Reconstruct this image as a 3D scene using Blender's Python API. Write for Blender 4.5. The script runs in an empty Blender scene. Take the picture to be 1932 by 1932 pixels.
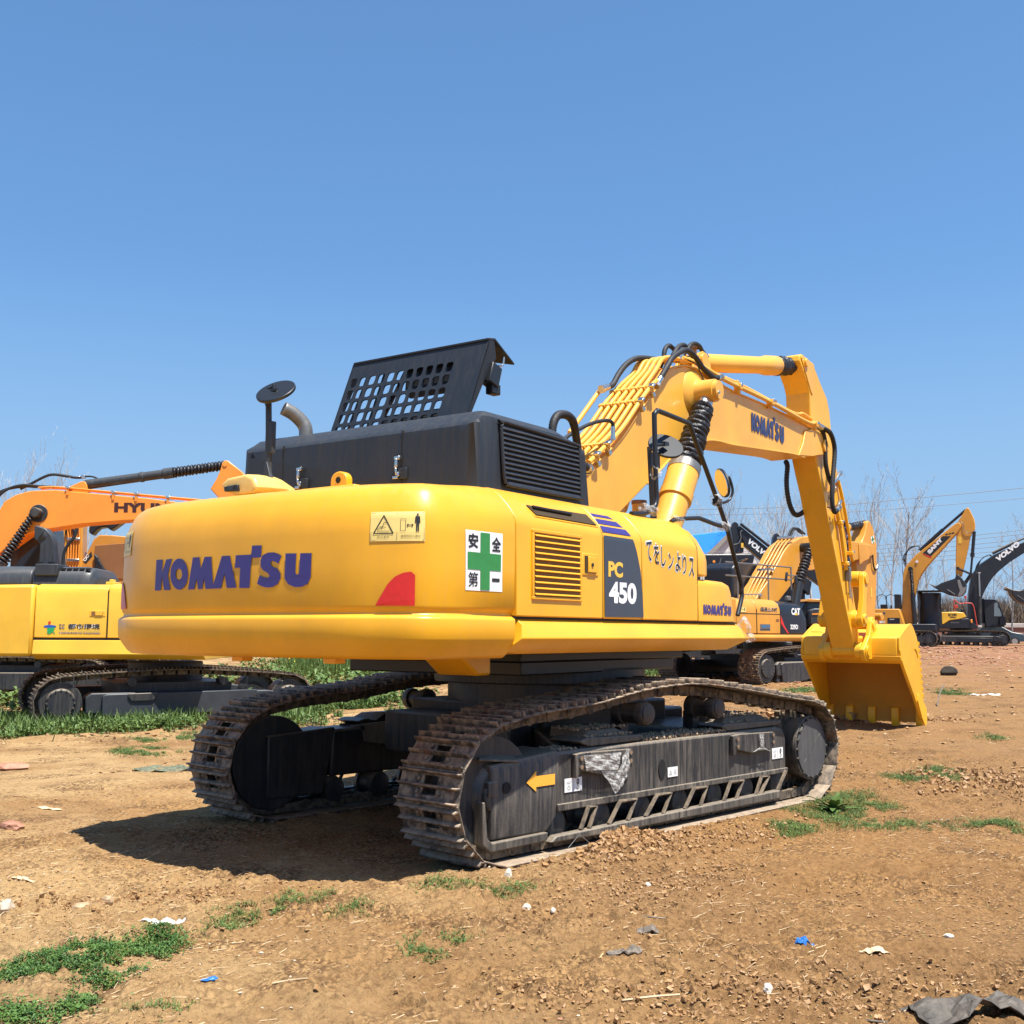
import bpy, bmesh, math, random
import numpy as np
from mathutils import Vector, Matrix, Euler
from mathutils.geometry import tessellate_polygon
R = math.radians
random.seed(7)
rng = np.random.default_rng(11)
scene = bpy.context.scene
COL = scene.collection

# ------------------------------------------------------------------ camera, sky, sun, exposure
cam_data = bpy.data.cameras.new('camera')
cam = bpy.data.objects.new('camera', cam_data); COL.objects.link(cam)
cam_data.sensor_width = 36.0; cam_data.lens = 36.0 * 2084.03 / 1932.0
cam_data.clip_start = 0.05; cam_data.clip_end = 3000
CAM_H = 1.508
cam.matrix_world = Matrix.Translation((0, 0, CAM_H)) @ Matrix.Rotation(R(90 + 6.258), 4, 'X') @ Matrix.Rotation(R(0.308), 4, 'Z')
scene.camera = cam

SUN_TRAVEL = Vector((-0.256, 0.300, -1.0)).normalized()
sun_data = bpy.data.lights.new('sun', 'SUN'); sun_data.energy = 5.0; sun_data.angle = R(0.53); sun_data.color = (1.0, 0.955, 0.87)
sun = bpy.data.objects.new('sun', sun_data); COL.objects.link(sun)
sun.location = (20, -20, 60)
sun.rotation_euler = SUN_TRAVEL.to_track_quat('-Z', 'Y').to_euler()
world = bpy.data.worlds.new('World'); scene.world = world; world.use_nodes = True
wn = world.node_tree
sky = wn.nodes.new('ShaderNodeTexSky'); sky.sky_type = 'NISHITA'; sky.sun_disc = False
sky.sun_elevation = math.asin(-SUN_TRAVEL.z); sky.sun_rotation = math.atan2(-SUN_TRAVEL.x, -SUN_TRAVEL.y)
sky.altitude = 50; sky.air_density = 1.0; sky.dust_density = 0.35; sky.ozone_density = 6.5
_tc = wn.nodes.new('ShaderNodeTexCoord'); _ma = wn.nodes.new('ShaderNodeVectorMath'); _ma.operation = 'MULTIPLY_ADD'   # gentler gradient towards the horizon
_ma.inputs[1].default_value = (1, 1, 0.68); _ma.inputs[2].default_value = (0, 0, 0.150)
_nm = wn.nodes.new('ShaderNodeVectorMath'); _nm.operation = 'NORMALIZE'
wn.links.new(_tc.outputs['Generated'], _ma.inputs[0]); wn.links.new(_ma.outputs[0], _nm.inputs[0]); wn.links.new(_nm.outputs[0], sky.inputs[0])
_tint = wn.nodes.new('ShaderNodeMix'); _tint.data_type = 'RGBA'; _tint.blend_type = 'MULTIPLY'; _tint.inputs[0].default_value = 1.0; _tint.inputs[7].default_value = (0.83, 1.0, 1.02, 1)
wn.links.new(sky.outputs[0], _tint.inputs[6])
_sz = wn.nodes.new('ShaderNodeSeparateXYZ'); wn.links.new(_tc.outputs['Generated'], _sz.inputs[0])
_mr = wn.nodes.new('ShaderNodeMapRange'); _mr.interpolation_type = 'SMOOTHSTEP'; _mr.inputs[1].default_value = 0.0; _mr.inputs[2].default_value = 0.34; _mr.inputs[3].default_value = 0.85; _mr.inputs[4].default_value = 0.0
wn.links.new(_sz.outputs[2], _mr.inputs[0])
_hz = wn.nodes.new('ShaderNodeMix'); _hz.data_type = 'RGBA'; _hz.inputs[7].default_value = (2.05, 3.05, 4.15, 1)      # pale dusty air low over the horizon
wn.links.new(_mr.outputs[0], _hz.inputs[0]); wn.links.new(_tint.outputs[2], _hz.inputs[6])
wn.links.new(_hz.outputs[2], wn.nodes['Background'].inputs[0])
wn.nodes['Background'].inputs[1].default_value = 0.105
scene.view_settings.view_transform = 'Standard'; scene.view_settings.look = 'None'
scene.view_settings.exposure = 0.85; scene.view_settings.gamma = 1.0
scene.render.engine = 'CYCLES'

# ------------------------------------------------------------------ materials
MATS = {}
def _nt(name):
    m = bpy.data.materials.new(name); m.use_nodes = True
    nt = m.node_tree; b = nt.nodes['Principled BSDF']
    MATS[name] = m
    return m, nt, b
def _n(nt, t, **kw):
    n = nt.nodes.new(t)
    for k, v in kw.items(): setattr(n, k, v)
    return n
def _coord(nt, scale=(1, 1, 1), kind='Object'):
    tc = _n(nt, 'ShaderNodeTexCoord'); mp = _n(nt, 'ShaderNodeMapping')
    mp.inputs['Scale'].default_value = scale
    nt.links.new(tc.outputs[kind], mp.inputs[0]); return mp.outputs[0]
def _noise(nt, vec, scale, detail=4, rough=0.55):
    n = _n(nt, 'ShaderNodeTexNoise'); n.inputs['Scale'].default_value = scale
    n.inputs['Detail'].default_value = detail; n.inputs['Roughness'].default_value = rough
    nt.links.new(vec, n.inputs['Vector']); return n.outputs['Fac']
def _ramp(nt, fac, stops):
    r = _n(nt, 'ShaderNodeValToRGB'); el = r.color_ramp.elements
    while len(el) < len(stops): el.new(0.5)
    for e, (p, c) in zip(el, stops):
        e.position = p; e.color = (c if isinstance(c, tuple) else (c, c, c)) + (1,)
    nt.links.new(fac, r.inputs[0]); return r.outputs[0]
def _mix(nt, fac, a, b, mode='MIX'):
    m = _n(nt, 'ShaderNodeMix', data_type='RGBA', blend_type=mode)
    for s, v in ((m.inputs[0], fac), (m.inputs[6], a), (m.inputs[7], b)):
        if isinstance(v, (int, float)): s.default_value = v if s is m.inputs[0] or s.type == 'VALUE' else (v, v, v, 1)
        elif isinstance(v, tuple): s.default_value = v + (1,)
        else: nt.links.new(v, s)
    return m.outputs[2]
def _bump(nt, b, h, strength, dist):
    bp = _n(nt, 'ShaderNodeBump'); bp.inputs['Strength'].default_value = strength; bp.inputs['Distance'].default_value = dist
    nt.links.new(h, bp.inputs['Height']); nt.links.new(bp.outputs[0], b.inputs['Normal']); return bp
def paint(name, col, rough=0.32, dust=0.25, dustcol=(0.36, 0.27, 0.17), var=0.06, streak=0.10, coat=0.12):
    m, nt, b = _nt(name)
    v = _coord(nt); big = _noise(nt, v, 1.7, 3); fine = _noise(nt, v, 38, 5, 0.65)
    vs = _coord(nt, (9, 9, 0.8)); st = _noise(nt, vs, 2.5, 5, 0.7)
    dk = tuple(c * (1 - var * 2) for c in col); lt = tuple(min(1, c * (1 + var)) for c in col)
    c = _mix(nt, _ramp(nt, big, [(0.3, 0.0), (0.7, 1.0)]), dk, lt)
    c = _mix(nt, _ramp(nt, st, [(0.5, 0.0), (0.78, streak)]), c, dustcol)
    geo = _n(nt, 'ShaderNodeNewGeometry'); sx = _n(nt, 'ShaderNodeSeparateXYZ'); nt.links.new(geo.outputs['Normal'], sx.inputs[0])
    up = _ramp(nt, sx.outputs[2], [(0.25, 0.0), (0.95, dust)])
    sp = _mix(nt, 1.0, up, _ramp(nt, fine, [(0.35, 0.25), (0.65, 1.0)]), 'MULTIPLY')
    c = _mix(nt, sp, c, dustcol)
    c = _mix(nt, _ramp(nt, fine, [(0.70, 0.0), (0.80, 0.22)]), c, dustcol)
    nt.links.new(c, b.inputs['Base Color'])
    rr = _ramp(nt, st, [(0.3, rough * 0.85), (0.75, min(1, rough * 1.5))]); nt.links.new(rr, b.inputs['Roughness'])
    b.inputs['Coat Weight'].default_value = coat; b.inputs['Coat Roughness'].default_value = 0.2
    _bump(nt, b, _noise(nt, v, 5.5, 2), 0.12, 0.01)
    return m
def plain(name, col, rough=0.5, metal=0.0, noise=0.12, scale=30, emit=None, bump=0.0):
    m, nt, b = _nt(name); v = _coord(nt); f = _noise(nt, v, scale, 4)
    c = _mix(nt, _ramp(nt, f, [(0.3, 0.0), (0.7, 1.0)]), tuple(x * (1 - noise) for x in col), tuple(min(1, x * (1 + noise)) for x in col))
    nt.links.new(c, b.inputs['Base Color']); b.inputs['Roughness'].default_value = rough; b.inputs['Metallic'].default_value = metal
    if bump: _bump(nt, b, f, bump, 0.02)
    return m
def dusty_steel(name, col=(0.017, 0.020, 0.025), dust=(0.29, 0.235, 0.175), amount=0.62, rough=0.55, sc=6.0):
    m, nt, b = _nt(name)
    v = _coord(nt); st = _noise(nt, _coord(nt, (12, 12, 0.9)), 2.2, 6, 0.75); big = _noise(nt, v, 2.2, 4); fine = _noise(nt, v, 60, 6, 0.7)
    f = _mix(nt, 1.0, _ramp(nt, st, [(0.40, 0.0), (0.68, amount)]), _ramp(nt, big, [(0.3, 0.35), (0.65, 1.0)]), 'MULTIPLY')
    c = _mix(nt, f, col, dust)
    geo = _n(nt, 'ShaderNodeNewGeometry'); sx = _n(nt, 'ShaderNodeSeparateXYZ'); nt.links.new(geo.outputs['Normal'], sx.inputs[0])
    up = _mix(nt, 1.0, _ramp(nt, sx.outputs[2], [(0.2, 0.0), (0.8, 0.85)]), _ramp(nt, fine, [(0.3, 0.4), (0.6, 1.0)]), 'MULTIPLY')
    c = _mix(nt, up, c, dust); nt.links.new(c, b.inputs['Base Color'])
    nt.links.new(_ramp(nt, f, [(0.0, rough * 0.7), (0.6, 0.9)]), b.inputs['Roughness'])
    _bump(nt, b, fine, 0.35, 0.006); return m
def rusty(name, col=(0.055, 0.045, 0.038), rust=(0.24, 0.085, 0.028), dust=(0.31, 0.235, 0.165)):
    m, nt, b = _nt(name); v = _coord(nt, kind='Object')
    oi = _n(nt, 'ShaderNodeObjectInfo'); ad = _n(nt, 'ShaderNodeVectorMath', operation='ADD')
    nt.links.new(v, ad.inputs[0]); nt.links.new(oi.outputs['Location'], ad.inputs[1])
    a = _noise(nt, ad.outputs[0], 6, 6, 0.7); f = _noise(nt, ad.outputs[0], 16, 5, 0.65)
    c = _mix(nt, _ramp(nt, a, [(0.56, 0.0), (0.68, 0.85)]), col, rust)
    c = _mix(nt, _ramp(nt, f, [(0.42, 0.0), (0.60, 0.85)]), c, dust)
    g1 = _n(nt, 'ShaderNodeNewGeometry'); s1 = _n(nt, 'ShaderNodeSeparateXYZ'); nt.links.new(g1.outputs['Normal'], s1.inputs[0])
    c = _mix(nt, _mix(nt, 1.0, _ramp(nt, s1.outputs[2], [(0.3, 0.0), (0.9, 0.9)]), _ramp(nt, f, [(0.3, 0.5), (0.6, 1.0)]), 'MULTIPLY'), c, tuple(x * 1.25 for x in dust))
    nt.links.new(c, b.inputs['Base Color']); b.inputs['Roughness'].default_value = 0.72; b.inputs['Metallic'].default_value = 0.15
    _bump(nt, b, f, 0.3, 0.006); return m

Y_MAIN = paint('yellow_paint', (0.84, 0.405, 0.014))
Y_BOOM = paint('boom_yellow_paint', (0.80, 0.405, 0.045), rough=0.36, dust=0.3)
Y_LEFT = paint('bright_yellow_paint', (0.83, 0.47, 0.04), dust=0.15)
Y_BUCKET = paint('bucket_yellow_paint', (0.84, 0.43, 0.012), rough=0.42, dust=0.1, coat=0.1)
ORANGE = paint('orange_paint', (0.86, 0.29, 0.03), rough=0.35)
OCHRE = paint('ochre_paint', (0.66, 0.29, 0.03), rough=0.38)
OCHRE2 = paint('deep_ochre_paint', (0.56, 0.23, 0.03), rough=0.4)
BROWN = paint('brown_paint', (0.25, 0.10, 0.03), rough=0.5)
HOOD = paint('charcoal_paint', (0.017, 0.021, 0.028), rough=0.5, dust=0.08, dustcol=(0.2, 0.2, 0.2), streak=0.03, coat=0.05)
NAVYBLK = paint('blue_black_paint', (0.008, 0.010, 0.016), rough=0.4, dust=0.05, dustcol=(0.2, 0.2, 0.2), streak=0.05)
GREYMACH = paint('slate_grey_paint', (0.026, 0.030, 0.036), rough=0.5, dust=0.25, dustcol=(0.2, 0.2, 0.19), streak=0.15)
BLACK = plain('black_enamel', (0.014, 0.015, 0.017), 0.4)
RUBBER = plain('black_rubber', (0.016, 0.016, 0.018), 0.62, bump=0.2, scale=60)
BOOT = plain('black_vinyl', (0.012, 0.012, 0.015), 0.38, bump=0.9, scale=22)
CHROME = plain('bright_zinc', (0.62, 0.60, 0.55), 0.28, 1.0, 0.1)
STEELG = plain('galvanised_grey', (0.22, 0.21, 0.195), 0.45, 0.6)
DARKIN = plain('dark_interior', (0.008, 0.008, 0.008), 0.8)
NAVY = plain('navy_vinyl', (0.045, 0.035, 0.19), 0.35, noise=0.05)
NAVY2 = plain('dark_blue_vinyl', (0.03, 0.035, 0.11), 0.35, noise=0.05)
INK = plain('black_vinyl_lettering', (0.02, 0.02, 0.02), 0.45, noise=0.03)
WHITE = plain('white_vinyl', (0.80, 0.80, 0.78), 0.4, noise=0.03)
CREAM = plain('cream_sticker', (0.82, 0.62, 0.20), 0.4, noise=0.03)
LETTERY = plain('yellow_vinyl', (0.85, 0.50, 0.06), 0.4, noise=0.03)
GREEN = plain('green_vinyl', (0.035, 0.23, 0.055), 0.4, noise=0.05)
RED = plain('red_reflector', (0.62, 0.02, 0.015), 0.3, noise=0.08)
REDPAINT = plain('red_paint', (0.55, 0.06, 0.04), 0.4)
GREYVIN = plain('slate_vinyl', (0.045, 0.055, 0.075), 0.4, noise=0.05)
STEEL = dusty_steel('dusty_black_steel')
STEELDK = dusty_steel('dark_black_steel', amount=0.25)
STEELLT = dusty_steel('pale_dusty_steel', (0.04, 0.039, 0.037), (0.27, 0.22, 0.165), 0.9)
RUST = rusty('rusty_track_steel')
RUST2 = rusty('brown_track_steel', (0.045, 0.037, 0.030), (0.12, 0.065, 0.035), (0.20, 0.15, 0.10))
MUD = plain('dried_mud', (0.36, 0.24, 0.14), 0.95, noise=0.4, scale=18, bump=0.8)
GLASS = plain('dark_tinted_glass', (0.03, 0.04, 0.045), 0.06, noise=0.0)
MIRROR = plain('mirror_glass', (0.9, 0.9, 0.88), 0.03, 1.0, 0.0)
def wrap_mat():
    m, nt, b = _nt('clear_wrap'); v = _coord(nt); f = _noise(nt, v, 45, 5)
    b.inputs['Base Color'].default_value = (0.62, 0.60, 0.56, 1); b.inputs['Roughness'].default_value = 0.35
    nt.links.new(_ramp(nt, f, [(0.38, 0.15), (0.66, 0.55)]), b.inputs['Alpha']); _bump(nt, b, f, 0.3, 0.006)
wrap_mat()

# ------------------------------------------------------------------ mesh helpers
class MB:
    def __init__(s): s.v = []; s.f = []
    def add(s, vs, fs):
        o = len(s.v); s.v += [tuple(v) for v in vs]; s.f += [tuple(i + o for i in f) for f in fs]; return s
    def box(s, c, d, rot=None):
        c = Vector(c); x, y, z = d[0] / 2, d[1] / 2, d[2] / 2
        vs = [Vector(p) for p in ((-x, -y, -z), (x, -y, -z), (x, y, -z), (-x, y, -z), (-x, -y, z), (x, -y, z), (x, y, z), (-x, y, z))]
        if rot is not None: vs = [rot @ v for v in vs]
        return s.add([v + c for v in vs], [(3, 2, 1, 0), (4, 5, 6, 7), (0, 1, 5, 4), (1, 2, 6, 5), (2, 3, 7, 6), (3, 0, 4, 7)])
    def span(s, a, b): return s.box([(a[i] + b[i]) / 2 for i in range(3)], [abs(b[i] - a[i]) for i in range(3)])
    def prism(s, poly, a0, a1, plane='xz'):
        def mk(p, a):
            return {'xz': (p[0], a, p[1]), 'yz': (a, p[0], p[1]), 'xy': (p[0], p[1], a)}[plane]
        n = len(poly); vs = [mk(p, a0) for p in poly] + [mk(p, a1) for p in poly]
        fs = [tuple(range(n)), tuple(range(2 * n - 1, n - 1, -1))] + [(i, i + n, (i + 1) % n + n, (i + 1) % n) for i in range(n)]
        return s.add(vs, fs)
    def tube(s, path, r, seg=10, cap=True):
        P = [Vector(p) for p in path]; n = len(P); rr = r if isinstance(r, (list, tuple)) else [r] * n
        t0 = (P[1] - P[0]).normalized(); up = Vector((0, 0, 1)) if abs(t0.z) < 0.9 else Vector((1, 0, 0))
        nx = t0.cross(up).normalized(); vs = []; prev = t0
        for i in range(n):
            t = (P[min(i + 1, n - 1)] - P[max(i - 1, 0)]).normalized()
            q = prev.rotation_difference(t); nx = (q @ nx).normalized(); nx = (nx - t * nx.dot(t)).normalized(); prev = t
            ny = t.cross(nx)
            for k in range(seg):
                a = 2 * math.pi * k / seg; vs.append(P[i] + (nx * math.cos(a) + ny * math.sin(a)) * rr[i])
        fs = [(i * seg + k, i * seg + (k + 1) % seg, (i + 1) * seg + (k + 1) % seg, (i + 1) * seg + k) for i in range(n - 1) for k in range(seg)]
        if cap: fs += [tuple(range(seg - 1, -1, -1)), tuple((n - 1) * seg + k for k in range(seg))]
        return s.add(vs, fs)
    def cyl(s, a, b, r, seg=20, r2=None): return s.tube([a, b], [r, r if r2 is None else r2], seg)
    def lathe(s, a, b, prof, seg=24):
        a = Vector(a); d = (Vector(b) - a); L = d.length; d.normalize()
        pts = [a + d * (t * L) for t, _ in prof]
        t0 = d; up = Vector((0, 0, 1)) if abs(t0.z) < 0.9 else Vector((1, 0, 0)); nx = t0.cross(up).normalized(); ny = t0.cross(nx)
        vs = [pts[i] + (nx * math.cos(2 * math.pi * k / seg) + ny * math.sin(2 * math.pi * k / seg)) * prof[i][1] for i in range(len(prof)) for k in range(seg)]
        n = len(prof)
        fs = [(i * seg + k, (i + 1) * seg + k, (i + 1) * seg + (k + 1) % seg, i * seg + (k + 1) % seg) for i in range(n - 1) for k in range(seg)]
        fs += [tuple(range(seg)), tuple((n - 1) * seg + k for k in range(seg - 1, -1, -1))]
        return s.add(vs, fs)
    def loft(s, rings, cap=True, closed=True):
        m = len(rings[0]); vs = [p for r in rings for p in r]; fs = []
        for i in range(len(rings) - 1):
            for k in range(m if closed else m - 1):
                fs.append((i * m + k, i * m + (k + 1) % m, (i + 1) * m + (k + 1) % m, (i + 1) * m + k))
        if cap: fs += [tuple(range(m - 1, -1, -1)), tuple((len(rings) - 1) * m + k for k in range(m))]
        return s.add(vs, fs)
    def mirror_y(s):
        s.v = [(x, -y, z) for x, y, z in s.v]; s.f = [tuple(reversed(f)) for f in s.f]; return s
    def build(s, name, mat, parent=None, bevel=0.0, smooth=35, seg=2, fix=True):
        me = bpy.data.meshes.new(name); me.from_pydata(s.v, [], s.f); me.validate()
        if fix:
            bm = bmesh.new(); bm.from_mesh(me); bmesh.ops.recalc_face_normals(bm, faces=bm.faces); bm.to_mesh(me); bm.free()
        mats = mat if isinstance(mat, (list, tuple)) else [mat]
        for m in mats: me.materials.append(m)
        o = bpy.data.objects.new(name, me); COL.objects.link(o)
        if parent is not None: o.parent = parent
        if smooth:
            me.polygons.foreach_set('use_smooth', [True] * len(me.polygons)); me.set_sharp_from_angle(angle=R(smooth))
        if bevel:
            b = o.modifiers.new('bevel', 'BEVEL'); b.width = bevel; b.segments = seg; b.limit_method = 'ANGLE'; b.angle_limit = R(32)
            b.harden_normals = False; me.polygons.foreach_set('use_smooth', [True] * len(me.polygons))
        return o
def empty(name, loc, rz=0.0, label=None, cat=None, group=None, kind=None):
    o = bpy.data.objects.new(name, None); COL.objects.link(o); o.location = loc; o.rotation_euler = (0, 0, rz)
    o.empty_display_size = 0.3
    tag(o, label, cat, group, kind); return o
def tag(o, label=None, cat=None, group=None, kind=None):
    if label: o['label'] = label
    if cat: o['category'] = cat
    if group: o['group'] = group
    if kind: o['kind'] = kind
    return o
def smooth_path(pts, n=6):
    P = [Vector(p) for p in pts]; Q = [P[0] * 2 - P[1]] + P + [P[-1] * 2 - P[-2]]; out = []
    for i in range(1, len(Q) - 2):
        for k in range(n):
            t = k / n; a, b, c, d = Q[i - 1], Q[i], Q[i + 1], Q[i + 2]
            out.append(0.5 * ((2 * b) + (c - a) * t + (2 * a - 5 * b + 4 * c - d) * t * t + (3 * b - a - 3 * c + d) * t ** 3))
    out.append(P[-1]); return out
def flat_polys(polys, place, name, mat, parent, double=False):
    """2-D loops [(outer, [holes])] put on a surface by place(u, v)"""
    vs = []; fs = []
    for outer, holes in polys:
        loops = [outer] + list(holes); allp = [p for l in loops for p in l]
        tris = tessellate_polygon([[Vector((p[0], p[1], 0)) for p in l] for l in loops]); o = len(vs)
        vs += [tuple(place(p[0], p[1])) for p in allp]; fs += [tuple(o + i for i in t) for t in tris]
    me = bpy.data.meshes.new(name); me.from_pydata(vs, [], fs); me.materials.append(mat)
    ob = bpy.data.objects.new(name, me); COL.objects.link(ob)
    if parent is not None: ob.parent = parent
    return ob
def text_mesh(body, place, name, mat, parent, height, width=None, bold=0.0, align='LEFT', shear=0.0, ox=0.0, oy=0.0):
    c = bpy.data.curves.new(name, 'FONT'); c.body = body; c.size = 1.0; c.offset = bold; c.shear = shear; c.resolution_u = 4
    o = bpy.data.objects.new(name, c); COL.objects.link(o); bpy.context.view_layer.update()
    me = bpy.data.meshes.new_from_object(o); COL.objects.unlink(o); bpy.data.objects.remove(o)
    co = np.array([v.co[:] for v in me.vertices])
    mn = co.min(0); mx = co.max(0); sy = height / (mx[1] - mn[1]); sx = sy if width is None else width / (mx[0] - mn[0])
    W = (mx[0] - mn[0]) * sx; off = {'LEFT': 0, 'CENTER': -W / 2}[align]
    for v in me.vertices:
        v.co = place((v.co.x - mn[0]) * sx + off + ox, (v.co.y - mn[1]) * sy + oy)
    me.name = name; me.materials.clear(); me.materials.append(mat)
    ob = bpy.data.objects.new(name, me); COL.objects.link(ob)
    if parent is not None: ob.parent = parent
    return ob
def rect(u0, v0, u1, v1): return [(u0, v0), (u1, v0), (u1, v1), (u0, v1)]
def circ(cx, cy, r, n=20, ry=None): return [(cx + r * math.cos(2 * math.pi * k / n), cy + (ry or r) * math.sin(2 * math.pi * k / n)) for k in range(n)]

def ground_z(x, y):
    """large-scale terrain: level round the big machine, rising gently away to the right"""
    y = np.asarray(y, float); x = np.asarray(x, float)
    t = np.clip((y - 8.0) / 52.0, 0, 2.2); side = np.clip((x / np.maximum(y, 1) + 0.33) / 0.30, 0, 1); side = side * side * (3 - 2 * side)
    base = 0.93 * np.where(t < 1, t * 1.0, 1 + (t - 1) * 0.45)
    return base * (0.12 + 0.88 * side)
LOGO = {'K': [(0.0014, 0.1401), (0.0533, 0.1391), (0.054, 0.0769), (0.0807, 0.1386), (0.1292, 0.1391), (0.1005, 0.0706), (0.1251, -0.0003), (0.0745, 0.0007), (0.054, 0.0687), (0.0492, -0.0002), (0.0, 0.0)], 'MA': [(0.257, -0.0013), (0.2816, 0.1383), (0.3281, 0.1382), (0.3418, 0.088), (0.3636, 0.1375), (0.4101, 0.1367), (0.4293, 0.0112), (0.4792, 0.1367), (0.5311, 0.1358), (0.5796, -0.0018), (0.5202, -0.0014), (0.501, 0.0625), (0.4839, -0.0021), (0.3794, -0.0022), (0.3671, 0.0493), (0.3575, -0.0018), (0.3281, -0.002), (0.3137, 0.0482), (0.3035, -0.0015)], 'T': [(0.5673, 0.1358), (0.6623, 0.1347), (0.6651, 0.173), (0.7225, 0.1712), (0.7225, 0.1213), (0.6651, 0.121), (0.6589, -0.0046), (0.5974, -0.0035), (0.5988, 0.0826), (0.566, 0.0825)], 'S': [(0.8387, 0.1219), (0.8237, 0.0914), (0.8038, 0.1), (0.7854, 0.1051), (0.7765, 0.0957), (0.7861, 0.0805), (0.8195, 0.0703), (0.8366, 0.0495), (0.8373, 0.0297), (0.8223, 0.0081), (0.7943, -0.0037), (0.7656, -0.0059), (0.7321, 0.0002), (0.7033, 0.0116), (0.717, 0.0469), (0.7382, 0.0383), (0.7635, 0.0344), (0.7751, 0.0411), (0.7669, 0.0528), (0.7327, 0.0692), (0.7198, 0.0865), (0.7184, 0.1098), (0.73, 0.1294), (0.7587, 0.1391), (0.7922, 0.1392), (0.8209, 0.1318)], 'U': [(0.8599, 0.1318), (0.9187, 0.13), (0.9173, 0.0487), (0.9241, 0.0431), (0.9323, 0.0436), (0.9364, 0.0477), (0.9398, 0.1296), (1.0, 0.1278), (0.9986, 0.0287), (0.9822, 0.0044), (0.9515, -0.0073), (0.9159, -0.0073), (0.879, 0.0057), (0.8599, 0.0292)], 'O': [(0.2536, 0.0657), (0.2522, 0.048), (0.2468, 0.0317), (0.2372, 0.0182), (0.2242, 0.0075), (0.2085, 0.0009), (0.1914, -0.0008), (0.1743, 0.0023), (0.1572, 0.0101), (0.1429, 0.022), (0.1312, 0.0365), (0.123, 0.0538), (0.1196, 0.0716), (0.121, 0.09), (0.1271, 0.1063), (0.1367, 0.1205), (0.1504, 0.1305), (0.1661, 0.1371), (0.1832, 0.1381), (0.201, 0.135), (0.2174, 0.1272), (0.2317, 0.1153), (0.2427, 0.1008), (0.2502, 0.0836)], 'Oi': [(0.2105, 0.0672), (0.2092, 0.0577), (0.2044, 0.0502), (0.1962, 0.0449), (0.1866, 0.0437), (0.177, 0.0459), (0.1688, 0.0516), (0.1627, 0.0599), (0.1606, 0.0695), (0.162, 0.079), (0.1668, 0.0865), (0.1743, 0.0918), (0.1839, 0.093), (0.1934, 0.0908), (0.2023, 0.0851), (0.2078, 0.0768)]}
# ------------------------------------------------------------------ ground
def _vnoise(x, y, seed):
    xi = np.floor(x).astype(np.int64); yi = np.floor(y).astype(np.int64); fx = x - xi; fy = y - yi
    def h(a, b):
        n = (a * 374761393 + b * 668265263 + seed * 1442695041) & 0x7fffffff
        n = ((n ^ (n >> 13)) * 1274126177) & 0x7fffffff
        return ((n ^ (n >> 16)) & 0xffff) / 65535.0
    u = fx * fx * (3 - 2 * fx); v = fy * fy * (3 - 2 * fy)
    return (h(xi, yi) * (1 - u) + h(xi + 1, yi) * u) * (1 - v) + (h(xi, yi + 1) * (1 - u) + h(xi + 1, yi + 1) * u) * v
def fbm(x, y, f, octs, seed, gain=0.5, ridge=False):
    s = np.zeros_like(x); a = 1.0; t = 0
    for o in range(octs):
        ca, sa = math.cos(0.7 * o + seed), math.sin(0.7 * o + seed)
        n = _vnoise((x * ca - y * sa) * f + o * 17.3, (x * sa + y * ca) * f - o * 9.1, seed + o)
        if ridge: n = 1 - np.abs(2 * n - 1)
        s += a * n; t += a; a *= gain; f *= 2.07
    return s / t
def _bumpfn(x, y, cx, cy, rx, ry, ang=0):
    ca, sa = math.cos(ang), math.sin(ang); dx, dy = x - cx, y - cy
    return np.exp(-(((dx * ca + dy * sa) / rx) ** 2 + ((-dx * sa + dy * ca) / ry) ** 2))
U_A, U_B = 0.247, 9.793
def t2w(x, y):
    p = R(43.194); return (U_A + x * math.sin(p) - y * math.cos(p), U_B + x * math.cos(p) + y * math.sin(p))
def w2t(x, y):
    p = R(43.194); dx = x - U_A; dy = y - U_B
    return dx * math.sin(p) + dy * math.cos(p), -dx * math.cos(p) + dy * math.sin(p)
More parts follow.
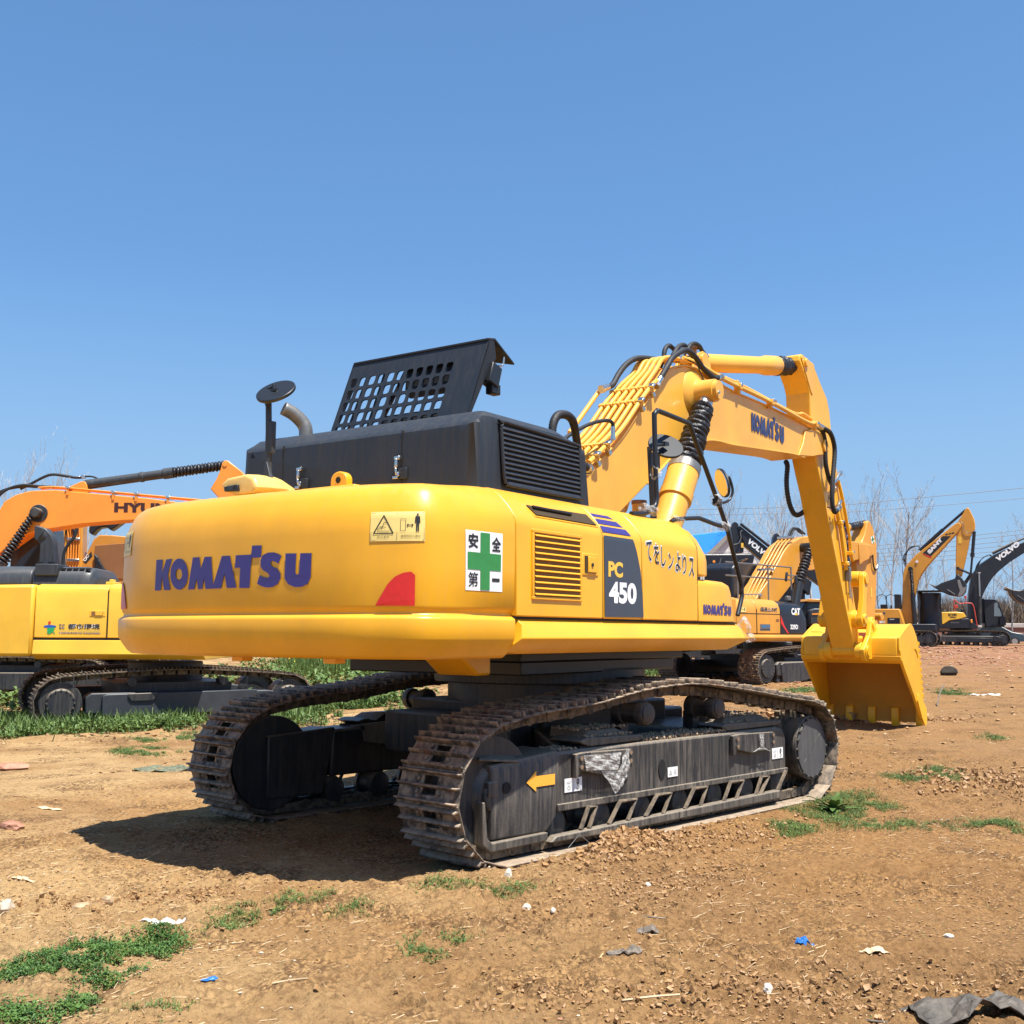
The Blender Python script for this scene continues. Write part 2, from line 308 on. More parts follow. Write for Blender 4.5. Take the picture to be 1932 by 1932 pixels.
def terrain(x, y):
    z = ground_z(x, y)
    d = np.hypot(x, y)
    fine = np.clip(1.4 - d / 40.0, 0.0, 1.0)
    z = z + 0.030 * (fbm(x, y, 0.55, 3, 3) - 0.5)
    rough = np.clip((fbm(x, y, 0.6, 3, 21) - 0.42) * 4.0, 0, 1)                       # where the soil is broken up
    rough = np.maximum(rough, np.clip(1.6 * _bumpfn(x, y, 0.75, 7.7, 1.5, 0.55, 0.85), 0, 1))
    rough = np.maximum(rough, _bumpfn(x, y, 2.6, 7.0, 2.0, 0.8, 0.3) * 0.8)
    rough = np.maximum(rough, _bumpfn(x, y, 1.0, 4.7, 1.2, 0.35, 0.1) * 0.9)
    rough = np.maximum(rough, _bumpfn(x, y, 4.6, 10.4, 1.4, 1.6, 0.3) * 1.0)
    cl = fbm(x, y, 5.0, 4, 33, 0.55, True)
    z = z + fine * rough * 0.105 * np.clip(cl - 0.42, 0, 1)
    z = z + fine * 0.022 * (fbm(x, y, 3.1, 4, 40, 0.6) - 0.5)
    z = z + fine * (0.40 + 0.60 * rough) * 0.030 * (fbm(x, y, 15.0, 3, 55, 0.62, True) - 0.5)
    z = z + fine * rough * 0.030 * np.clip(fbm(x, y, 11.0, 2, 66, 0.6) - 0.55, 0, 1) * 2
    z = z + np.clip(d / 25 - 0.6, 0, 1) * 0.10 * (fbm(x, y, 0.45, 4, 71, 0.6) - 0.5)
    tx, ty = w2t(x, y)
    near = np.clip(1.25 - np.hypot(tx / 3.3, ty / 2.1), 0, 1) ** 0.5                    # flattened under the machine
    z = z * (1 - 0.65 * np.clip(near, 0, 1)) - 0.008 * np.clip(near * 2, 0, 1)
    # soil pushed up against the outer edge of the near track
    z = z + 0.11 * _bumpfn(tx, ty, -1.15, -1.83, 0.42, 0.20) * (0.55 + 0.9 * fbm(x, y, 6, 3, 5, 0.6, True))
    z = z + 0.05 * _bumpfn(tx, ty, -0.2, -1.78, 0.9, 0.15) * (0.3 + 1.2 * fbm(x, y, 6, 3, 9, 0.6, True))
    z = z + 0.04 * _bumpfn(tx, ty, 1.2, -1.72, 0.9, 0.12)
    z = z + 0.05 * _bumpfn(tx, ty, -2.95, -0.9, 0.25, 0.9) * fbm(x, y, 5, 3, 5, 0.6, True)
    z = z + 0.07 * _bumpfn(x, y, 0.05, 6.95, 0.6, 0.22, 0.1) * fbm(x, y, 5, 3, 15, 0.6, True)
    z = z + 0.10 * _bumpfn(x, y, 4.9, 17.7, 1.3, 0.6, 0.0)                              # soil the bucket rests on
    z = z + fine * 0.016 * rough * (fbm(x, y, 42.0, 2, 123, 0.6, True) - 0.5)
    z = z + 0.35 * _bumpfn(x, y, 19, 47, 12, 3.5, 0.15) * (0.4 + 0.8 * fbm(x, y, 0.8, 3, 90, 0.6))
    return z
def gz(x, y): return float(terrain(np.array([float(x)]), np.array([float(y)]))[0])
def _axis(lo, hi, step, far, n):
    core = np.arange(lo, hi + step, step); g = (np.geomspace(step, far, n)).cumsum() if False else None
    k = np.arange(1, n + 1); r = (far / step) ** (1.0 / n); ext = step * (r ** k - 1) / (r - 1)
    return np.concatenate([(lo - ext)[::-1], core, hi + ext])
gx = _axis(-3.6, 3.9, 0.0105, 150.0, 190); gy = _axis(3.9, 9.2, 0.0105, 150.0, 230)
gx = np.clip(gx, -900, 900); gy = np.clip(gy, -700, 1200)
XX, YY = np.meshgrid(gx, gy); ZZ = terrain(XX.ravel(), YY.ravel())
nv = XX.size; co = np.empty((nv, 3), np.float32); co[:, 0] = XX.ravel(); co[:, 1] = YY.ravel(); co[:, 2] = ZZ
nx_, ny_ = len(gx), len(gy)
ii = (np.arange(ny_ - 1)[:, None] * nx_ + np.arange(nx_ - 1)[None, :]).ravel()
quads = np.stack([ii, ii + 1, ii + 1 + nx_, ii + nx_], 1).astype(np.int32)
me = bpy.data.meshes.new('ground'); me.vertices.add(nv); me.vertices.foreach_set('co', co.ravel())
me.loops.add(quads.size); me.loops.foreach_set('vertex_index', quads.ravel())
me.polygons.add(len(quads)); me.polygons.foreach_set('loop_start', np.arange(0, quads.size, 4, dtype=np.int32))
me.polygons.foreach_set('use_smooth', np.ones(len(quads), bool)); me.update(); me.validate()
ground = bpy.data.objects.new('ground', me); COL.objects.link(ground)
tag(ground, 'dry tan earth yard with clods, straw bits and a reddish rubble rise at the far right', None, None, 'structure')
m, nt, b = _nt('dry_earth')
v = _coord(nt, (1, 1, 1), 'Object')
big = _noise(nt, v, 0.22, 4, 0.6); mid = _noise(nt, v, 1.6, 6, 0.65); fin = _noise(nt, v, 26, 7, 0.75); mic = _noise(nt, v, 120, 4, 0.7)
c = _mix(nt, _ramp(nt, mid, [(0.34, 0.0), (0.66, 1.0)]), (0.275, 0.140, 0.052), (0.425, 0.236, 0.088))
c = _mix(nt, _ramp(nt, big, [(0.40, 0.0), (0.62, 0.55)]), c, (0.30, 0.178, 0.086))
g0 = _n(nt, 'ShaderNodeNewGeometry'); s0 = _n(nt, 'ShaderNodeSeparateXYZ'); nt.links.new(g0.outputs['Position'], s0.inputs[0])
xl = _n(nt, 'ShaderNodeMapRange'); xl.inputs[1].default_value = 1.2; xl.inputs[2].default_value = -1.6; nt.links.new(s0.outputs[0], xl.inputs[0])
c = _mix(nt, _mix(nt, 1.0, xl.outputs[0], _ramp(nt, _noise(nt, v, 0.55, 5, 0.6), [(0.36, 0.0), (0.58, 0.75)]), 'MULTIPLY'), c, (0.56, 0.375, 0.18))
c = _mix(nt, _ramp(nt, _noise(nt, v, 0.8, 5, 0.6), [(0.52, 0.0), (0.68, 0.6)]), c, (0.22, 0.115, 0.050))
c = _mix(nt, _ramp(nt, fin, [(0.30, 0.75), (0.50, 0.0)]), c, (0.095, 0.048, 0.021))
c = _mix(nt, _ramp(nt, fin, [(0.56, 0.0), (0.74, 0.55)]), c, (0.54, 0.365, 0.18))
c = _mix(nt, _ramp(nt, mic, [(0.66, 0.0), (0.74, 0.8)]), c, (0.50, 0.39, 0.27))
c = _mix(nt, _ramp(nt, mic, [(0.28, 0.8), (0.42, 0.0)]), c, (0.075, 0.042, 0.022))
# reddish brick rubble far right and grey straw litter
geo = _n(nt, 'ShaderNodeNewGeometry'); sx = _n(nt, 'ShaderNodeSeparateXYZ'); nt.links.new(geo.outputs['Position'], sx.inputs[0])
yr = _n(nt, 'ShaderNodeMapRange'); yr.inputs[1].default_value = 22; yr.inputs[2].default_value = 42; nt.links.new(sx.outputs[1], yr.inputs[0])
xr = _n(nt, 'ShaderNodeMapRange'); xr.inputs[1].default_value = 4; xr.inputs[2].default_value = 10; nt.links.new(sx.outputs[0], xr.inputs[0])
rm = _mix(nt, 1.0, _mix(nt, 1.0, yr.outputs[0], xr.outputs[0], 'MULTIPLY'), _ramp(nt, _noise(nt, v, 0.9, 6, 0.7), [(0.40, 0.15), (0.58, 1.0)]), 'MULTIPLY')
c = _mix(nt, rm, c, (0.30, 0.135, 0.075))
c = _mix(nt, _mix(nt, 1.0, rm, _ramp(nt, _noise(nt, v, 5, 6, 0.7), [(0.5, 0.0), (0.62, 0.7)]), 'MULTIPLY'), c, (0.36, 0.27, 0.19))
vo = _n(nt, 'ShaderNodeTexVoronoi'); vo.inputs['Scale'].default_value = 42; vo.inputs['Randomness'].default_value = 1.0; nt.links.new(_mix(nt, 0.06, v, _noise(nt, v, 9, 4)), vo.inputs['Vector'])
vb = _n(nt, 'ShaderNodeTexVoronoi'); vb.inputs['Scale'].default_value = 13; nt.links.new(_mix(nt, 0.10, v, _noise(nt, v, 4, 4)), vb.inputs['Vector'])
brk = _ramp(nt, mid, [(0.46, 0.1), (0.60, 1.0)])
c = _mix(nt, _mix(nt, 1.0, _ramp(nt, vo.outputs['Distance'], [(0.42, 0.0), (0.70, 0.9)]), brk, 'MULTIPLY'), c, (0.12, 0.065, 0.030))
c = _mix(nt, _mix(nt, 1.0, _ramp(nt, vb.outputs['Distance'], [(0.50, 0.0), (0.80, 0.6)]), brk, 'MULTIPLY'), c, (0.15, 0.085, 0.040))
nt.links.new(c, b.inputs['Base Color']); b.inputs['Roughness'].default_value = 0.95; b.inputs['Specular IOR Level'].default_value = 0.15
hs = _mix(nt, _mix(nt, 1.0, 0.45, brk, 'MULTIPLY'), _mix(nt, 0.35, fin, mic), _ramp(nt, vo.outputs['Distance'], [(0.0, 1.0), (0.7, 0.0)])); _bump(nt, b, hs, 1.0, 0.035)
me.materials.append(m)
# ================================================================== the big yellow excavator
EX = empty('excavator', (U_A, U_B, 0), R(90 - 35.349),
           'large glossy yellow excavator with charcoal hood and raised perforated lid, nearest machine', 'excavator')
UC_ROT = R(35.349 - 43.194)
def uc(o): o.rotation_euler.z = UC_ROT; return o

# ---- counterweight
_pl = [(-2.50, 1.50), (-2.95, 1.50), (-3.09, 1.495), (-3.19, 1.47), (-3.27, 1.425), (-3.33, 1.355), (-3.385, 1.25), (-3.425, 1.155), (-3.46, 1.06),
       (-3.492, 0.92), (-3.518, 0.70), (-3.536, 0.47), (-3.546, 0.23), (-3.55, 0.0)]
_half = smooth_path([(a, b_, 0) for a, b_ in _pl], 4)
CWP = [(p.x, -p.y) for p in _half] + [(p.x, p.y) for p in reversed(_half[:-1])]       # right seam -> rear -> left seam
def _off(P, d):
    out = []
    for i, p in enumerate(P):
        a = P[max(i - 1, 0)]; c = P[min(i + 1, len(P) - 1)]; t = Vector((c[0] - a[0], c[1] - a[1])).normalized()
        out.append((p[0] + t.y * d * (1 if i not in (0, len(P) - 1) else 0), p[1] - t.x * d))
    return out
# outline runs right->rear->left with the machine on its right-hand side
_lev = [(1.352, .115), (1.356, .095), (1.375, .070), (1.42, .036), (1.458, .010), (1.475, .003), (1.53, .0), (1.582, .0), (1.592, .003), (1.599, .010), (1.605, .022),
        (1.614, .034), (1.628, .036), (1.643, .026), (1.665, .020), (1.9, .021), (2.08, .024), (2.18, .031), (2.25, .056), (2.30, .080), (2.34, .105), (2.37, .145), (2.388, .20), (2.395, .32)]
def cw_d(z): return float(np.interp(z, [l[0] for l in _lev], [l[1] for l in _lev]))
def cw_ring(z, d):
    P = _off(CWP, -d); P[0] = (-2.5, P[0][1]); P[-1] = (-2.5, P[-1][1]); return [(x, y, z) for x, y in P]
_t0 = _off(CWP, -0.05)
if abs(_t0[len(_t0) // 2][0]) > abs(CWP[len(CWP) // 2][0]):
    def cw_ring(z, d):
        P = _off(CWP, d); P[0] = (-2.5, P[0][1]); P[-1] = (-2.5, P[-1][1]); return [(x, y, z) for x, y in P]
_side = {2.08: (2.10, .004), 2.18: (2.205, .006), 2.25: (2.265, .030), 2.30: (2.32, .072), 2.34: (2.37, .122), 2.37: (2.405, .165), 2.388: (2.426, .205), 2.395: (2.437, .30)}
def cw_side(z):
    if z in _side: return _side[z]
    return (z, cw_d(z) if z < 1.66 else .006)
def cw_full(z, d):
    zs, ds = cw_side(z); A = cw_ring(z, d); B = cw_ring(z, ds); out = []
    for p, q in zip(A, B):
        w = min(max((p[0] + 3.15) / .60, 0), 1); w = w * w * (3 - 2 * w); out.append((p[0] + (q[0] - p[0]) * w, p[1] + (q[1] - p[1]) * w, z + (zs - z) * w))
    return out
mb = MB(); mb.loft([cw_full(z, d) for z, d in _lev])
cw = mb.build('counterweight', Y_MAIN, EX, smooth=50)
_cum = [0]
for i in range(1, len(CWP)): _cum.append(_cum[-1] + math.dist(CWP[i], CWP[i - 1]))
_mid = _cum[len(CWP) // 2]
def cw_pt(t, z, lift=0.006):
    """t = distance along the rear outline from its middle, + to the machine's left"""
    P = cw_ring(z, cw_d(z) - lift); s = _mid + t
    x = float(np.interp(s, _cum, [p[0] for p in P])); y = float(np.interp(s, _cum, [p[1] for p in P])); return Vector((x, y, z))
def cw_t(y):
    k = len(CWP) // 2; ys = [p[1] for p in CWP]; return float(np.interp(y, ys, _cum)) - _mid
def logo(place, name, mat, parent, width, h=None):
    sy = 1.0 if h is None else h
    polys = [(LOGO[k], []) for k in ('K', 'MA', 'T', 'S', 'U')] + [(LOGO['O'], [LOGO['Oi']])]
    polys = [([(p[0] * width, p[1] * width * sy) for p in o], [[(p[0] * width, p[1] * width * sy) for p in q] for q in hs]) for o, hs in polys]
    return flat_polys(polys, place, name, mat, parent)
logo(lambda u, v: cw_pt(cw_t(0.73) - u, 1.776 + v + 0.006 * u), 'lettering', NAVY, cw, 1.463)
def sticker_grid(t0, t1, z0, z1, place, name, mat, parent, n=8):
    vs = [place(t0 + (t1 - t0) * i / n, z0 + (z1 - z0) * j / n) for j in range(n + 1) for i in range(n + 1)]
    fs = [(j * (n + 1) + i, j * (n + 1) + i + 1, (j + 1) * (n + 1) + i + 1, (j + 1) * (n + 1) + i) for j in range(n) for i in range(n)]
    me = bpy.data.meshes.new(name); me.from_pydata([tuple(v) for v in vs], [], fs); me.materials.append(mat)
    o = bpy.data.objects.new(name, me); COL.objects.link(o); o.parent = parent; return o
def line_poly(a, b, w):
    a = Vector(a); b = Vector(b); n = Vector((-(b - a).y, (b - a).x)).normalized() * w / 2
    return ([tuple(a + n), tuple(b + n), tuple(b - n), tuple(a - n)], [])
def warning_sticker(tl, side):
    """tl = t of the sticker's edge nearer the rear centre seen from behind, left-to-right in picture"""
    W, H = 0.335, 0.172; z0 = 2.03
    sg = -1
    s = sticker_grid(tl, tl + sg * W, z0, z0 + H, lambda t, z: cw_pt(t, z, 0.005), 'warning_sticker', CREAM, cw, 10)
    P = lambda u, v: cw_pt(tl + sg * u, z0 + v, 0.008)
    th = 0.0035; pol = []
    for a, b_ in (((.006, .006), (W - .006, .006)), ((W - .006, .006), (W - .006, H - .006)), ((W - .006, H - .006), (.006, H - .006)), ((.006, H - .006), (.006, .006)), ((W * .49, .006), (W * .49, H - .006))): pol.append(line_poly(a, b_, .0018))
    tri = [(.022, .045), (.142, .045), (.082, .150)]
    for k in range(3): pol.append(line_poly(tri[k], tri[(k + 1) % 3], .006))
    for a, b_ in (((.045, .058), (.12, .058)), ((.048, .062), (.048, .075)), ((.07, .07), (.085, .11)), ((.085, .11), (.1, .105)), ((.06, .085), (.095, .08)), ((.05, .075), (.07, .08))): pol.append(line_poly(a, b_, .003))
    for a, b_ in (((.185, .06), (.185, .128)), ((.215, .06), (.215, .128)), ((.185, .06), (.215, .06)), ((.185, .128), (.215, .128))): pol.append(line_poly(a, b_, .002))
    pol.append(line_poly((.228, .092), (.256, .092), .005)); pol.append(([(.221, .092), (.232, .102), (.232, .082)], [])); pol.append(([(.264, .092), (.253, .102), (.253, .082)], []))
    pol.append((circ(.288, .155, .007, 10), []))
    pol.append(([(.274, .144), (.302, .144), (.305, .105), (.299, .105), (.297, .135), (.297, .055), (.290, .055), (.289, .095), (.287, .095), (.286, .055), (.279, .055), (.279, .135), (.277, .105), (.271, .105)], []))
    flat_polys(pol, P, 'pictogram', INK, s)
    text_mesh('はさまれ', lambda u, v: P(u + .045, v + .018), 'sticker_text', INK, s, .014, .075)
    text_mesh('旋回内立入禁止', lambda u, v: P(u + .188, v + .022), 'sticker_text', INK, s, .014, .12)
    return s
warning_sticker(cw_t(-1.125), 1)
warning_sticker(cw_t(1.125) + 0.335, -1)
def reflector(sgn):
    pts = [(0.0, 0.0), (0.235, 0.0), (0.235, 0.175), (0.225, 0.195), (0.17, 0.19), (0.12, 0.17), (0.075, 0.13)]
    t0 = cw_t(-1.165)
    dense = []
    for i in range(len(pts)):
        a, c = pts[i], pts[(i + 1) % len(pts)]
        for k in range(5): dense.append((a[0] + (c[0] - a[0]) * k / 5, a[1] + (c[1] - a[1]) * k / 5))
    # fan from a centre in strips so that the patch follows the curved corner
    n = 10; vs = []; fs = []
    us = [0.235 * k / n for k in range(n + 1)]
    top = lambda u: float(np.interp(u, [0, .075, .12, .17, .225, .235], [0.004, .13, .17, .19, .195, .175]))
    for u in us:
        for j in range(7): vs.append(tuple(cw_pt(sgn * (abs(t0) + u), 1.660 + top(u) * j / 6, 0.007)))
    fs = [(7 * i + j, 7 * i + j + 7, 7 * i + j + 8, 7 * i + j + 1) for i in range(n) for j in range(6)]
    me = bpy.data.meshes.new('reflector'); me.from_pydata(vs, [], fs); me.materials.append(RED)
    o = bpy.data.objects.new('reflector', me); COL.objects.link(o); o.parent = cw
reflector(-1); reflector(1)
from mathutils.bvhtree import BVHTree
_bm = bmesh.new(); _bm.from_mesh(cw.data); _bvh = BVHTree.FromBMesh(_bm)
def cw_side_y(x, z):
    h_ = _bvh.ray_cast(Vector((x, -3, z)), Vector((0, 1, 0))); return h_[0].y if h_[0] is not None else -1.49
# green cross safety sign on the right side, between x = -2.99 and -2.636
def side_pt(x, z, y=-1.482): return Vector((x, y, z))
sg = sticker_grid(-2.988, -2.636, 1.758, 2.116, lambda u, z: side_pt(u, z, -1.487), 'safety_sign', WHITE, cw, 16)
# keep the sign on the surface of the counterweight
def sgy(x): w = min(max((x + 3.15) / .60, 0), 1); w = w * w * (3 - 2 * w); return -1.5 + .024 * (1 - w) + .006 * w
for vtx in sg.data.vertices: vtx.co.y = cw_side_y(vtx.co.x, vtx.co.z) - 0.003
SP = lambda u, v: Vector((-2.988 + u, cw_side_y(-2.988 + u, 1.758 + v) - 0.0055, 1.758 + v))
W = .352; H = .358
flat_polys([([(.135, .006), (.225, .006), (.225, .125), (.335, .125), (.335, .228), (.225, .228), (.225, .350), (.135, .350), (.135, .228), (.017, .228), (.017, .125), (.135, .125)], [])], SP, 'green_cross', GREEN, sg)
for ch, u, v in (('安', .022, .252), ('全', .242, .244), ('第', .022, .022), ('一', .248, .060)):
    text_mesh(ch, lambda a, c, u=u, v=v: SP(a + u, c + v), 'sign_text', INK, sg, .088 if ch != '一' else .02, .092 if ch != '一' else .075, bold=(.03 if ch in '安全一' else .008))
# lifting lug, blocks, tow lugs
mb = MB(); prof = [(-.075, 0)] + [(-.075 * math.cos(k * math.pi / 12), .055 + .06 * math.sin(k * math.pi / 12)) for k in range(13)] + [(.075, 0)]
vs = [(p[0] - .25, p[1] + 2.47) for p in prof]
mb.prism(vs, -2.80, -2.74, 'yz'); mb.build('lifting_lug', Y_MAIN, EX, .008)
mb = MB(); mb.cyl((-2.805, -.25, 2.525), (-2.803, -.25, 2.525), .022, 14); mb.build('lug_hole', DARKIN, EX)
mb = MB(); mb.box((-2.66, -.25, 2.43), (.5, .5, .08)); mb.box((-2.72, .3, 2.41), (.3, .7, .05)); mb.build('counterweight_ledge', Y_MAIN, EX, .01)
for y in (-.72, .1): 
    mb = MB(); mb.box((-3.28, y, 1.345), (.09, .10, .05)); mb.build('mounting_block', Y_MAIN, cw, .005)

# ---- right-hand side panels: section in (y, z), swept along x
SEC = [(-1.5, 1.612), (-1.5, 2.18), (-1.497, 2.205), (-1.487, 2.235), (-1.468, 2.265), (-1.425, 2.32), (-1.36, 2.385), (-1.32, 2.415), (-1.27, 2.436), (-1.15, 2.447), (-.75, 2.447), (-.75, 1.612)]
def sec_y(z): return float(np.interp(z, [p[1] for p in SEC[:10]], [p[0] for p in SEC[:10]]))
def panel(name, x0, x1, sec=SEC, mat=Y_MAIN, bev=.008, parent=EX):
    mb = MB(); mb.prism(sec, x0, x1, 'yz'); return mb.build(name, mat, parent, bev, smooth=40)
door = panel('radiator_door', -2.492, -1.436)
mid = panel('model_panel', -1.428, -.868)
tank = panel('tank_panel', -.860, .070)
for x in (-1.432, -.864, .075):
    mb = MB(); mb.prism([(p[0] + .006 if p[0] < -1 else p[0], p[1] - (.006 if p[1] > 2.3 else 0)) for p in SEC], x - .012, x + .012, 'yz'); mb.build('panel_gap', DARKIN, EX)
SEC2 = [(-1.5, 1.985), (-1.5, 2.10), (-1.492, 2.16), (-1.47, 2.22), (-1.43, 2.29), (-1.36, 2.36), (-1.27, 2.41), (-1.15, 2.43), (-.75, 2.43), (-.75, 1.985)]
mb = MB()
mb.loft([[(0.085, y, z) for y, z in SEC2], [(0.20, y + .002, z - .002) for y, z in SEC2], [(0.285, y + .02, z - .03 if z > 2.2 else z) for y, z in SEC2], [(0.33, y + .06 if y < -1 else y, z - .12 if z > 2.2 else z) for y, z in SEC2]])
tend = mb.build('tank_end_cover', Y_MAIN, EX, .01, smooth=45)
SEC3 = [(-1.5, 1.612), (-1.5, 1.90), (-1.49, 1.935), (-1.46, 1.955), (-1.40, 1.965), (-.6, 1.965), (-.6, 1.612)]
mb = MB()
def sec3(x, top, inn=0): return [(x, min(y + inn, -.6), 1.612 + (z - 1.612) * top) for y, z in SEC3]
mb.loft([sec3(.080, 1), sec3(.62, .985), sec3(.70, .95, .006), sec3(.735, .85, .01), sec3(.79, .3, .015), sec3(.812, 0.0, .02)])
toolbox = mb.build('tool_box', Y_MAIN, EX, .006, smooth=45)
# louvres on the radiator door: brown slab painting the shade behind, plus blades and frame
mb = MB(); mb.span((-2.302, -1.506, 1.742), (-1.748, -1.40, 2.152)); rec = mb.build('louvre_recess', plain('louvre_recess_shade', (.22, .100, .010), .6), door)
mb = MB()
nb = 11
for k in range(nb):
    z = 1.762 + k * (0.375 / (nb - 1))
    mb.add([(-2.298, -1.520, z - .008), (-1.752, -1.520, z - .008), (-1.752, -1.508, z + .003), (-2.298, -1.508, z + .003),
            (-2.298, -1.518, z - .012), (-1.752, -1.518, z - .012), (-1.752, -1.507, z - .003), (-2.298, -1.507, z - .003)],
           [(0, 1, 2, 3), (7, 6, 5, 4), (0, 4, 5, 1), (1, 5, 6, 2), (3, 2, 6, 7), (0, 3, 7, 4)])
mb.build('louvre_blades', Y_MAIN, door)
mb = MB()
for a, c in (((-2.325, -1.512, 2.150), (-1.725, -1.498, 2.172)), ((-2.325, -1.512, 1.722), (-1.725, -1.498, 1.744)), ((-2.325, -1.512, 1.744), (-2.303, -1.498, 2.150)), ((-1.747, -1.512, 1.744), (-1.725, -1.498, 2.150))): mb.span(a, c)
mb.build('louvre_frame', Y_MAIN, door, .004)
# slot vent on the shoulder
nv_ = Vector((0, -.79, .61)).normalized(); ctr = Vector((-1.875, sec_y(2.30) , 2.30))
def shoulder(u, v, lift=0.0):
    z = 2.30 + v; return Vector((-1.875 + u, sec_y(z), z)) + nv_ * lift
vs = [shoulder(-.40, .028, .012), shoulder(.345, .034, .012), shoulder(.39, -.040, .012), shoulder(-.36, -.034, .012)]
def slab(pts, nrm, depth, name, mat, parent, bev=0):
    mb = MB(); n = len(pts); nrm = Vector(nrm)
    mb.add([tuple(p) for p in pts] + [tuple(Vector(p) - nrm * depth) for p in pts], [tuple(range(n)), tuple(range(2 * n - 1, n - 1, -1))] + [(i, (i + 1) % n, (i + 1) % n + n, i + n) for i in range(n)])
    return mb.build(name, mat, parent, bev)
slab([shoulder(-.415, .042, .006), shoulder(.36, .046, .006), shoulder(.41, -.052, .006), shoulder(-.375, -.046, .006)], nv_, .03, 'vent_frame', Y_MAIN, door, .004)
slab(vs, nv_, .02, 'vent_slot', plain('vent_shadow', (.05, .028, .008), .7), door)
mb = MB(); mb.tube([tuple(shoulder(-.36, .012, .022)), tuple(shoulder(.10, .006, .020))], .010, 8); mb.build('vent_bar', BLACK, door)
# latch pocket
mb = MB(); mb.span((-1.712, -1.507, 1.905), (-1.505, -1.499, 2.055)); mb.build('latch_pocket', Y_MAIN, door, .012)
mb = MB(); mb.span((-1.690, -1.511, 1.922), (-1.540, -1.505, 2.038)); mb.build('latch_recess', plain('latch_shadow', (.05, .03, .01), .6), door)
mb = MB(); mb.span((-1.655, -1.520, 1.924), (-1.543, -1.509, 2.036)); h_ = mb.build('latch', Y_MAIN, door, .006)
mb = MB(); mb.cyl((-1.61, -1.520, 1.978), (-1.61, -1.527, 1.978), .013, 12); mb.build('keyhole', INK, h_)
# model panel graphics
MP = lambda x, z: Vector((x, sec_y(z) - .004, z))
flat_polys([([(-1.416, 1.626), (-.854, 1.630), (-.868, 1.80), (-.895, 1.97), (-.945, 2.10), (-.985, 2.17), (-1.425, 2.17)], []), ([(-1.425, 2.17), (-.985, 2.17), (-1.004, 2.198), (-1.425, 2.198)], [])],
           lambda x, z: Vector((x, sec_y(z) - .005, z)), 'dark_decal', GREYVIN, mid)
def band(x0a, x1a, za, x0b, x1b, zb, name='blue_stripe', n=4):
    vs = []; 
    for k in range(n + 1):
        f = k / n; z = za + (zb - za) * f; vs += [tuple(MP(x0a + (x0b - x0a) * f, z)), tuple(MP(x1a + (x1b - x1a) * f, z))]
    me = bpy.data.meshes.new(name); me.from_pydata(vs, [], [(2 * i, 2 * i + 1, 2 * i + 3, 2 * i + 2) for i in range(n)]); me.materials.append(NAVY)
    o = bpy.data.objects.new(name, me); COL.objects.link(o); o.parent = mid
band(-1.425, -1.02, 2.222, -1.423, -1.06, 2.268)
band(-1.422, -1.075, 2.283, -1.42, -1.12, 2.322)
band(-1.420, -1.13, 2.340, -1.42, -1.17, 2.362)
text_mesh('PC', lambda u, v: Vector((-1.368 + u, -1.5065, 1.908 + v)), 'model_text', LETTERY, mid, .112, .205, bold=.045)
text_mesh('450', lambda u, v: Vector((-1.362 + u, -1.5065, 1.722 + v)), 'model_text', WHITE, mid, .155, .40, bold=.045)
# hand-brushed kana on the tank
for k, ch in enumerate('てをしンよりス'):
    z = 2.095 - .0145 * k
    for mat, bo, y in ((WHITE, .040, -1.502), (INK, .010, -1.504)):
        hgt = (.150 + (.02 if bo > .03 else 0)) * (.82 if ch == 'ン' else 1); wd = (.088 + (.016 if bo > .03 else 0)) * (.8 if ch in 'しり' else 1)
        ob = text_mesh(ch, lambda u, v, k=k, z=z, y=y, g=(.01 if bo > .03 else 0): Vector((-.80 + k * .119 + u - g * .8, -1.5, z - .04 + v - g)), 'brush_lettering', mat, tank, hgt, wd, bold=bo, shear=.0)
        for vt in ob.data.vertices: vt.co.y = sec_y(vt.co.z) - (.002 if bo > .03 else .0038)
_b2 = bmesh.new(); _b2.from_mesh(toolbox.data); _tb = BVHTree.FromBMesh(_b2)
def tb_y(x, z):
    h_ = _tb.ray_cast(Vector((x, -3, z)), Vector((0, 1, 0))); return (h_[0].y if h_[0] is not None else -1.49) - .004
logo(lambda u, v: Vector((.165 + u, tb_y(.165 + u, 1.672 + v), 1.672 + v)), 'lettering', NAVY, toolbox, .565, 1.0)
# deck skirt under the panels
DS = [(-1.30, 1.604), (-1.47, 1.604), (-1.515, 1.545), (-1.555, 1.476), (-1.545, 1.462), (-1.42, 1.378), (-1.30, 1.372)]
mb = MB()
def dr(x, s=1.0, top=0.0, bot=0.0): return [(x, -1.30 + (y + 1.30) * s, z) for y, z in DS]
r0 = [(-2.46, -1.30, 1.604), (-2.46, -1.47, 1.604), (-2.44, -1.515, 1.56), (-2.47, -1.53, 1.476), (-2.475, -1.52, 1.462), (-2.53, -1.44, 1.392), (-2.53, -1.30, 1.385)]
r1 = [(x - .0, y, z) for (x, y, z) in dr(-2.36)]
r2 = [(.86, -1.30, 1.604), (.86, -1.47, 1.604), (.92, -1.515, 1.545), (.985, -1.555, 1.476), (.975, -1.545, 1.462), (.80, -1.42, 1.378), (.80, -1.30, 1.372)]
mb.loft([r0, r1, dr(.3), r2]); skirt = mb.build('side_skirt', Y_MAIN, EX, .006, smooth=25)
mb = MB(); mb.span((-2.5, -1.49, 1.598), (.84, -.9, 1.611)); mb.build('skirt_gap', DARKIN, EX)
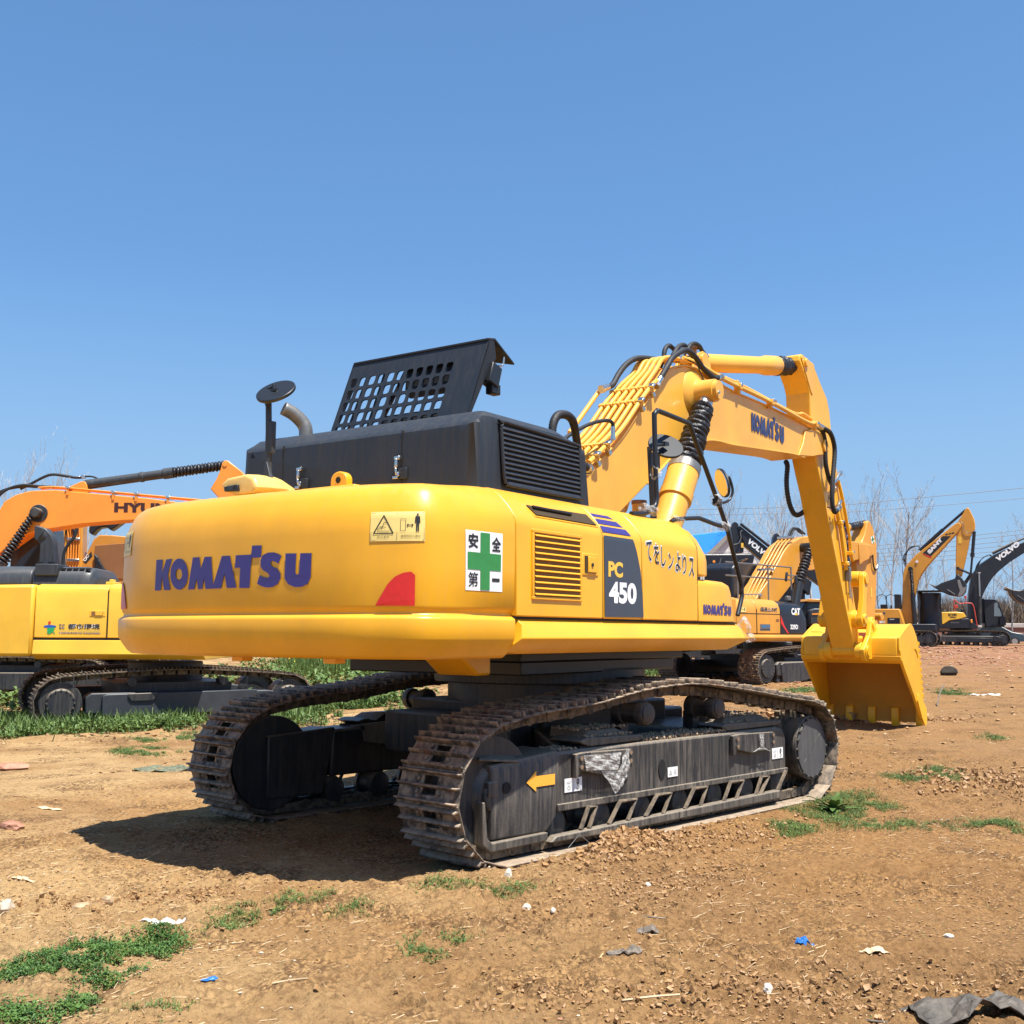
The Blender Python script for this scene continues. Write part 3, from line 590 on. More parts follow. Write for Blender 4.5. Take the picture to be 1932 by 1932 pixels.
# upper frame and its underside
mb = MB(); mb.span((-1.6, -.92, 1.30), (.95, .92, 1.372)); mb.span((-2.6, -1.29, 1.376), (1.3, 1.29, 1.60)); mb.span((-1.5, -.85, 1.20), (.9, .85, 1.30)); mb.build('revolving_frame', BLACK, EX, .01)
mb = MB(); mb.add([(-2.35, -.95, 1.36), (-2.0, -.95, 1.36), (-2.0, -.95, 1.22), (-2.15, -.95, 1.22), (-2.35, -.6, 1.36), (-2.0, -.6, 1.36), (-2.0, -.6, 1.22), (-2.15, -.6, 1.22)], [(0, 1, 2, 3), (7, 6, 5, 4), (0, 4, 5, 1), (1, 5, 6, 2), (2, 6, 7, 3), (3, 7, 4, 0)]); mb.build('frame_beam', Y_MAIN, EX, .02)
mb = MB(); mb.prism([(-1.30, 1.604), (-1.47, 1.604), (-1.555, 1.476), (-1.42, 1.378), (-1.30, 1.372)], -2.5, 1.5, 'yz'); mb.mirror_y(); mb.build('side_skirt', Y_MAIN, EX, .006)
mb = MB(); mb.prism(SEC, -2.49, -.6, 'yz'); mb.mirror_y(); mb.build('left_door', Y_MAIN, EX, .008)
# ---- engine hood
HS = [(-1.24, 2.40), (-1.25, 2.86), (-1.235, 2.915), (-1.19, 2.955), (-1.10, 2.975), (.88, 2.985), (.96, 2.96), (1.0, 2.88), (1.02, 2.40)]
def hs(x, dz=0.0, dy=0.0, low=2.40):
    return [(x, y + dy * (1 if y < 0 else -1), max(z - (dz if z > 2.8 else 0), 2.40)) for y, z in HS]
def hr(x, top, inn):
    return [(x, y + inn * (1 if y < 0 else -1) if abs(y) > .9 else y, min(z, top)) for y, z in HS]
mb = MB(); mb.loft([hr(-2.578, 2.80, .13), hr(-2.572, 2.845, .085), hr(-2.556, 2.865, .045), hr(-2.530, 2.885, .016), hr(-2.49, 2.912, .004), hr(-2.42, 2.958, 0), hr(-2.37, 2.978, 0), hs(-2.30), hs(-1.6, 0), [(x_ , y, z) for (x_, y, z) in hs(-1.30, .055)], [(-1.19 if z < 2.5 else -1.27, y, min(z, 2.85)) for y, z in HS]])
hood = mb.build('engine_hood', HOOD, EX, .012, smooth=28)
for y in (-.618, .53):
    mb = MB(); mb.span((-2.580, y - .004, 2.42), (-2.560, y + .004, 2.86)); mb.build('hood_seam', DARKIN, hood)
# side grille
gr = [(-2.335, 2.855), (-2.32, 2.88), (-2.29, 2.895), (-1.43, 2.872), (-1.385, 2.855), (-1.368, 2.82), (-1.345, 2.52), (-1.352, 2.49), (-1.385, 2.478), (-2.20, 2.478), (-2.26, 2.49), (-2.298, 2.53)]
mb = MB(); mb.prism(gr, -1.256, -1.20, 'xz'); mb.build('grille_recess', DARKIN, hood)
mb = MB()
for k in range(12):
    z = 2.50 + k * .0325
    xl = float(np.interp(z, [2.478, 2.53, 2.86], [-2.22, -2.298, -2.333])); xr = float(np.interp(z, [2.478, 2.82, 2.88], [-1.35, -1.37, -1.42]))
    mb.add([(xl, -1.272, z - .012), (xr, -1.272, z - .012), (xr, -1.258, z + .012), (xl, -1.258, z + .012), (xl, -1.268, z - .015), (xr, -1.268, z - .015), (xr, -1.256, z + .008), (xl, -1.256, z + .008)],
           [(0, 1, 2, 3), (7, 6, 5, 4), (0, 4, 5, 1), (1, 5, 6, 2), (3, 2, 6, 7), (0, 3, 7, 4)])
mb.build('grille_blades', HOOD, hood)
grf = smooth_path([(x, -1.262, z) for x, z in gr] + [(gr[0][0], -1.262, gr[0][1])], 2)
mb = MB(); mb.tube(grf, .013, 8, cap=False); mb.build('grille_frame', HOOD, hood)
# raised perforated lid
def lid_pt(u, v, w=0.0):
    a = Vector((-2.05, .60, 2.96)); right = Vector((-.10 * 0, -1.0, 0)); up = Vector((.20, -.075, .66)).normalized(); nrm = up.cross(right).normalized()
    return a + right * u + up * v + nrm * w
holes = []; mb = MB(); LW, LH = 1.33, .70
cols = 11; pu = .096; u0 = .012; rows = 5; pv = .105; v0 = .045
usx = [0, u0] + [u0 + pu * (k + 1) for k in range(cols)] + [LW]; vsx = [0, v0] + [v0 + pv * (k + 1) for k in range(rows)] + [LH]
for j in range(len(vsx) - 1):
    for i in range(len(usx) - 1):
        a, b_, c, d = usx[i], usx[i + 1], vsx[j], vsx[j + 1]
        if 1 <= i <= cols and 1 <= j <= rows:
            mx_, my_ = (a + b_) / 2, (c + d) / 2; hw, hh, rr_ = .034, .040, .012; N = 16; inn = []; out = []
            for k in range(N):
                t = 2 * math.pi * k / N; ct, st = math.cos(t), math.sin(t)
                e = 4.5; q = (abs(ct) ** e + abs(st) ** e) ** (-1 / e); inn.append((mx_ + hw * ct * q, my_ + hh * st * q))
                s_ = min((b_ - a) / 2 / max(abs(ct), 1e-6), (d - c) / 2 / max(abs(st), 1e-6)); out.append((mx_ + ct * s_, my_ + st * s_))
            # snap four outer points to corners
            for cx_, cy_ in ((a, c), (b_, c), (b_, d), (a, d)):
                kk = min(range(N), key=lambda q: (out[q][0] - cx_) ** 2 + (out[q][1] - cy_) ** 2); out[kk] = (cx_, cy_)
            mb.add([lid_pt(*p) for p in inn + out], [(k, (k + 1) % N, N + (k + 1) % N, N + k) for k in range(N)])
        else:
            mb.add([lid_pt(a, c), lid_pt(b_, c), lid_pt(b_, d), lid_pt(a, d)], [(0, 1, 2, 3)])
lid = mb.build('hood_lid', HOOD, EX, smooth=0)
so = lid.modifiers.new('solid', 'SOLIDIFY'); so.thickness = .012; so.offset = 0
# lid rim: top lip, right flange, inner bracket, gas strut
q = lambda u, v, w=0: lid_pt(u, v, w)
slab([q(0, LH, -.02), q(LW, LH, -.02), q(LW, LH + .035, .05), q(LW, LH - .02, .33), q(.9, LH - .0, .14), q(0, LH + .01, .05)], (0, 0, 1), .016, 'lid_top_lip', HOOD, EX, .003)
slab([q(LW, 0, -.008), q(LW, LH, -.008), q(LW, LH + .01, .05), q(LW, LH - .09, .12), q(LW, .42, .07), q(LW, 0, .02)], (0, -1, 0), .014, 'lid_side_flange', HOOD, EX)
slab([q(-.002, 0, -.006), q(-.002, LH, -.006), q(-.002, LH - .02, .09), q(-.002, 0, .03)], (0, -1, 0), .012, 'lid_side_flange', HOOD, EX)
mb = MB(); mb.add([q(.55, .60, .03), q(1.18, .60, .03), q(1.18, .36, .03), q(.62, .36, .03), q(.55, .60, .10), q(1.18, .60, .10), q(1.18, .36, .10), q(.62, .36, .10)], [(0, 1, 2, 3), (7, 6, 5, 4), (0, 4, 5, 1), (1, 5, 6, 2), (2, 6, 7, 3), (3, 7, 4, 0)]); mb.build('lid_baffle', BLACK, EX)
mb = MB(); mb.add([q(.33, .12, .02), q(.33, .66, .02), q(.37, .66, .02), q(.37, .12, .02), q(.33, .12, .04), q(.33, .66, .04), q(.37, .66, .04), q(.37, .12, .04)], [(0, 1, 2, 3), (7, 6, 5, 4), (0, 4, 5, 1), (1, 5, 6, 2), (2, 6, 7, 3), (3, 7, 4, 0)]); mb.tube([q(.42, .1, .06), q(.54, .62, .05)], .016, 8); mb.tube([q(.13, .02, .03), q(.16, LH - .1, .03)], .013, 8); mb.build('lid_strut', BLACK, EX)
mb = MB(); mb.add([q(.45, .08, .02), q(1.3, .08, .02), q(1.3, .19, .02), q(.45, .19, .02), q(.45, .08, .05), q(1.3, .08, .05), q(1.3, .19, .05), q(.45, .19, .05)], [(0, 1, 2, 3), (7, 6, 5, 4), (0, 4, 5, 1), (1, 5, 6, 2), (2, 6, 7, 3), (3, 7, 4, 0)]); mb.build('lid_sill', HOOD, EX)
c0 = q(LW - .02, LH - .22, .14); mb = MB(); mb.box(c0, (.12, .10, .16), Matrix.Rotation(.3, 3, 'Y')); mb.box(c0 + Vector((.03, 0, -.1)), (.10, .07, .08)); mb.build('lid_latch_box', BLACK, EX, .01)
mb = MB(); mb.tube(smooth_path([q(LW, LH - .04, .20), q(LW, LH - .10, .21), q(LW, LH - .13, .17)], 4), .008, 8); mb.build('lid_hook', CHROME, EX)
# exhaust
ex = smooth_path([(-2.26, .635, 2.93), (-2.26, .635, 3.04), (-2.28, .655, 3.10), (-2.34, .69, 3.16), (-2.41, .725, 3.195)], 6)
mb = MB(); mb.tube(ex, .053, 20, cap=False); e_ = mb.build('exhaust_pipe', STEELG, EX, smooth=60)
so = e_.modifiers.new('solid', 'SOLIDIFY'); so.thickness = .01
mb = MB(); mb.cyl((-2.408, .724, 3.194), (-2.39, .715, 3.184), .047, 20); mb.build('exhaust_mouth', DARKIN, e_)
# chrome toggle latches on the hood
for y in (-.592, .340):
    g = MB(); x = -2.60
    g.box((x, y, 2.672), (.03, .03, .022)); g.box((x, y - .018, 2.672), (.028, .03, .026)); g.tube([(x - .01, y, 2.665), (x - .012, y, 2.60)], .010, 8)
    g.box((x - .005, y - .003, 2.635), (.018, .022, .05)); g.tube([(x - .012, y, 2.60), (x - .008, y - .006, 2.555)], .009, 8)
    g.box((x, y + .004, 2.540), (.03, .045, .02)); g.box((x - .006, y - .022, 2.56), (.02, .02, .03)); g.build('toggle_latch', CHROME, hood, .003)
    g = MB(); g.box((-2.588, y - .03, 2.565), (.02, .10, .075)); g.build('latch_plate', HOOD, hood, .004)
# rear mirror on its post
mp = MB()
mp.prism([(.085, 2.395), (.305, 2.395), (.300, 2.42), (.235, 2.53), (.222, 2.66), (.205, 2.66), (.150, 2.50), (.095, 2.43)], -3.03, -3.00, 'yz')
mp.tube([(-3.0, .212, 2.60), (-3.0, .235, 3.075)], .022, 10); mp.box((-3.0, .205, 2.83), (.035, .07, .22))
mp.add([(-3.0, .225, 2.96), (-3.0, .29, 3.10), (-3.0, .22, 3.10), (-2.99, .225, 2.96), (-2.99, .29, 3.10), (-2.99, .22, 3.10)], [(0, 1, 2), (5, 4, 3), (0, 3, 4, 1), (1, 4, 5, 2), (2, 5, 3, 0)])
post = mp.build('mirror_post', GREYMACH, EX, .004)
mb = MB(); ax = Vector((-.64, -.18, .74)).normalized(); cc = Vector((-3.0, .165, 3.145)); rot = Vector((0, 0, 1)).rotation_difference(ax).to_matrix()
mb.add([tuple(cc + rot @ Vector((.140 * math.cos(t), .140 * math.sin(t), z))) for z in (-.012, .012) for t in [2 * math.pi * k / 32 for k in range(32)]], [tuple(range(31, -1, -1)), tuple(range(32, 64))] + [(k, (k + 1) % 32, 32 + (k + 1) % 32, 32 + k) for k in range(32)])
rm_ = mb.build('rear_mirror', BLACK, EX, .006)
mb = MB(); mb.tube([(-3.0, .285, 3.12), (-3.0, .28, 3.165), (-3.0, .19, 3.185), (-3.0, .185, 3.20)], .010, 8); mb.cyl((-3.0, .19, 3.20), (-3.0, .18, 3.15), .012); mb.box((-3.0, .17, 3.155), (.05, .05, .02)); mb.build('mirror_bracket', BLACK, rm_, .002)
# rear camera housing
def camring(x, s, dz=0.0):
    pts = [(-.02, 0), (.03, -.035), (.20, -.04), (.33, .0), (.36, .045), (.30, .085), (.10, .10), (.02, .07)]
    return [(x, .10 + p[0] * s + (1 - s) * .16, 2.455 + p[1] * s + dz) for p in pts]
mb = MB(); mb.loft([camring(-3.215, .86), camring(-3.20, .97), camring(-3.10, 1.0, .006), camring(-2.95, .95, .012), camring(-2.80, .7, -.01)]); ch = mb.build('camera_housing', plain('pale_yellow_cover', (.72, .48, .14), .4, noise=.05), EX, .012, smooth=50)
mb = MB(); mb.prism([(.25, 2.44), (.39, 2.445), (.395, 2.478), (.26, 2.486)], -3.232, -3.20, 'yz'); mb.build('camera_window', BLACK, ch, .005)
mb = MB(); mb.prism([(.30, 2.452), (.345, 2.453), (.347, 2.474), (.302, 2.477)], -3.236, -3.23, 'yz'); mb.build('camera_lens', GLASS, ch)

# ---- cab on the far side of the hood
CB = [(-.62, 1.62), (1.45, 1.62), (1.62, 1.75), (1.66, 2.0), (1.36, 2.93), (1.22, 2.99), (-.55, 2.99), (-.62, 2.9)]
mb = MB(); mb.prism(CB, .42, 1.42, 'xz'); cab = mb.build('cab', Y_MAIN, EX, .03)
for poly, nm in (([(-.5, 2.15), (.15, 2.15), (.15, 2.85), (-.5, 2.85)], 'cab_window'), ([(.25, 1.8), (1.3, 1.8), (1.5, 2.0), (1.24, 2.85), (.25, 2.85)], 'cab_window')):
    for y in (.416, 1.424):
        mb = MB(); mb.prism(poly, y - .003, y + .003, 'xz'); mb.build(nm, GLASS, cab)
# ---- hand rail frame, mirrors and brackets at the right front
def rail(name, pts, r=.020, mat=BLACK, parent=EX, n=5):
    mb = MB(); mb.tube(smooth_path(pts, n), r, 10); return mb.build(name, mat, parent, smooth=60)
YR = -1.30
fr_ = rail('grab_rail', [(-.663, YR, 2.431), (-.46, YR, 2.455), (-.31, YR, 2.505), (-.25, YR, 2.58), (-.256, YR, 2.75), (-.272, YR, 3.24), (-.262, YR, 3.285), (-.225, YR, 3.312), (-.17, YR, 3.318), (.33, YR, 3.305), (.372, YR, 3.295), (.40, YR, 3.26), (.86, YR, 2.745), (1.09, YR, 2.471), (1.20, YR, 2.291), (1.38, YR, 1.99), (1.40, YR, 1.90), (1.395, YR, 1.84), (1.30, YR, 1.68)], .021)
rail('grab_rail', [(.0, YR, 2.425), (.10, YR, 2.455), (.47, YR, 2.497), (.56, YR, 2.50), (.885, YR, 2.474), (1.08, YR, 2.47)], .019)
mb = MB(); mb.tube([(.06, -1.1, 2.44), (.01, -1.1, 3.07)], .02, 8); mb.tube([(.10, -1.1, 2.44), (.08, -1.1, 2.83)], .018, 8); mb.box((-.05, -1.18, 2.94), (.16, .02, .12)); mb.build('rail_support', GREYMACH, EX)
mb = MB(); mb.cyl((.10, -.95, 2.40), (.10, -.95, 2.60), .06, 16); mb.build('filler_neck', OCHRE, EX); mb = MB(); mb.cyl((.10, -.95, 2.60), (.10, -.95, 2.635), .066, 16); mb.build('filler_cap', BROWN, EX, .004)
def disc(name, c, ax, rx, ry, th, mat, parent=EX, spin=0):
    mb = MB(); rot = Vector((0, 0, 1)).rotation_difference(Vector(ax).normalized()).to_matrix() @ Matrix.Rotation(spin, 3, 'Z'); c = Vector(c)
    mb.add([tuple(c + rot @ Vector((rx * math.cos(t), ry * math.sin(t), z))) for z in (-th / 2, th / 2) for t in [2 * math.pi * k / 32 for k in range(32)]], [tuple(range(31, -1, -1)), tuple(range(32, 64))] + [(k, (k + 1) % 32, 32 + (k + 1) % 32, 32 + k) for k in range(32)])
    return mb.build(name, mat, parent, .004)
m1 = disc('side_mirror', (-.02, -1.27, 3.055), (-.48, -.56, .66), .150, .150, .022, BLACK, spin=.5)
mb = MB(); mb.box((-.10, -1.30, 3.06), (.07, .05, .03)); mb.tube([(-.24, -1.3, 3.03), (-.08, -1.3, 3.06)], .014, 8); mb.build('mirror_bracket', BLACK, m1)
m2 = disc('front_mirror', (1.02, -1.30, 2.865), (-.80, .60, -.05), .155, .10, .022, BLACK, spin=0)
m2g = disc('mirror_glass', (1.012, -1.295, 2.865), (-.80, .60, -.05), .145, .09, .016, MIRROR, m2)
mb = MB(); mb.tube(smooth_path([(1.09, -1.30, 2.88), (1.11, -1.31, 2.93), (1.145, -1.32, 2.90), (1.17, -1.33, 2.80), (1.13, -1.31, 2.72), (1.0, -1.30, 2.68), (.91, -1.3, 2.68)], 4), .013, 8); mb.box((.90, -1.3, 2.68), (.07, .06, .06)); mb.build('mirror_bracket', BLACK, m2)
def wrapbit(c, r, seed, parent=EX, name='plastic_wrap'):
    rg = random.Random(seed); mb = MB(); n = 14; c = Vector(c)
    rings = []
    for j in range(6):
        t = j / 5; rings.append([tuple(c + Vector(((t - .5) * r[0] * 2, math.cos(a) * r[1] * rg.uniform(.7, 1.25), math.sin(a) * r[2] * rg.uniform(.7, 1.25)))) for a in [2 * math.pi * k / n for k in range(n)]])
    mb.loft(rings, cap=False); return mb.build(name, MATS['clear_wrap'], parent, smooth=0)
wrapbit((.88, -1.3, 2.70), (.05, .045, .05), 1); wrapbit((.96, -1.3, 2.66), (.06, .02, .03), 2); wrapbit((-.256, -1.3, 2.80), (.035, .035, .05), 3); wrapbit((1.02, -1.3, 2.475), (.09, .035, .04), 4)
wrapbit((-.38, -1.3, 2.49), (.12, .03, .04), 5); wrapbit((.12, -1.3, 2.455), (.1, .025, .025), 6); wrapbit((.93, -1.52, 1.56), (.05, .05, .09), 7); wrapbit((1.0, -1.54, 1.48), (.06, .03, .04), 8)
# ---- boom
BY0, BY1 = -.33, .10
BTOP = [(-.36, 1.98), (-.28, 2.45), (.0, 2.73), (.26, 2.935), (.54, 3.113), (.90, 3.36), (1.283, 3.705), (1.544, 3.92), (1.725, 4.10), (1.941, 4.235), (2.26, 4.33), (2.591, 4.345), (2.937, 4.315), (3.46, 4.280), (4.36, 4.282), (5.34, 4.265), (6.0, 4.225), (6.30, 4.208), (6.46, 4.175), (6.545, 4.115), (6.565, 4.06), (6.54, 4.00), (6.47, 3.95)]
BBOT = [(6.19, 3.905), (5.95, 3.855), (5.683, 3.803), (5.313, 3.800), (4.6, 3.745), (3.46, 3.653), (3.10, 3.640), (2.80, 3.610), (2.50, 3.535), (2.2, 3.42), (1.92, 3.300), (1.631, 3.120), (1.412, 2.972), (.865, 2.635), (.42, 2.34), (.10, 2.02), (-.02, 1.86), (-.20, 1.80), (-.33, 1.86)]
BP = BTOP + BBOT
boom = MB().prism(BP, BY0 + .004, BY1 - .004, 'xz').build('boom', Y_BOOM, EX, .012, smooth=30)
# side plate lips that stand a little proud of the flanges, and the cast nose
lip = [(5.45, 3.80), (5.95, 3.852), (6.19, 3.902), (6.47, 3.948), (6.545, 4.0), (6.57, 4.06), (6.548, 4.118), (6.46, 4.178), (6.30, 4.212), (5.95, 4.228), (5.70, 4.15), (5.62, 3.98)]
MB().prism(lip, BY0 - .022, BY0 + .004, 'xz').build('boom_nose_plate', Y_BOOM, EX, .008)
MB().prism(lip, BY1 - .004, BY1 + .022, 'xz').build('boom_nose_plate', Y_BOOM, EX, .008)
def edge_strip(pts, y0, y1, w, name, mat, parent):
    """flange strip following a profile line"""
    mb = MB(); rings = []
    P = smooth_path([(p[0], 0, p[1]) for p in pts], 3)
    for i, p in enumerate(P):
        t = (P[min(i + 1, len(P) - 1)] - P[max(i - 1, 0)]).normalized(); n = Vector((-t.z, 0, t.x)); a = p + n * w / 2; c = p - n * w / 2
        rings.append([(a.x, y0, a.z), (a.x, y1, a.z), (c.x, y1, c.z), (c.x, y0, c.z)])
    mb.loft(rings); return mb.build(name, mat, parent, .003)
edge_strip([p for p in BTOP[3:18]], BY0 - .012, BY1 + .012, .016, 'boom_top_flange', Y_BOOM, boom)
edge_strip([p for p in BBOT[2:13]], BY0 - .016, BY1 + .016, .014, 'boom_bottom_flange', Y_BOOM, boom)
logo(lambda u, v: Vector((3.98 + u, BY0 - .004, 3.90 + v - .002 * u)), 'lettering', NAVY2, boom, 1.02, 1.55)
# pivot cap on the nose
MB().cyl((6.40, BY0 - .022, 4.058), (6.40, BY0 - .05, 4.058), .088, 24).build('pivot_cap', Y_BOOM, boom, .006)
MB().cyl((6.40, BY1 + .02, 4.058), (6.40, BY1 + .05, 4.058), .088, 24).build('pivot_cap', Y_BOOM, boom, .006)
# boss for the boom cylinders
mb = MB(); mb.lathe((2.46, BY0 + .02, 4.07), (2.46, -.63, 4.07), [(0, .27), (.08, .25), (.17, .20), (.26, .145), (.40, .125), (.86, .122), (.87, .105), (1.0, .10)], 28)
mb.lathe((2.46, BY1 - .02, 4.07), (2.46, .40, 4.07), [(0, .27), (.08, .25), (.17, .20), (.26, .145), (.40, .125), (.86, .122), (.87, .105), (1.0, .10)], 28)
boss = mb.build('cylinder_boss', Y_BOOM, boom, smooth=30)
mb = MB(); mb.cyl((2.40, -.64, 4.03), (2.40, -.655, 4.03), .02, 6); mb.build('boss_bolt', CHROME, boss)
def bellows(a, b, r0, r1, n, name, parent, mat=BOOT, seed=0, rough=.16):
    a = Vector(a); b = Vector(b); prof = []; k = n * 6; rg = random.Random(seed)
    for i in range(k + 1):
        t = i / k; r = r0 + (r1 - r0) * t; w = abs(math.sin(math.pi * n * t)) ** .6; prof.append((t, r * (1 - rough + rough * 1.3 * w)))
    mb = MB(); mb.lathe(a, b, prof, 28)
    d = (b - a).normalized(); vs = []
    for i, v in enumerate(mb.v):
        v = Vector(v); t = (v - a).dot(d); c = a + d * t; rad = v - c; ang = (i % 28) / 28 * 6.283; row = i // 28
        f = 1 + .05 * math.sin(ang * 3 + row * .7) + rg.uniform(-.035, .035); vs.append(tuple(c + rad * f))
    mb.v = vs; return mb.build(name, mat, parent, smooth=70)
for sy_, nm in ((-.475, 1), (.245, 2)):
    top = Vector((2.455, sy_, 4.00)); bot = Vector((.90, sy_ - .005, 1.62)); d = (bot - top).normalized()
    mb = MB(); mb.lathe(top + d * 1.04, bot, [(0, .158), (.0, .163), (.14, .163), (.145, .170), (.20, .170), (.205, .150), (1.0, .148)], 30)
    cyl = mb.build('boom_cylinder', Y_BOOM, EX, smooth=30)
    bellows(top + d * .12, top + d * .98, .105, .150, 13, 'dust_boot', cyl, seed=nm)
    mb = MB(); mb.lathe(top + d * .955, top + d * 1.045, [(0, .160), (0, .166), (1, .168), (1, .16)], 28); mb.build('boot_clamp', STEELG, cyl)
    mb = MB(); mb.lathe(top + d * .03, top + d * .13, [(0, .07), (.1, .085), (.9, .085), (1, .07)], 22); mb.build('rod_end', CHROME, cyl)
# ---- arm cylinder on top of the boom
ca = Vector((2.93, -.115, 4.53)); cb = Vector((6.08, -.115, 5.125)); d = (cb - ca).normalized(); L = (cb - ca).length
mb = MB(); mb.lathe(ca, ca + d * 2.42, [(0, .09), (.03, .095), (.04, .107), (.80, .107), (.82, .118), (.86, .128), (.99, .128), (1.0, .12)], 30)
acyl = mb.build('arm_cylinder', Y_BOOM, EX, smooth=30)
bellows(ca + d * 2.42, ca + d * 3.04, .128, .110, 6, 'dust_boot', acyl, seed=5, rough=.10)
mb = MB(); mb.cyl(tuple(ca + d * 3.0), tuple(cb), .05, 16); mb.build('rod', CHROME, acyl)
# bracket for the cylinder foot
br = [(2.62, 4.34), (2.70, 4.50), (2.80, 4.60), (2.90, 4.64), (3.0, 4.63), (3.08, 4.56), (3.16, 4.30)]
mb = MB(); mb.prism(br, -.235, -.205, 'xz'); mb.prism(br, -.025, .005, 'xz'); mb.cyl((2.90, -.26, 4.535), (2.90, .03, 4.535), .075, 20); mb.build('cylinder_bracket', Y_BOOM, boom, .006)
# ---- rigid pipes along the boom
def off_path(ts, y, lift, pts=BTOP):
    P = [(p[0], p[1]) for p in pts]; out = []
    for i in ts:
        a = P[max(i - 1, 0)]; c = P[min(i + 1, len(P) - 1)]; t = Vector((c[0] - a[0], c[1] - a[1])).normalized(); n = Vector((-t.y, t.x))
        out.append((P[i][0] + n.x * lift, y, P[i][1] + n.y * lift))
    return out
pipes = []
for k, y in enumerate((-.355, -.27, -.185, -.10, -.02, .06)):
    pth = off_path([3, 4, 5, 6, 7], y, .085)
    lo = Vector(pth[0]); d0 = (Vector(pth[1]) - lo).normalized(); start = lo - d0 * .02 + Vector((-.05 - .03 * (k % 2), 0, -.06))
    if k == 0: pts = [lo + Vector((.05, 0, .03))] + [Vector(p) for p in pth[1:]] + [Vector((1.64, y, 4.06))]
    else:
        e1 = Vector((1.70 + .02 * k, y, 4.19)); e2 = Vector((1.98, -.30 + .07 * k, 4.37)); e3 = Vector((2.40, -.30 + .07 * k, 4.44))
        pts = [start] + [Vector(p) for p in pth[1:]] + [e1, e2, e3]
    mb = MB(); mb.tube(smooth_path(pts, 4), .024, 10); pipes.append(mb.build('hydraulic_pipe', Y_BOOM, boom, smooth=60))
for ti, f in ((3, .55), (4, .2), (5, .95), (6, .75)):
    a = Vector((BTOP[ti][0], 0, BTOP[ti][1])); c = Vector((BTOP[ti + 1][0], 0, BTOP[ti + 1][1])); p = a + (c - a) * f; t = (c - a).normalized(); n = Vector((-t.z, 0, t.x)); rot = Matrix((t, Vector((0, 1, 0)), n)).transposed()
    mb = MB(); mb.box(p + n * .045 + Vector((0, -.15, 0)), (.045, .50, .012), rot)
    for y in (-.355, -.27, -.185, -.10, -.02, .06):
        if (y * 100) % 2 < 3: mb.box(p + n * .085 + Vector((0, y, 0)), (.045, .070, .062), rot)
    mb.build('pipe_clamp', Y_BOOM, boom, .006)
    mb = MB(); mb.box(p + n * .11 + Vector((0, -.385, 0)), (.055, .06, .028), rot); mb.box(p + n * .03 + Vector((0, -.36, -.0)), (.05, .04, .10), rot); mb.build('clamp_bolt', CHROME, boom, .006)
for pts, r in (([(2.40, -.12, 4.44), (2.75, -.16, 4.47), (3.3, -.30, 4.41), (3.965, -.30, 4.405), (5.373, -.30, 4.355), (5.75, -.30, 4.40), (6.05, -.30, 4.37), (6.24, -.30, 4.33)], .021),
               ([(2.36, -.22, 4.46), (2.62, -.30, 4.43), (3.0, -.37, 4.355), (3.42, -.37, 4.34), (4.47, -.37, 4.325), (5.686, -.37, 4.275), (6.0, -.37, 4.30), (6.20, -.37, 4.285)], .026),
               ([(2.40, .0, 4.44), (3.2, .08, 4.40), (4.5, .08, 4.39), (5.9, .08, 4.33), (6.2, .08, 4.30)], .022)):
    mb = MB(); mb.tube(smooth_path(pts, 5), r, 10); mb.build('hydraulic_pipe', Y_BOOM, boom, smooth=60)
for x, z in ((3.55, 4.34), (4.50, 4.325), (6.02, 4.29)):
    mb = MB(); mb.box((x, -.37, z), (.06, .07, .07)); mb.box((x, -.36, z - .045), (.05, .05, .06)); mb.box((x, -.335, z + .0), (.05, .04, .10)); mb.build('pipe_clamp', Y_BOOM, boom, .006)
    mb = MB(); mb.box((x + .015, -.39, z + .02), (.05, .04, .035)); mb.build('clamp_bolt', CHROME, boom, .005)
for x, z in ((3.62, 4.41), (4.75, 4.38), (6.05, 4.37)):
    mb = MB(); mb.box((x, -.30, z), (.06, .07, .05)); mb.build('pipe_clamp', BROWN if x == 4.75 else Y_BOOM, boom, .006)
def hose(pts, r=.026, parent=None, mat=RUBBER, n=6, name='hydraulic_hose', ribbed=0, fit=True):
    P = smooth_path(pts, n); mb = MB()
    if ribbed:
        Q = smooth_path(pts, ribbed); mb.tube(Q, [r * (1.0 if i % 2 else .84) for i in range(len(Q))], 12)
    else: mb.tube(P, r, 12)
    o = mb.build(name, mat, parent or EX, smooth=70)
    if fit:
        for a, c in ((P[0], P[2]), (P[-1], P[-3])):
            dd = (a - c).normalized(); g = MB(); g.tube([a + dd * .07, a - dd * .03], r * 1.15, 12); g.tube([a + dd * .095, a + dd * .06], r * 1.5, 6); g.build('hose_fitting', CHROME, o)
    return o
hose([(-.85, -.70, 2.93), (-.862, -.70, 3.13), (-.80, -.70, 3.24), (-.68, -.70, 3.275), (-.55, -.68, 3.265), (-.44, -.64, 3.225), (-.30, -.58, 3.11), (-.12, -.50, 2.98), (.10, -.43, 2.96)], .036, n=5, ribbed=14)
hose([(-.30, -.40, 3.12), (-.095, -.40, 3.24), (.23, -.40, 3.378), (.50, -.40, 3.45), (.605, -.40, 3.44), (.615, -.40, 3.38)], .018)
hose([(1.62, -.36, 4.05), (1.73, -.38, 4.19), (1.86, -.38, 4.32), (2.02, -.38, 4.41), (2.16, -.38, 4.47), (2.28, -.38, 4.475), (2.42, -.38, 4.44), (2.55, -.38, 4.375), (2.70, -.38, 4.335), (2.86, -.38, 4.31), (2.98, -.375, 4.335)], .030)
hose([(1.28, .06, 3.96), (1.39, .05, 4.01), (1.51, .05, 4.14), (1.655, .05, 4.264), (1.79, .03, 4.35), (1.93, .0, 4.39), (2.14, -.05, 4.41), (2.3, -.06, 4.42)], .030)
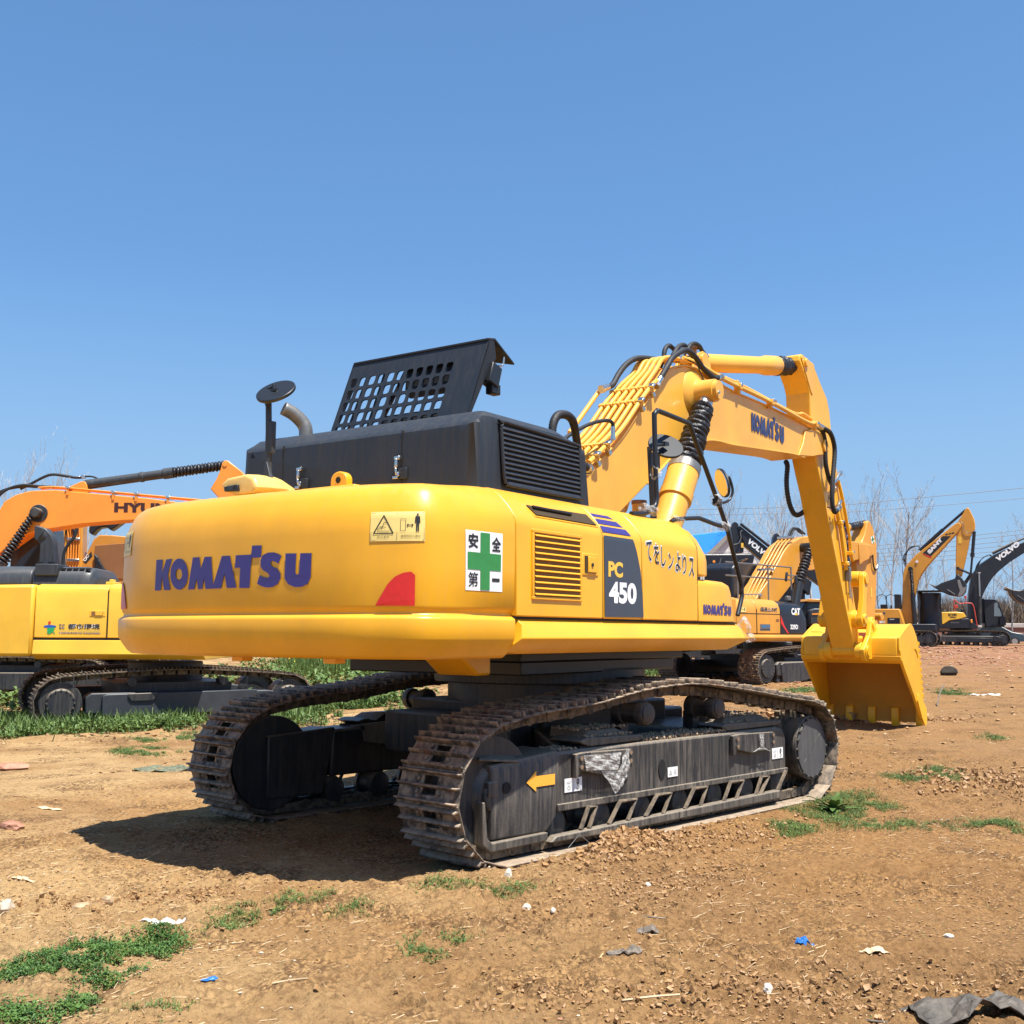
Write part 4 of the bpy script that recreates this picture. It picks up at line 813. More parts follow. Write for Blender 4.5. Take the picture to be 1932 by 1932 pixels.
hose([(2.36, .02, 4.38), (2.403, .0, 4.486), (2.44, .0, 4.59), (2.528, .0, 4.655), (2.62, -.0, 4.65), (2.70, -.02, 4.60), (2.80, -.05, 4.56)], .026, fit=False)
hose([(2.15, -.22, 4.40), (2.25, -.2, 4.47), (2.36, -.20, 4.57), (2.47, -.20, 4.62), (2.56, -.20, 4.615), (2.64, -.20, 4.57), (2.75, -.2, 4.53)], .026, fit=False)
hose([(2.38, -.22, 4.47), (2.52, -.22, 4.56), (2.62, -.22, 4.65), (2.73, -.22, 4.69), (2.84, -.22, 4.685), (2.95, -.2, 4.655), (3.02, -.19, 4.64)], .024)
hose([(2.30, -.34, 4.40), (2.42, -.39, 4.36), (2.50, -.40, 4.27), (2.58, -.42, 4.18)], .007, fit=False, name='cable')
mb = MB(); mb.box((2.86, -.12, 4.68), (.06, .14, .04)); mb.box((2.94, -.12, 4.66), (.03, .03, .10)); mb.build('hose_bracket', BROWN, boom, .005)
hose([(6.20, -.38, 4.285), (6.32, -.42, 4.255), (6.45, -.42, 4.235), (6.56, -.42, 4.15), (6.61, -.42, 4.02), (6.56, -.42, 3.80), (6.49, -.42, 3.58), (6.46, -.42, 3.38), (6.475, -.42, 3.22), (6.55, -.42, 3.165), (6.63, -.42, 3.20)], .034, ribbed=11)
mb = MB(); mb.tube(smooth_path([(6.61, -.42, 3.18), (6.70, -.42, 3.26), (6.78, -.41, 3.32), (6.84, -.40, 3.34)], 4), .028, 10); mb.build('elbow_pipe', CHROME, EX, smooth=60)
hose([(6.22, -.34, 4.285), (6.32, -.36, 4.24), (6.39, -.36, 4.15), (6.405, -.36, 4.00), (6.42, -.36, 3.80), (6.52, -.36, 3.63), (6.64, -.36, 3.55)], .030)
mb = MB(); mb.tube(smooth_path([(6.62, -.36, 3.56), (6.78, -.36, 3.62), (6.92, -.36, 3.72), (7.02, -.36, 3.77), (7.05, -.34, 3.74)], 4), .026, 10); mb.build('elbow_pipe', CHROME, EX, smooth=60)
hose([(6.20, .12, 3.86), (6.15, .08, 3.78), (6.11, .08, 3.60), (6.12, .08, 3.44), (6.20, .08, 3.27), (6.33, .08, 3.165), (6.48, .08, 3.145), (6.62, .06, 3.19), (6.74, .04, 3.26)], .036, ribbed=9, fit=False)
hose([(6.3, .12, 5.05), (6.35, .13, 4.9), (6.36, .12, 4.7)], .008, fit=False, name='cable')
# ---- arm
AY0, AY1 = -.29, .045
AP = [(5.72, 5.185), (5.80, 5.215), (5.94, 5.205), (6.10, 5.185), (6.245, 5.175), (6.275, 5.12), (6.50, 4.945), (6.735, 4.78), (6.825, 4.60), (6.87, 4.36), (6.95, 4.05), (7.02, 3.815), (7.10, 3.70), (7.16, 3.35), (7.27, 3.10), (7.395, 2.93), (7.425, 2.6), (7.43, 2.143), (7.60, 1.95), (7.70, 1.80), (7.80, 1.563), (7.86, 1.36), (7.82, 1.25), (7.725, 1.205), (7.66, 1.215),
      (7.50, 1.50), (7.32, 1.80), (7.149, 2.134), (6.95, 2.50), (6.744, 2.895), (6.60, 3.18), (6.476, 3.444), (6.34, 3.66), (6.227, 3.867), (6.12, 4.15), (6.065, 4.461), (6.05, 4.74), (5.98, 4.85), (5.90, 4.92), (5.80, 5.02), (5.70, 5.10)]
arm = MB().prism(AP, AY0, AY1, 'xz').build('arm', paint('arm_yellow_paint', (0.83, 0.415, 0.02), rough=.36, dust=.2, streak=.18), EX, .014, smooth=25)
MB().prism([(5.92, 4.96), (6.02, 4.84), (6.08, 4.76), (6.14, 4.72), (6.20, 4.84), (6.19, 5.05), (6.13, 5.16), (5.80, 5.20), (5.75, 5.16)], AY0 - .012, AY0, 'xz').build('arm_ear_plate', Y_BOOM, arm, .004)
MB().cyl((5.90, AY0 - .014, 5.115), (5.90, AY0 - .04, 5.115), .055, 20).build('pivot_cap', Y_BOOM, arm, .004)
mb = MB(); mb.tube([(7.03, -.315, 3.66), (7.10, -.33, 3.50), (7.23, -.33, 3.25), (7.40, -.33, 2.90), (7.44, -.33, 2.62), (7.52, -.33, 2.56)], .024, 10); mb.build('hydraulic_pipe', Y_BUCKET, arm, smooth=60)
mb = MB(); mb.tube([(6.93, -.33, 3.16), (7.05, -.33, 2.93), (7.17, -.33, 2.55), (7.22, -.33, 2.42)], .026, 10); mb.tube([(6.90, -.33, 3.20), (7.00, -.33, 3.05)], .03, 8); mb.build('hydraulic_pipe', Y_BUCKET, arm, smooth=60)
for x, z in ((6.99, 3.06), (7.20, 2.50), (7.42, 2.66)):
    mb = MB(); mb.box((x, -.33, z), (.09, .09, .05)); mb.build('pipe_clamp', Y_BUCKET, arm, .006)
    mb = MB(); mb.box((x + .03, -.36, z + .02), (.06, .04, .03)); mb.build('clamp_bolt', CHROME, arm, .005)
mb = MB(); mb.box((7.30, -.33, 2.36), (.07, .07, .20)); mb.build('pipe_block', STEELG, arm, .006); mb = MB(); mb.tube([(7.33, -.33, 2.28), (7.36, -.33, 2.06)], .018, 8); mb.tube([(7.355, -.33, 2.10), (7.365, -.33, 2.02)], .03, 8); mb.build('elbow_pipe', CHROME, arm)
# small caution pictogram on the arm
flat_polys([line_poly((0, 0), (.16, 0), .012), line_poly((.16, 0), (.08, .17), .012), line_poly((.08, .17), (0, 0), .012), line_poly((.05, -.12), (.13, -.22), .018), line_poly((.13, -.13), (.06, -.24), .012)], lambda u, v: Vector((6.62 + u, AY0 - .004, 3.25 + v)), 'caution_mark', INK, arm)
# bucket cylinder in front of the arm with torn boot
mb = MB(); mb.lathe((6.95, -.12, 4.45), (7.56, -.12, 3.15), [(0, .10), (1, .10)], 24); bc = mb.build('bucket_cylinder', Y_BUCKET, EX)
bellows((7.56, -.12, 3.15), (7.74, -.12, 2.40), .115, .105, 10, 'dust_boot', bc, seed=9)
# ---- linkage
def link_plate(a, c, ra, rc, y0, y1, name='link', mat=Y_BUCKET, waist=.6):
    a = Vector(a); c = Vector(c); d = (c - a).normalized(); n = Vector((-d.y, d.x)); pts = []
    base = math.atan2(n.y, n.x)
    for k in range(13): t = base + math.pi * k / 12; pts.append((a.x + ra * math.cos(t), a.y + ra * math.sin(t)))
    m = (a + c) / 2; w = min(ra, rc) * waist; pts.append((m.x - n.x * w, m.y - n.y * w))
    for k in range(13): t = base + math.pi + math.pi * k / 12; pts.append((c.x + rc * math.cos(t), c.y + rc * math.sin(t)))
    pts.append((m.x + n.x * w, m.y + n.y * w))
    return MB().prism(pts, y0, y1, 'xz').build(name, mat, EX, .010, smooth=30)
LT = (7.735, 2.31); LM = (7.607, 1.735); HK = (7.985, 1.655); BPIN = (7.664, 1.285)
for y in ((-.44, -.365), (.12, .195)): link_plate(LT, LM, .105, .115, *y, waist=.62)
for y in ((-.20, -.13), (-.11, -.04)): link_plate(LT, HK, .10, .105, *y, waist=.7)
mb = MB(); mb.cyl((LT[0], -.46, LT[1]), (LT[0], .21, LT[1]), .078, 24); mb.cyl((LT[0], -.36, LT[1]), (LT[0], .12, LT[1]), .112, 24); mb.build('link_pin', Y_BUCKET, EX, .006)
mb = MB(); mb.cyl((LM[0], -.47, LM[1]), (LM[0], .22, LM[1]), .072, 24); mb.cyl((LM[0], -.365, LM[1]), (LM[0], .12, LM[1]), .125, 24); mb.build('link_pin', Y_BUCKET, EX, .006)
mb = MB(); mb.cyl((LM[0] - .02, -.478, LM[1] + .03), (LM[0] - .02, -.47, LM[1] + .03), .018, 6); mb.build('grease_plug', CHROME, EX)
# ---- bucket
KY0, KY1 = -.84, .60
KP = [(7.884, 1.473), (8.191, 1.598), (8.40, 1.672), (8.50, 1.678), (8.60, 1.63), (8.75, 1.50), (8.834, 1.377), (8.885, 1.20), (8.93, .95), (8.965, .70), (9.02, .50), (9.05, .40), (9.015, .22), (8.99, .20), (8.87, .27), (8.812, .31), (8.515, .625), (8.25, .85), (8.046, 1.043), (7.904, 1.183), (7.878, 1.30)]
bk = EX
MB().prism(KP, KY0, KY0 + .032, 'xz').build('bucket_side_plate', Y_BUCKET, bk, .006)
MB().prism(KP, KY1 - .032, KY1, 'xz').build('bucket_side_plate', Y_BUCKET, bk, .006)
back = [(8.191, 1.592), (8.40, 1.664), (8.50, 1.670), (8.60, 1.622), (8.75, 1.49), (8.826, 1.377), (8.877, 1.20), (8.92, .95), (8.955, .70), (9.005, .50), (9.03, .40), (8.985, .215)]
inner = [(8.955, .225), (8.99, .40), (8.965, .50), (8.92, .70), (8.885, .95), (8.84, 1.20), (8.79, 1.35), (8.71, 1.455), (8.57, 1.58), (8.49, 1.625), (8.40, 1.62), (8.20, 1.552)]
shell = MB().prism(back + inner, KY0 + .033, KY1 - .033, 'xz').build('bucket', Y_BUCKET, bk, .004, smooth=40)
LIN = paint('bucket_inner_shade_paint', (0.50, 0.225, 0.012), rough=.6, dust=.3, coat=0.0, streak=.25)  # inner liner added, browned to paint the shade inside the bucket
MB().prism([(p[0] - .006, p[1] - .004) for p in inner[:-3]] + [(p[0] - .014, p[1] - .006) for p in reversed(inner[:-3])], KY0 + .036, KY1 - .036, 'xz').build('bucket_shade_liner', LIN, shell, smooth=40)
tt = [(7.884, 1.473), (8.191, 1.600), (8.24, 1.58), (8.19, 1.42), (8.02, 1.25), (7.98, 1.19), (7.915, 1.165), (7.875, 1.22), (7.872, 1.40)]
MB().prism(tt, KY0 + .034, KY1 - .034, 'xz').build('bucket_torque_tube', Y_BUCKET, shell, .014, smooth=30)
MB().prism([(7.872, 1.215), (7.90, 1.15), (8.02, 1.10), (8.05, 1.125), (7.96, 1.20)], KY0 - .01, KY1 + .01, 'xz').build('mouth_rim', Y_BUCKET, shell, .01)
for y in (KY0 - .012, KY1 - .005):
    MB().prism([(8.046, 1.043), (7.904, 1.183), (7.878, 1.30), (7.93, 1.30), (7.96, 1.20), (8.11, 1.06), (8.58, .64), (8.90, .36), (8.812, .285), (8.515, .612)], y, y + .018, 'xz').build('side_cutter', Y_BUCKET, shell, .004)
MB().prism([(8.60, .56), (8.64, .66), (8.70, .64), (9.02, .46), (9.06, .42), (9.07, .26), (9.02, .16), (8.96, .17), (8.80, .30)], KY0 - .03, KY0 - .012, 'xz').build('side_cutter', Y_BUCKET, shell, .006)
# ears that carry the pins
def ear(y0, y1):
    pts = []
    for k in range(9): t = math.pi * (.95 + .75 * k / 8); pts.append((BPIN[0] + .13 * math.cos(t), BPIN[1] + .15 * math.sin(t)))
    pts += [(7.86, 1.16), (8.05, 1.20), (8.2, 1.5), (8.30, 1.60)]
    for k in range(9): t = math.pi * (-.10 + 1.0 * k / 8); pts.append((HK[0] + .105 * math.cos(t), HK[1] + .115 * math.sin(t)))
    pts += [(7.80, 1.50)]
    return MB().prism(pts, y0, y1, 'xz').build('bucket_ear', Y_BUCKET, shell, .010, smooth=30)
ear(-.45, -.385); ear(.15, .215)
mb = MB(); mb.cyl((BPIN[0], -.48, BPIN[1]), (BPIN[0], .245, BPIN[1]), .075, 24); mb.cyl((BPIN[0], -.465, BPIN[1]), (BPIN[0], -.45, BPIN[1]), .105, 24); mb.cyl((BPIN[0], -.385, BPIN[1]), (BPIN[0], -.30, BPIN[1]), .12, 24); mb.cyl((BPIN[0], .05, BPIN[1]), (BPIN[0], .15, BPIN[1]), .12, 24)
mb.cyl((HK[0], -.47, HK[1]), (HK[0], .235, HK[1]), .065, 24); mb.build('bucket_pin', Y_BUCKET, shell, .006)
mb = MB(); mb.prism([(8.05, 1.55), (8.26, 1.62), (8.50, 1.70), (8.62, 1.66), (8.66, 1.60), (8.3, 1.52)], .30, .52, 'xz'); mb.build('bucket_gusset', Y_BUCKET, shell, .02)
for k, y in enumerate((-.80, -.44, -.09, .25, .56)):
    mb = MB(); mb.prism([(8.90, .42), (8.97, .45), (9.02, .40), (9.03, .24), (9.00, .13), (8.93, .10), (8.90, .16), (8.885, .30)], y - .055, y + .055, 'xz'); t_ = mb.build('bucket_tooth', Y_BUCKET, shell, .016)
mb = MB()
for k in range(9):
    z = .62 + k * .095; x = float(np.interp(z, [.4, .7, .95, 1.2, 1.4], [9.04, 8.965, 8.93, 8.885, 8.83])) + .010
    mb.box((x, KY0 + .04, z), (.03, .10, .06))
mb.build('wear_strip', Y_BUCKET, shell, .004)
MB().tube(smooth_path([(8.62, KY0 - .004, 1.32), (8.72, KY0 - .004, 1.26), (8.77, KY0 - .004, 1.18)], 4), .008, 6).build('weld_bead', Y_BUCKET, shell)

# ================================================================== undercarriage
TB = MB(); TB.span((-1.15, -.72, .52), (1.15, .72, .86)); TB.span((-.8, -.78, .60), (.8, .78, .95))
for sy_ in (-1, 1):
    for sx_, tx in ((-1, -.85), (1, 1.15)):
        TB.add([(-.55 + tx * .3, sy_ * .6, .80), (.55 + tx * .3, sy_ * .6, .80), (tx + .33, sy_ * 1.20, .70), (tx - .33, sy_ * 1.20, .70), (-.5 + tx * .3, sy_ * .6, .50), (.5 + tx * .3, sy_ * .6, .50), (tx + .30, sy_ * 1.2, .56), (tx - .30, sy_ * 1.2, .56)],
               [(0, 1, 2, 3), (7, 6, 5, 4), (0, 4, 5, 1), (1, 5, 6, 2), (2, 6, 7, 3), (3, 7, 4, 0)])
uc(TB.build('track_cross_frame', STEELDK, EX, .02))
uc(MB().cyl((0, 0, .93), (0, 0, 1.10), .80, 40).build('swing_bearing', STEELDK, EX, .01)); uc(MB().cyl((0, 0, 1.10), (0, 0, 1.22), .92, 40).build('swing_ring', STEELDK, EX, .01))
TP = [(-2.25, .085), (-2.375, .19), (-2.450, .32), (-2.478, .46), (-2.445, .61), (-2.37, .745), (-2.25, .85), (-2.09, .915), (-1.74, .975), (-1.40, .998), (-1.06, 1.02), (-.60, 1.085), (-.10, 1.118), (.31, 1.11), (.78, 1.06), (1.23, 1.005), (1.67, .945), (2.0, .910), (2.20, .87), (2.36, .775), (2.455, .63), (2.482, .47), (2.44, .30), (2.34, .15), (2.19, .055), (2.05, .025)]
TP += [(1.0, .020), (0, .020), (-1.0, .020), (-1.95, .022), (-2.08, .03)]
def resample(P, n, closed=True):
    Q = P + [P[0]]; cum = [0]
    for i in range(1, len(Q)): cum.append(cum[-1] + math.dist(Q[i], Q[i - 1]))
    L = cum[-1]; return [(float(np.interp(L * k / n, cum, [q[0] for q in Q])), float(np.interp(L * k / n, cum, [q[1] for q in Q]))) for k in range(n)], L
TPs = [(p.x, p.z) for p in smooth_path([(a, 0, c) for a, c in TP] + [(TP[0][0], 0, TP[0][1])], 4)][:-1]
NS = 50
SH, TL = resample(TPs, NS); PITCH = TL / NS
def shoe_mesh():
    """triple grouser shoe: local x along the track, y across (0.52 wide), z outwards; the outer face is z=0"""
    w = .285; h = PITCH / 2 + .004; mb = MB()
    prof = [(-h - .012, -.006), (-h + .010, -.014), (-.02, -.014), (h - .012, -.014), (h + .006, -.002), (h + .006, .010 - .002), (h - .014, -.002), (-.02, -.002), (-h + .01, -.002), (-h - .010, .004)]
    # plate in five strips leaving two bolt slots in the middle
    def strip(y0, y1, x0=-9, x1=9):
        pp = [(min(max(a, x0), x1), c) for a, c in prof]; mb.prism([(a, c) for a, c in pp], y0, y1, 'xz')
    strip(-w, -.062); strip(.062, w)
    for a, c in ((-h - .005, -.060), (-.012, .006), (.062, h + .004)):
        mb.span((a, -.061, -.013), (c, .061, -.003))
    for x, hh in ((-h + .014, .040), (-.004, .034), (h - .030, .040)):
        mb.prism([(x - .013, -.003), (x - .007, hh * .8), (x - .004, hh), (x + .004, hh), (x + .007, hh * .8), (x + .013, -.003)], -w + .004, w - .004, 'xz')
    for y in (-.10, .10):
        for x in (-.045, .040): mb.cyl((x, y, -.004), (x, y, .012), .015, 6)
    me = mb.build('track_shoe', RUST, None, .003, smooth=0, seg=1); return me
shoe0 = shoe_mesh(); first = True
for side in (-1, 1):
    yc = side * 1.265
    chain = MB(); N = len(SH)
    for i in range(N):
        a, c = SH[i], SH[(i + 1) % N]; t = Vector((c[0] - a[0], 0, c[1] - a[1])).normalized(); n = Vector((-t.z, 0, t.x)) ; 
        m = Vector(((a[0] + c[0]) / 2, yc, (a[1] + c[1]) / 2)); inward = Vector((0 - m.x * .0, 0, 0))
        n = n if n.dot(Vector((m.x * .4, 0, m.z - .47))) > 0 else -n
        rot = Matrix((t, Vector((0, 1, 0)), n)).transposed()
        for dy in (-.105, .105):
            chain.box(m - n * .058 + Vector((0, dy, 0)), (PITCH * .80, .034, .070), rot)
            chain.cyl(m - n * .062 + t * (PITCH / 2) + Vector((0, dy - .026, 0)), m - n * .062 + t * (PITCH / 2) + Vector((0, dy + .026, 0)), .040, 10)
        chain.cyl(m - n * .062 + t * (PITCH / 2) + Vector((0, -.10, 0)), m - n * .062 + t * (PITCH / 2) + Vector((0, .10, 0)), .026, 8)
    trk = chain.build('track_chain', RUST2, EX, smooth=30); uc(trk)
    for i in range(N):
        a, c = SH[i], SH[(i + 1) % N]; t = Vector((c[0] - a[0], 0, c[1] - a[1])).normalized(); n = Vector((-t.z, 0, t.x)); m = Vector(((a[0] + c[0]) / 2, yc, (a[1] + c[1]) / 2))
        n = n if n.dot(Vector((m.x * .4, 0, m.z - .47))) > 0 else -n
        yv = n.cross(t); rot = Matrix((t, yv, n)).transposed().to_4x4()
        if first: o = shoe0; first = False
        else: o = shoe0.copy(); COL.objects.link(o)
        o.parent = trk; o.matrix_local = Matrix.Translation(m + n * .006) @ rot @ Matrix.Rotation(R(rng.uniform(-.8, .8)), 4, 'Y')
    # frame, guards, idler, sprocket, rollers; built for the right side, mirrored for the left
    def part(name, mb, mat, bev=.0, parent=None, smooth=30):
        if side == 1: mb.mirror_y()
        if side == 1 and mat in (STEEL, STEELLT): mat = STEELDK  # left-hand steel swapped darker, painting in the shade under the machine
        o = mb.build(name, mat, parent or EX, bev, smooth=smooth)
        if parent is None: uc(o)
        return o
    mb = MB(); mb.prism([(-1.42, .30), (-1.42, .66), (-1.385, .69), (-1.05, .69), (-.40, .69), (1.60, .69), (1.70, .67), (1.745, .60), (1.745, .30), (1.70, .285)], -1.415, -1.08, 'xz')
    frame = part('track_frame', mb, STEEL, .022)
    mb = MB(); mb.prism([(-1.40, .285), (1.74, .285), (1.745, .30), (1.745, .325), (-1.40, .335)], -1.432, -1.40, 'xz'); part('frame_ridge', mb, STEELLT, .006, frame)
    # front cover with the arrow
    mb = MB(); mb.loft([[(-2.055, -1.425, .175), (-2.055, -1.43, .22), (-2.06, -1.43, .60), (-2.06, -1.415, .648), (-2.06, -1.08, .675), (-2.055, -1.08, .175)],
                        [(-1.52, -1.425, .165), (-1.42, -1.43, .26), (-1.385, -1.43, .64), (-1.385, -1.41, .70), (-1.385, -1.08, .71), (-1.50, -1.08, .165)]])
    cover = part('idler_cover', mb, STEEL, .014, frame)
    mb = MB(); mb.prism([(-2.16, .16), (-2.09, .108), (-1.55, .112), (-1.535, .125), (-1.535, .168), (-2.075, .165), (-2.12, .20), (-2.145, .43), (-2.165, .43)], -1.455, -1.36, 'xz'); part('cover_skid', mb, STEELLT, .008, frame)
    mb = MB(); mb.add([(-2.18, -1.43, .70), (-2.06, -1.30, .705), (-1.78, -1.30, .715), (-1.80, -1.43, .665), (-2.18, -1.43, .69), (-2.06, -1.30, .69), (-1.78, -1.30, .70), (-1.80, -1.43, .65)], [(0, 1, 2, 3), (7, 6, 5, 4), (0, 4, 5, 1), (1, 5, 6, 2), (2, 6, 7, 3), (3, 7, 4, 0)]); part('cover_plate', mb, STEELLT, .004, frame)
    mb = MB(); mb.cyl((-1.924, -1.432, .497), (-1.924, -1.438, .497), .037, 22); part('inspection_hole', mb, DARKIN, 0, frame)
    if side == -1:
        flat_polys([([(-1.735, .513), (-1.637, .585), (-1.637, .548), (-1.444, .548), (-1.444, .476), (-1.637, .476), (-1.637, .445)], [])], lambda u, v: Vector((u, -1.4365 + (0.0 if v < .6 else 0), v)), 'arrow_sticker', plain('arrow_yellow', (.88, .42, .05), .45, noise=.03), cover)
        for x0, z0 in ((-1.325, .405), (1.49, .415)):
            st = sticker_grid(x0, x0 + .19, z0, z0 + .095, lambda u, z: Vector((u, -1.4215, z)), 'label_sticker', WHITE, frame, 2)
            PL = lambda u, v, x0=x0, z0=z0: Vector((x0 + u, -1.4245, z0 + v))
            hk = [line_poly((.095, .004), (.095, .091), .002), (circ(.143, .066, .014, 14, .02), [circ(.143, .066, .006, 10, .01)]), line_poly((.143, .05), (.143, .034), .006)] + [line_poly((.143 + .011 * math.cos(t), .026 + .011 * math.sin(t)), (.143 + .011 * math.cos(t + .5), .026 + .011 * math.sin(t + .5)), .005) for t in np.arange(-2.6, 1.4, .5)]
            hk += [line_poly((.02, .07), (.07, .07), .002), line_poly((.02, .06), (.06, .06), .002)] + [line_poly((.045 + .014 * math.cos(t), .03 + .014 * math.sin(t)), (.045 + .014 * math.cos(t + .8), .03 + .014 * math.sin(t + .8)), .003) for t in np.arange(0, 6.2, .8)]
            flat_polys(hk, PL, 'pictogram', INK, st)
        st = sticker_grid(-.09, .045, .40, .475, lambda u, z: Vector((u, -1.4215, z)), 'label_sticker', WHITE, frame, 2)
        flat_polys([line_poly((.02, .02), (.05, .02), .003), line_poly((.05, .02), (.035, .05), .003), line_poly((.035, .05), (.02, .02), .003)] + [line_poly((.08, .02 + k * .01), (.115, .02 + k * .01), .002) for k in range(4)], lambda u, v: Vector((-.09 + u, -1.4245, .40 + v)), 'pictogram', INK, st)
    mb = MB(); mb.prism(circ(-.165, .47, .045, 16, .075), -1.424, -1.40, 'xz'); part('frame_slot', mb, DARKIN, 0, frame)
    # wear pads and bolted plates
    for x0, x1 in ((-1.13, -.37), (.72, 1.71)):
        mb = MB(); mb.prism([(x0, .74), (x0 + .10, .70), (x1 - .05, .705), (x1, .725), (x1 - .02, .745), (x0 + .08, .76)], -1.40, -1.10, 'xz')
        mb.loft([[(x0 + .12, -1.36, .745), (x1 - .12, -1.36, .745), (x1 - .12, -1.0, .745), (x0 + .12, -1.0, .745)], [(x0 + .20, -1.30, .80), (x1 - .22, -1.30, .80), (x1 - .22, -.95, .82), (x0 + .20, -.95, .82)]]); part('wear_pad', mb, STEELLT, .008, frame)
        mb = MB(); mb.span((x0 + .02, -1.38, .665), (x1 - .12, -1.06, .705)); part('pad_gap', mb, DARKIN, 0, frame)
    for x0, x1 in ((-1.25, -.60), (.80, 1.46)):
        mb = MB(); mb.prism([(x0, .665), (x0 + .10, .672), (x1, .658), (x1, .53), (x0 + .55, .512), (x0 + .30, .500), (x0 + .06, .545), (x0 + .02, .50), (x0, .50)], -1.462, -1.424, 'xz'); pl = part('bolted_plate', mb, STEEL, .006, frame)
        mb = MB()
        for x in (x0 + .05, x1 - .03):
            for z in (.635, .575): mb.cyl((x, -1.462, z), (x, -1.478, z), .017, 8)
        part('plate_bolt', mb, CHROME, 0, frame)
    # rock guard rail with its bent hoops
    mb = MB(); mb.prism([(-1.52, .095), (-1.46, .135), (1.54, .150), (1.55, .09), (1.50, .080), (-.80, .080)], -1.47, -1.40, 'xz'); part('guard_rail', mb, STEELLT, .010, frame)
    for xa, xb, xc, xd in ((-1.18, -1.085, -1.00, -1.085), (-.86, -.72, -.53, -.635), (-.42, -.26, -.08, -.19), (.10, .24, .42, .32), (.66, .775, .97, .85), (1.16, 1.27, 1.395, 1.235)):
        mb = MB(); mb.tube([(xa, -1.445, .14), (xb, -1.44, .285), (xc, -1.44, .282), (xd, -1.445, .14)], .017, 6); part('guard_hoop', mb, RUST2, 0, frame)
    mb = MB(); mb.tube([(1.52, -1.445, .14), (1.69, -1.44, .30)], .017, 6); part('guard_hoop', mb, RUST2, 0, frame)
    mb = MB(); mb.cyl((-1.98, -1.36, .455), (-1.98, -1.12, .455), .375, 44); mb.lathe((-1.98, -1.40, .455), (-1.98, -1.35, .455), [(0, .16), (.3, .18), (1, .21)], 30); part('idler_wheel', mb, STEELDK, .01)
    mb = MB(); mb.cyl((-2.02, -1.425, .45), (-2.02, -1.37, .45), .10, 18); mb.box((-2.05, -1.41, .50), (.10, .05, .10)); part('idler_hub', mb, STEEL, .01)
    for x in (-.295, .70):
        mb = MB(); mb.lathe((x, -1.40, .895), (x, -1.08, .895), [(0, .055), (.05, .085), (.12, .095), (.28, .095), (.30, .075), (.7, .075), (.72, .095), (.95, .095), (1, .07)], 26); part('carrier_roller', mb, STEELDK, .004)
        mb = MB(); mb.lathe((x, -1.408, .895), (x, -1.395, .895), [(0, .04), (.4, .07), (1, .078)], 26); part('roller_cap', mb, STEEL)
        mb = MB(); mb.span((x - .05, -1.16, .66), (x + .05, -1.06, .86)); part('roller_bracket', mb, STEELDK)
    for k in range(7):
        x = -1.35 + k * .50
        mb = MB(); mb.lathe((x, -1.38, .185), (x, -1.10, .185), [(0, .05), (.05, .10), (.25, .115), (.28, .09), (.72, .09), (.75, .115), (.95, .10), (1, .05)], 22); part('track_roller', mb, STEELDK, 0)
    # sprocket with its final drive
    mb = MB(); pts = []; nt_ = 22
    for k in range(nt_ * 4):
        a = 2 * math.pi * k / (nt_ * 4); r = .375 if (k % 4) in (0, 1) else .330; pts.append((2.08 + r * math.cos(a), .475 + r * math.sin(a)))
    mb.prism(pts, -1.27, -1.21, 'xz'); spr = part('drive_sprocket', mb, RUST2, .004)
    mb = MB(); mb.lathe((2.14, -1.20, .475), (2.14, -1.452, .475), [(0, .23), (.1, .245), (.35, .265), (.85, .280), (.86, .288), (1.0, .288)], 48); fd = part('final_drive', mb, STEEL, .006)
    mb = MB(); mb.cyl((2.14, -1.452, .475), (2.14, -1.463, .475), .262, 48)
    for k in range(3): mb.box((2.14, -1.4645, .475), (.40 - .1 * k, .003, .006), Matrix.Rotation(R(-38), 3, 'Y'))
    part('drive_cover', mb, dusty_steel('drive_cover_steel', (.060, .062, .068), (.26, .23, .19), .45), .003, fd)
    mb = MB()
    for k in range(20):
        a = 2 * math.pi * k / 20
        if k in (3, 12): continue
        mb.cyl((2.14 + .268 * math.cos(a), -1.452, .475 + .268 * math.sin(a)), (2.14 + .268 * math.cos(a), -1.470, .475 + .268 * math.sin(a)), .014, 6)
    part('cover_bolt', mb, STEELDK, 0, fd)
# torn protective wrap left on the bolted plates, and soil lying on the frames
def sheet(pts, name, mat, parent, thick=.003, n=12, crumple=.02, seed=1):
    rg = random.Random(seed); A, B, C, D = [Vector(p) for p in pts]; nr = (B - A).cross(D - A).normalized(); vs = []
    for j in range(n + 1):
        for i in range(n + 1):
            u, v = i / n, j / n; p = (A * (1 - u) + B * u) * (1 - v) + (D * (1 - u) + C * u) * v; vs.append(tuple(p + nr * (rg.uniform(-1, 1) * crumple * .35 + crumple * math.sin(u * 13 + seed) * math.cos(v * 9 + seed * 2))))
    fs = [(j * (n + 1) + i, j * (n + 1) + i + 1, (j + 1) * (n + 1) + i + 1, (j + 1) * (n + 1) + i) for j in range(n) for i in range(n)]
    me = bpy.data.meshes.new(name); me.from_pydata(vs, [], fs); me.materials.append(mat); o = bpy.data.objects.new(name, me); COL.objects.link(o); o.parent = parent
    s_ = o.modifiers.new('solid', 'SOLIDIFY'); s_.thickness = thick; return o
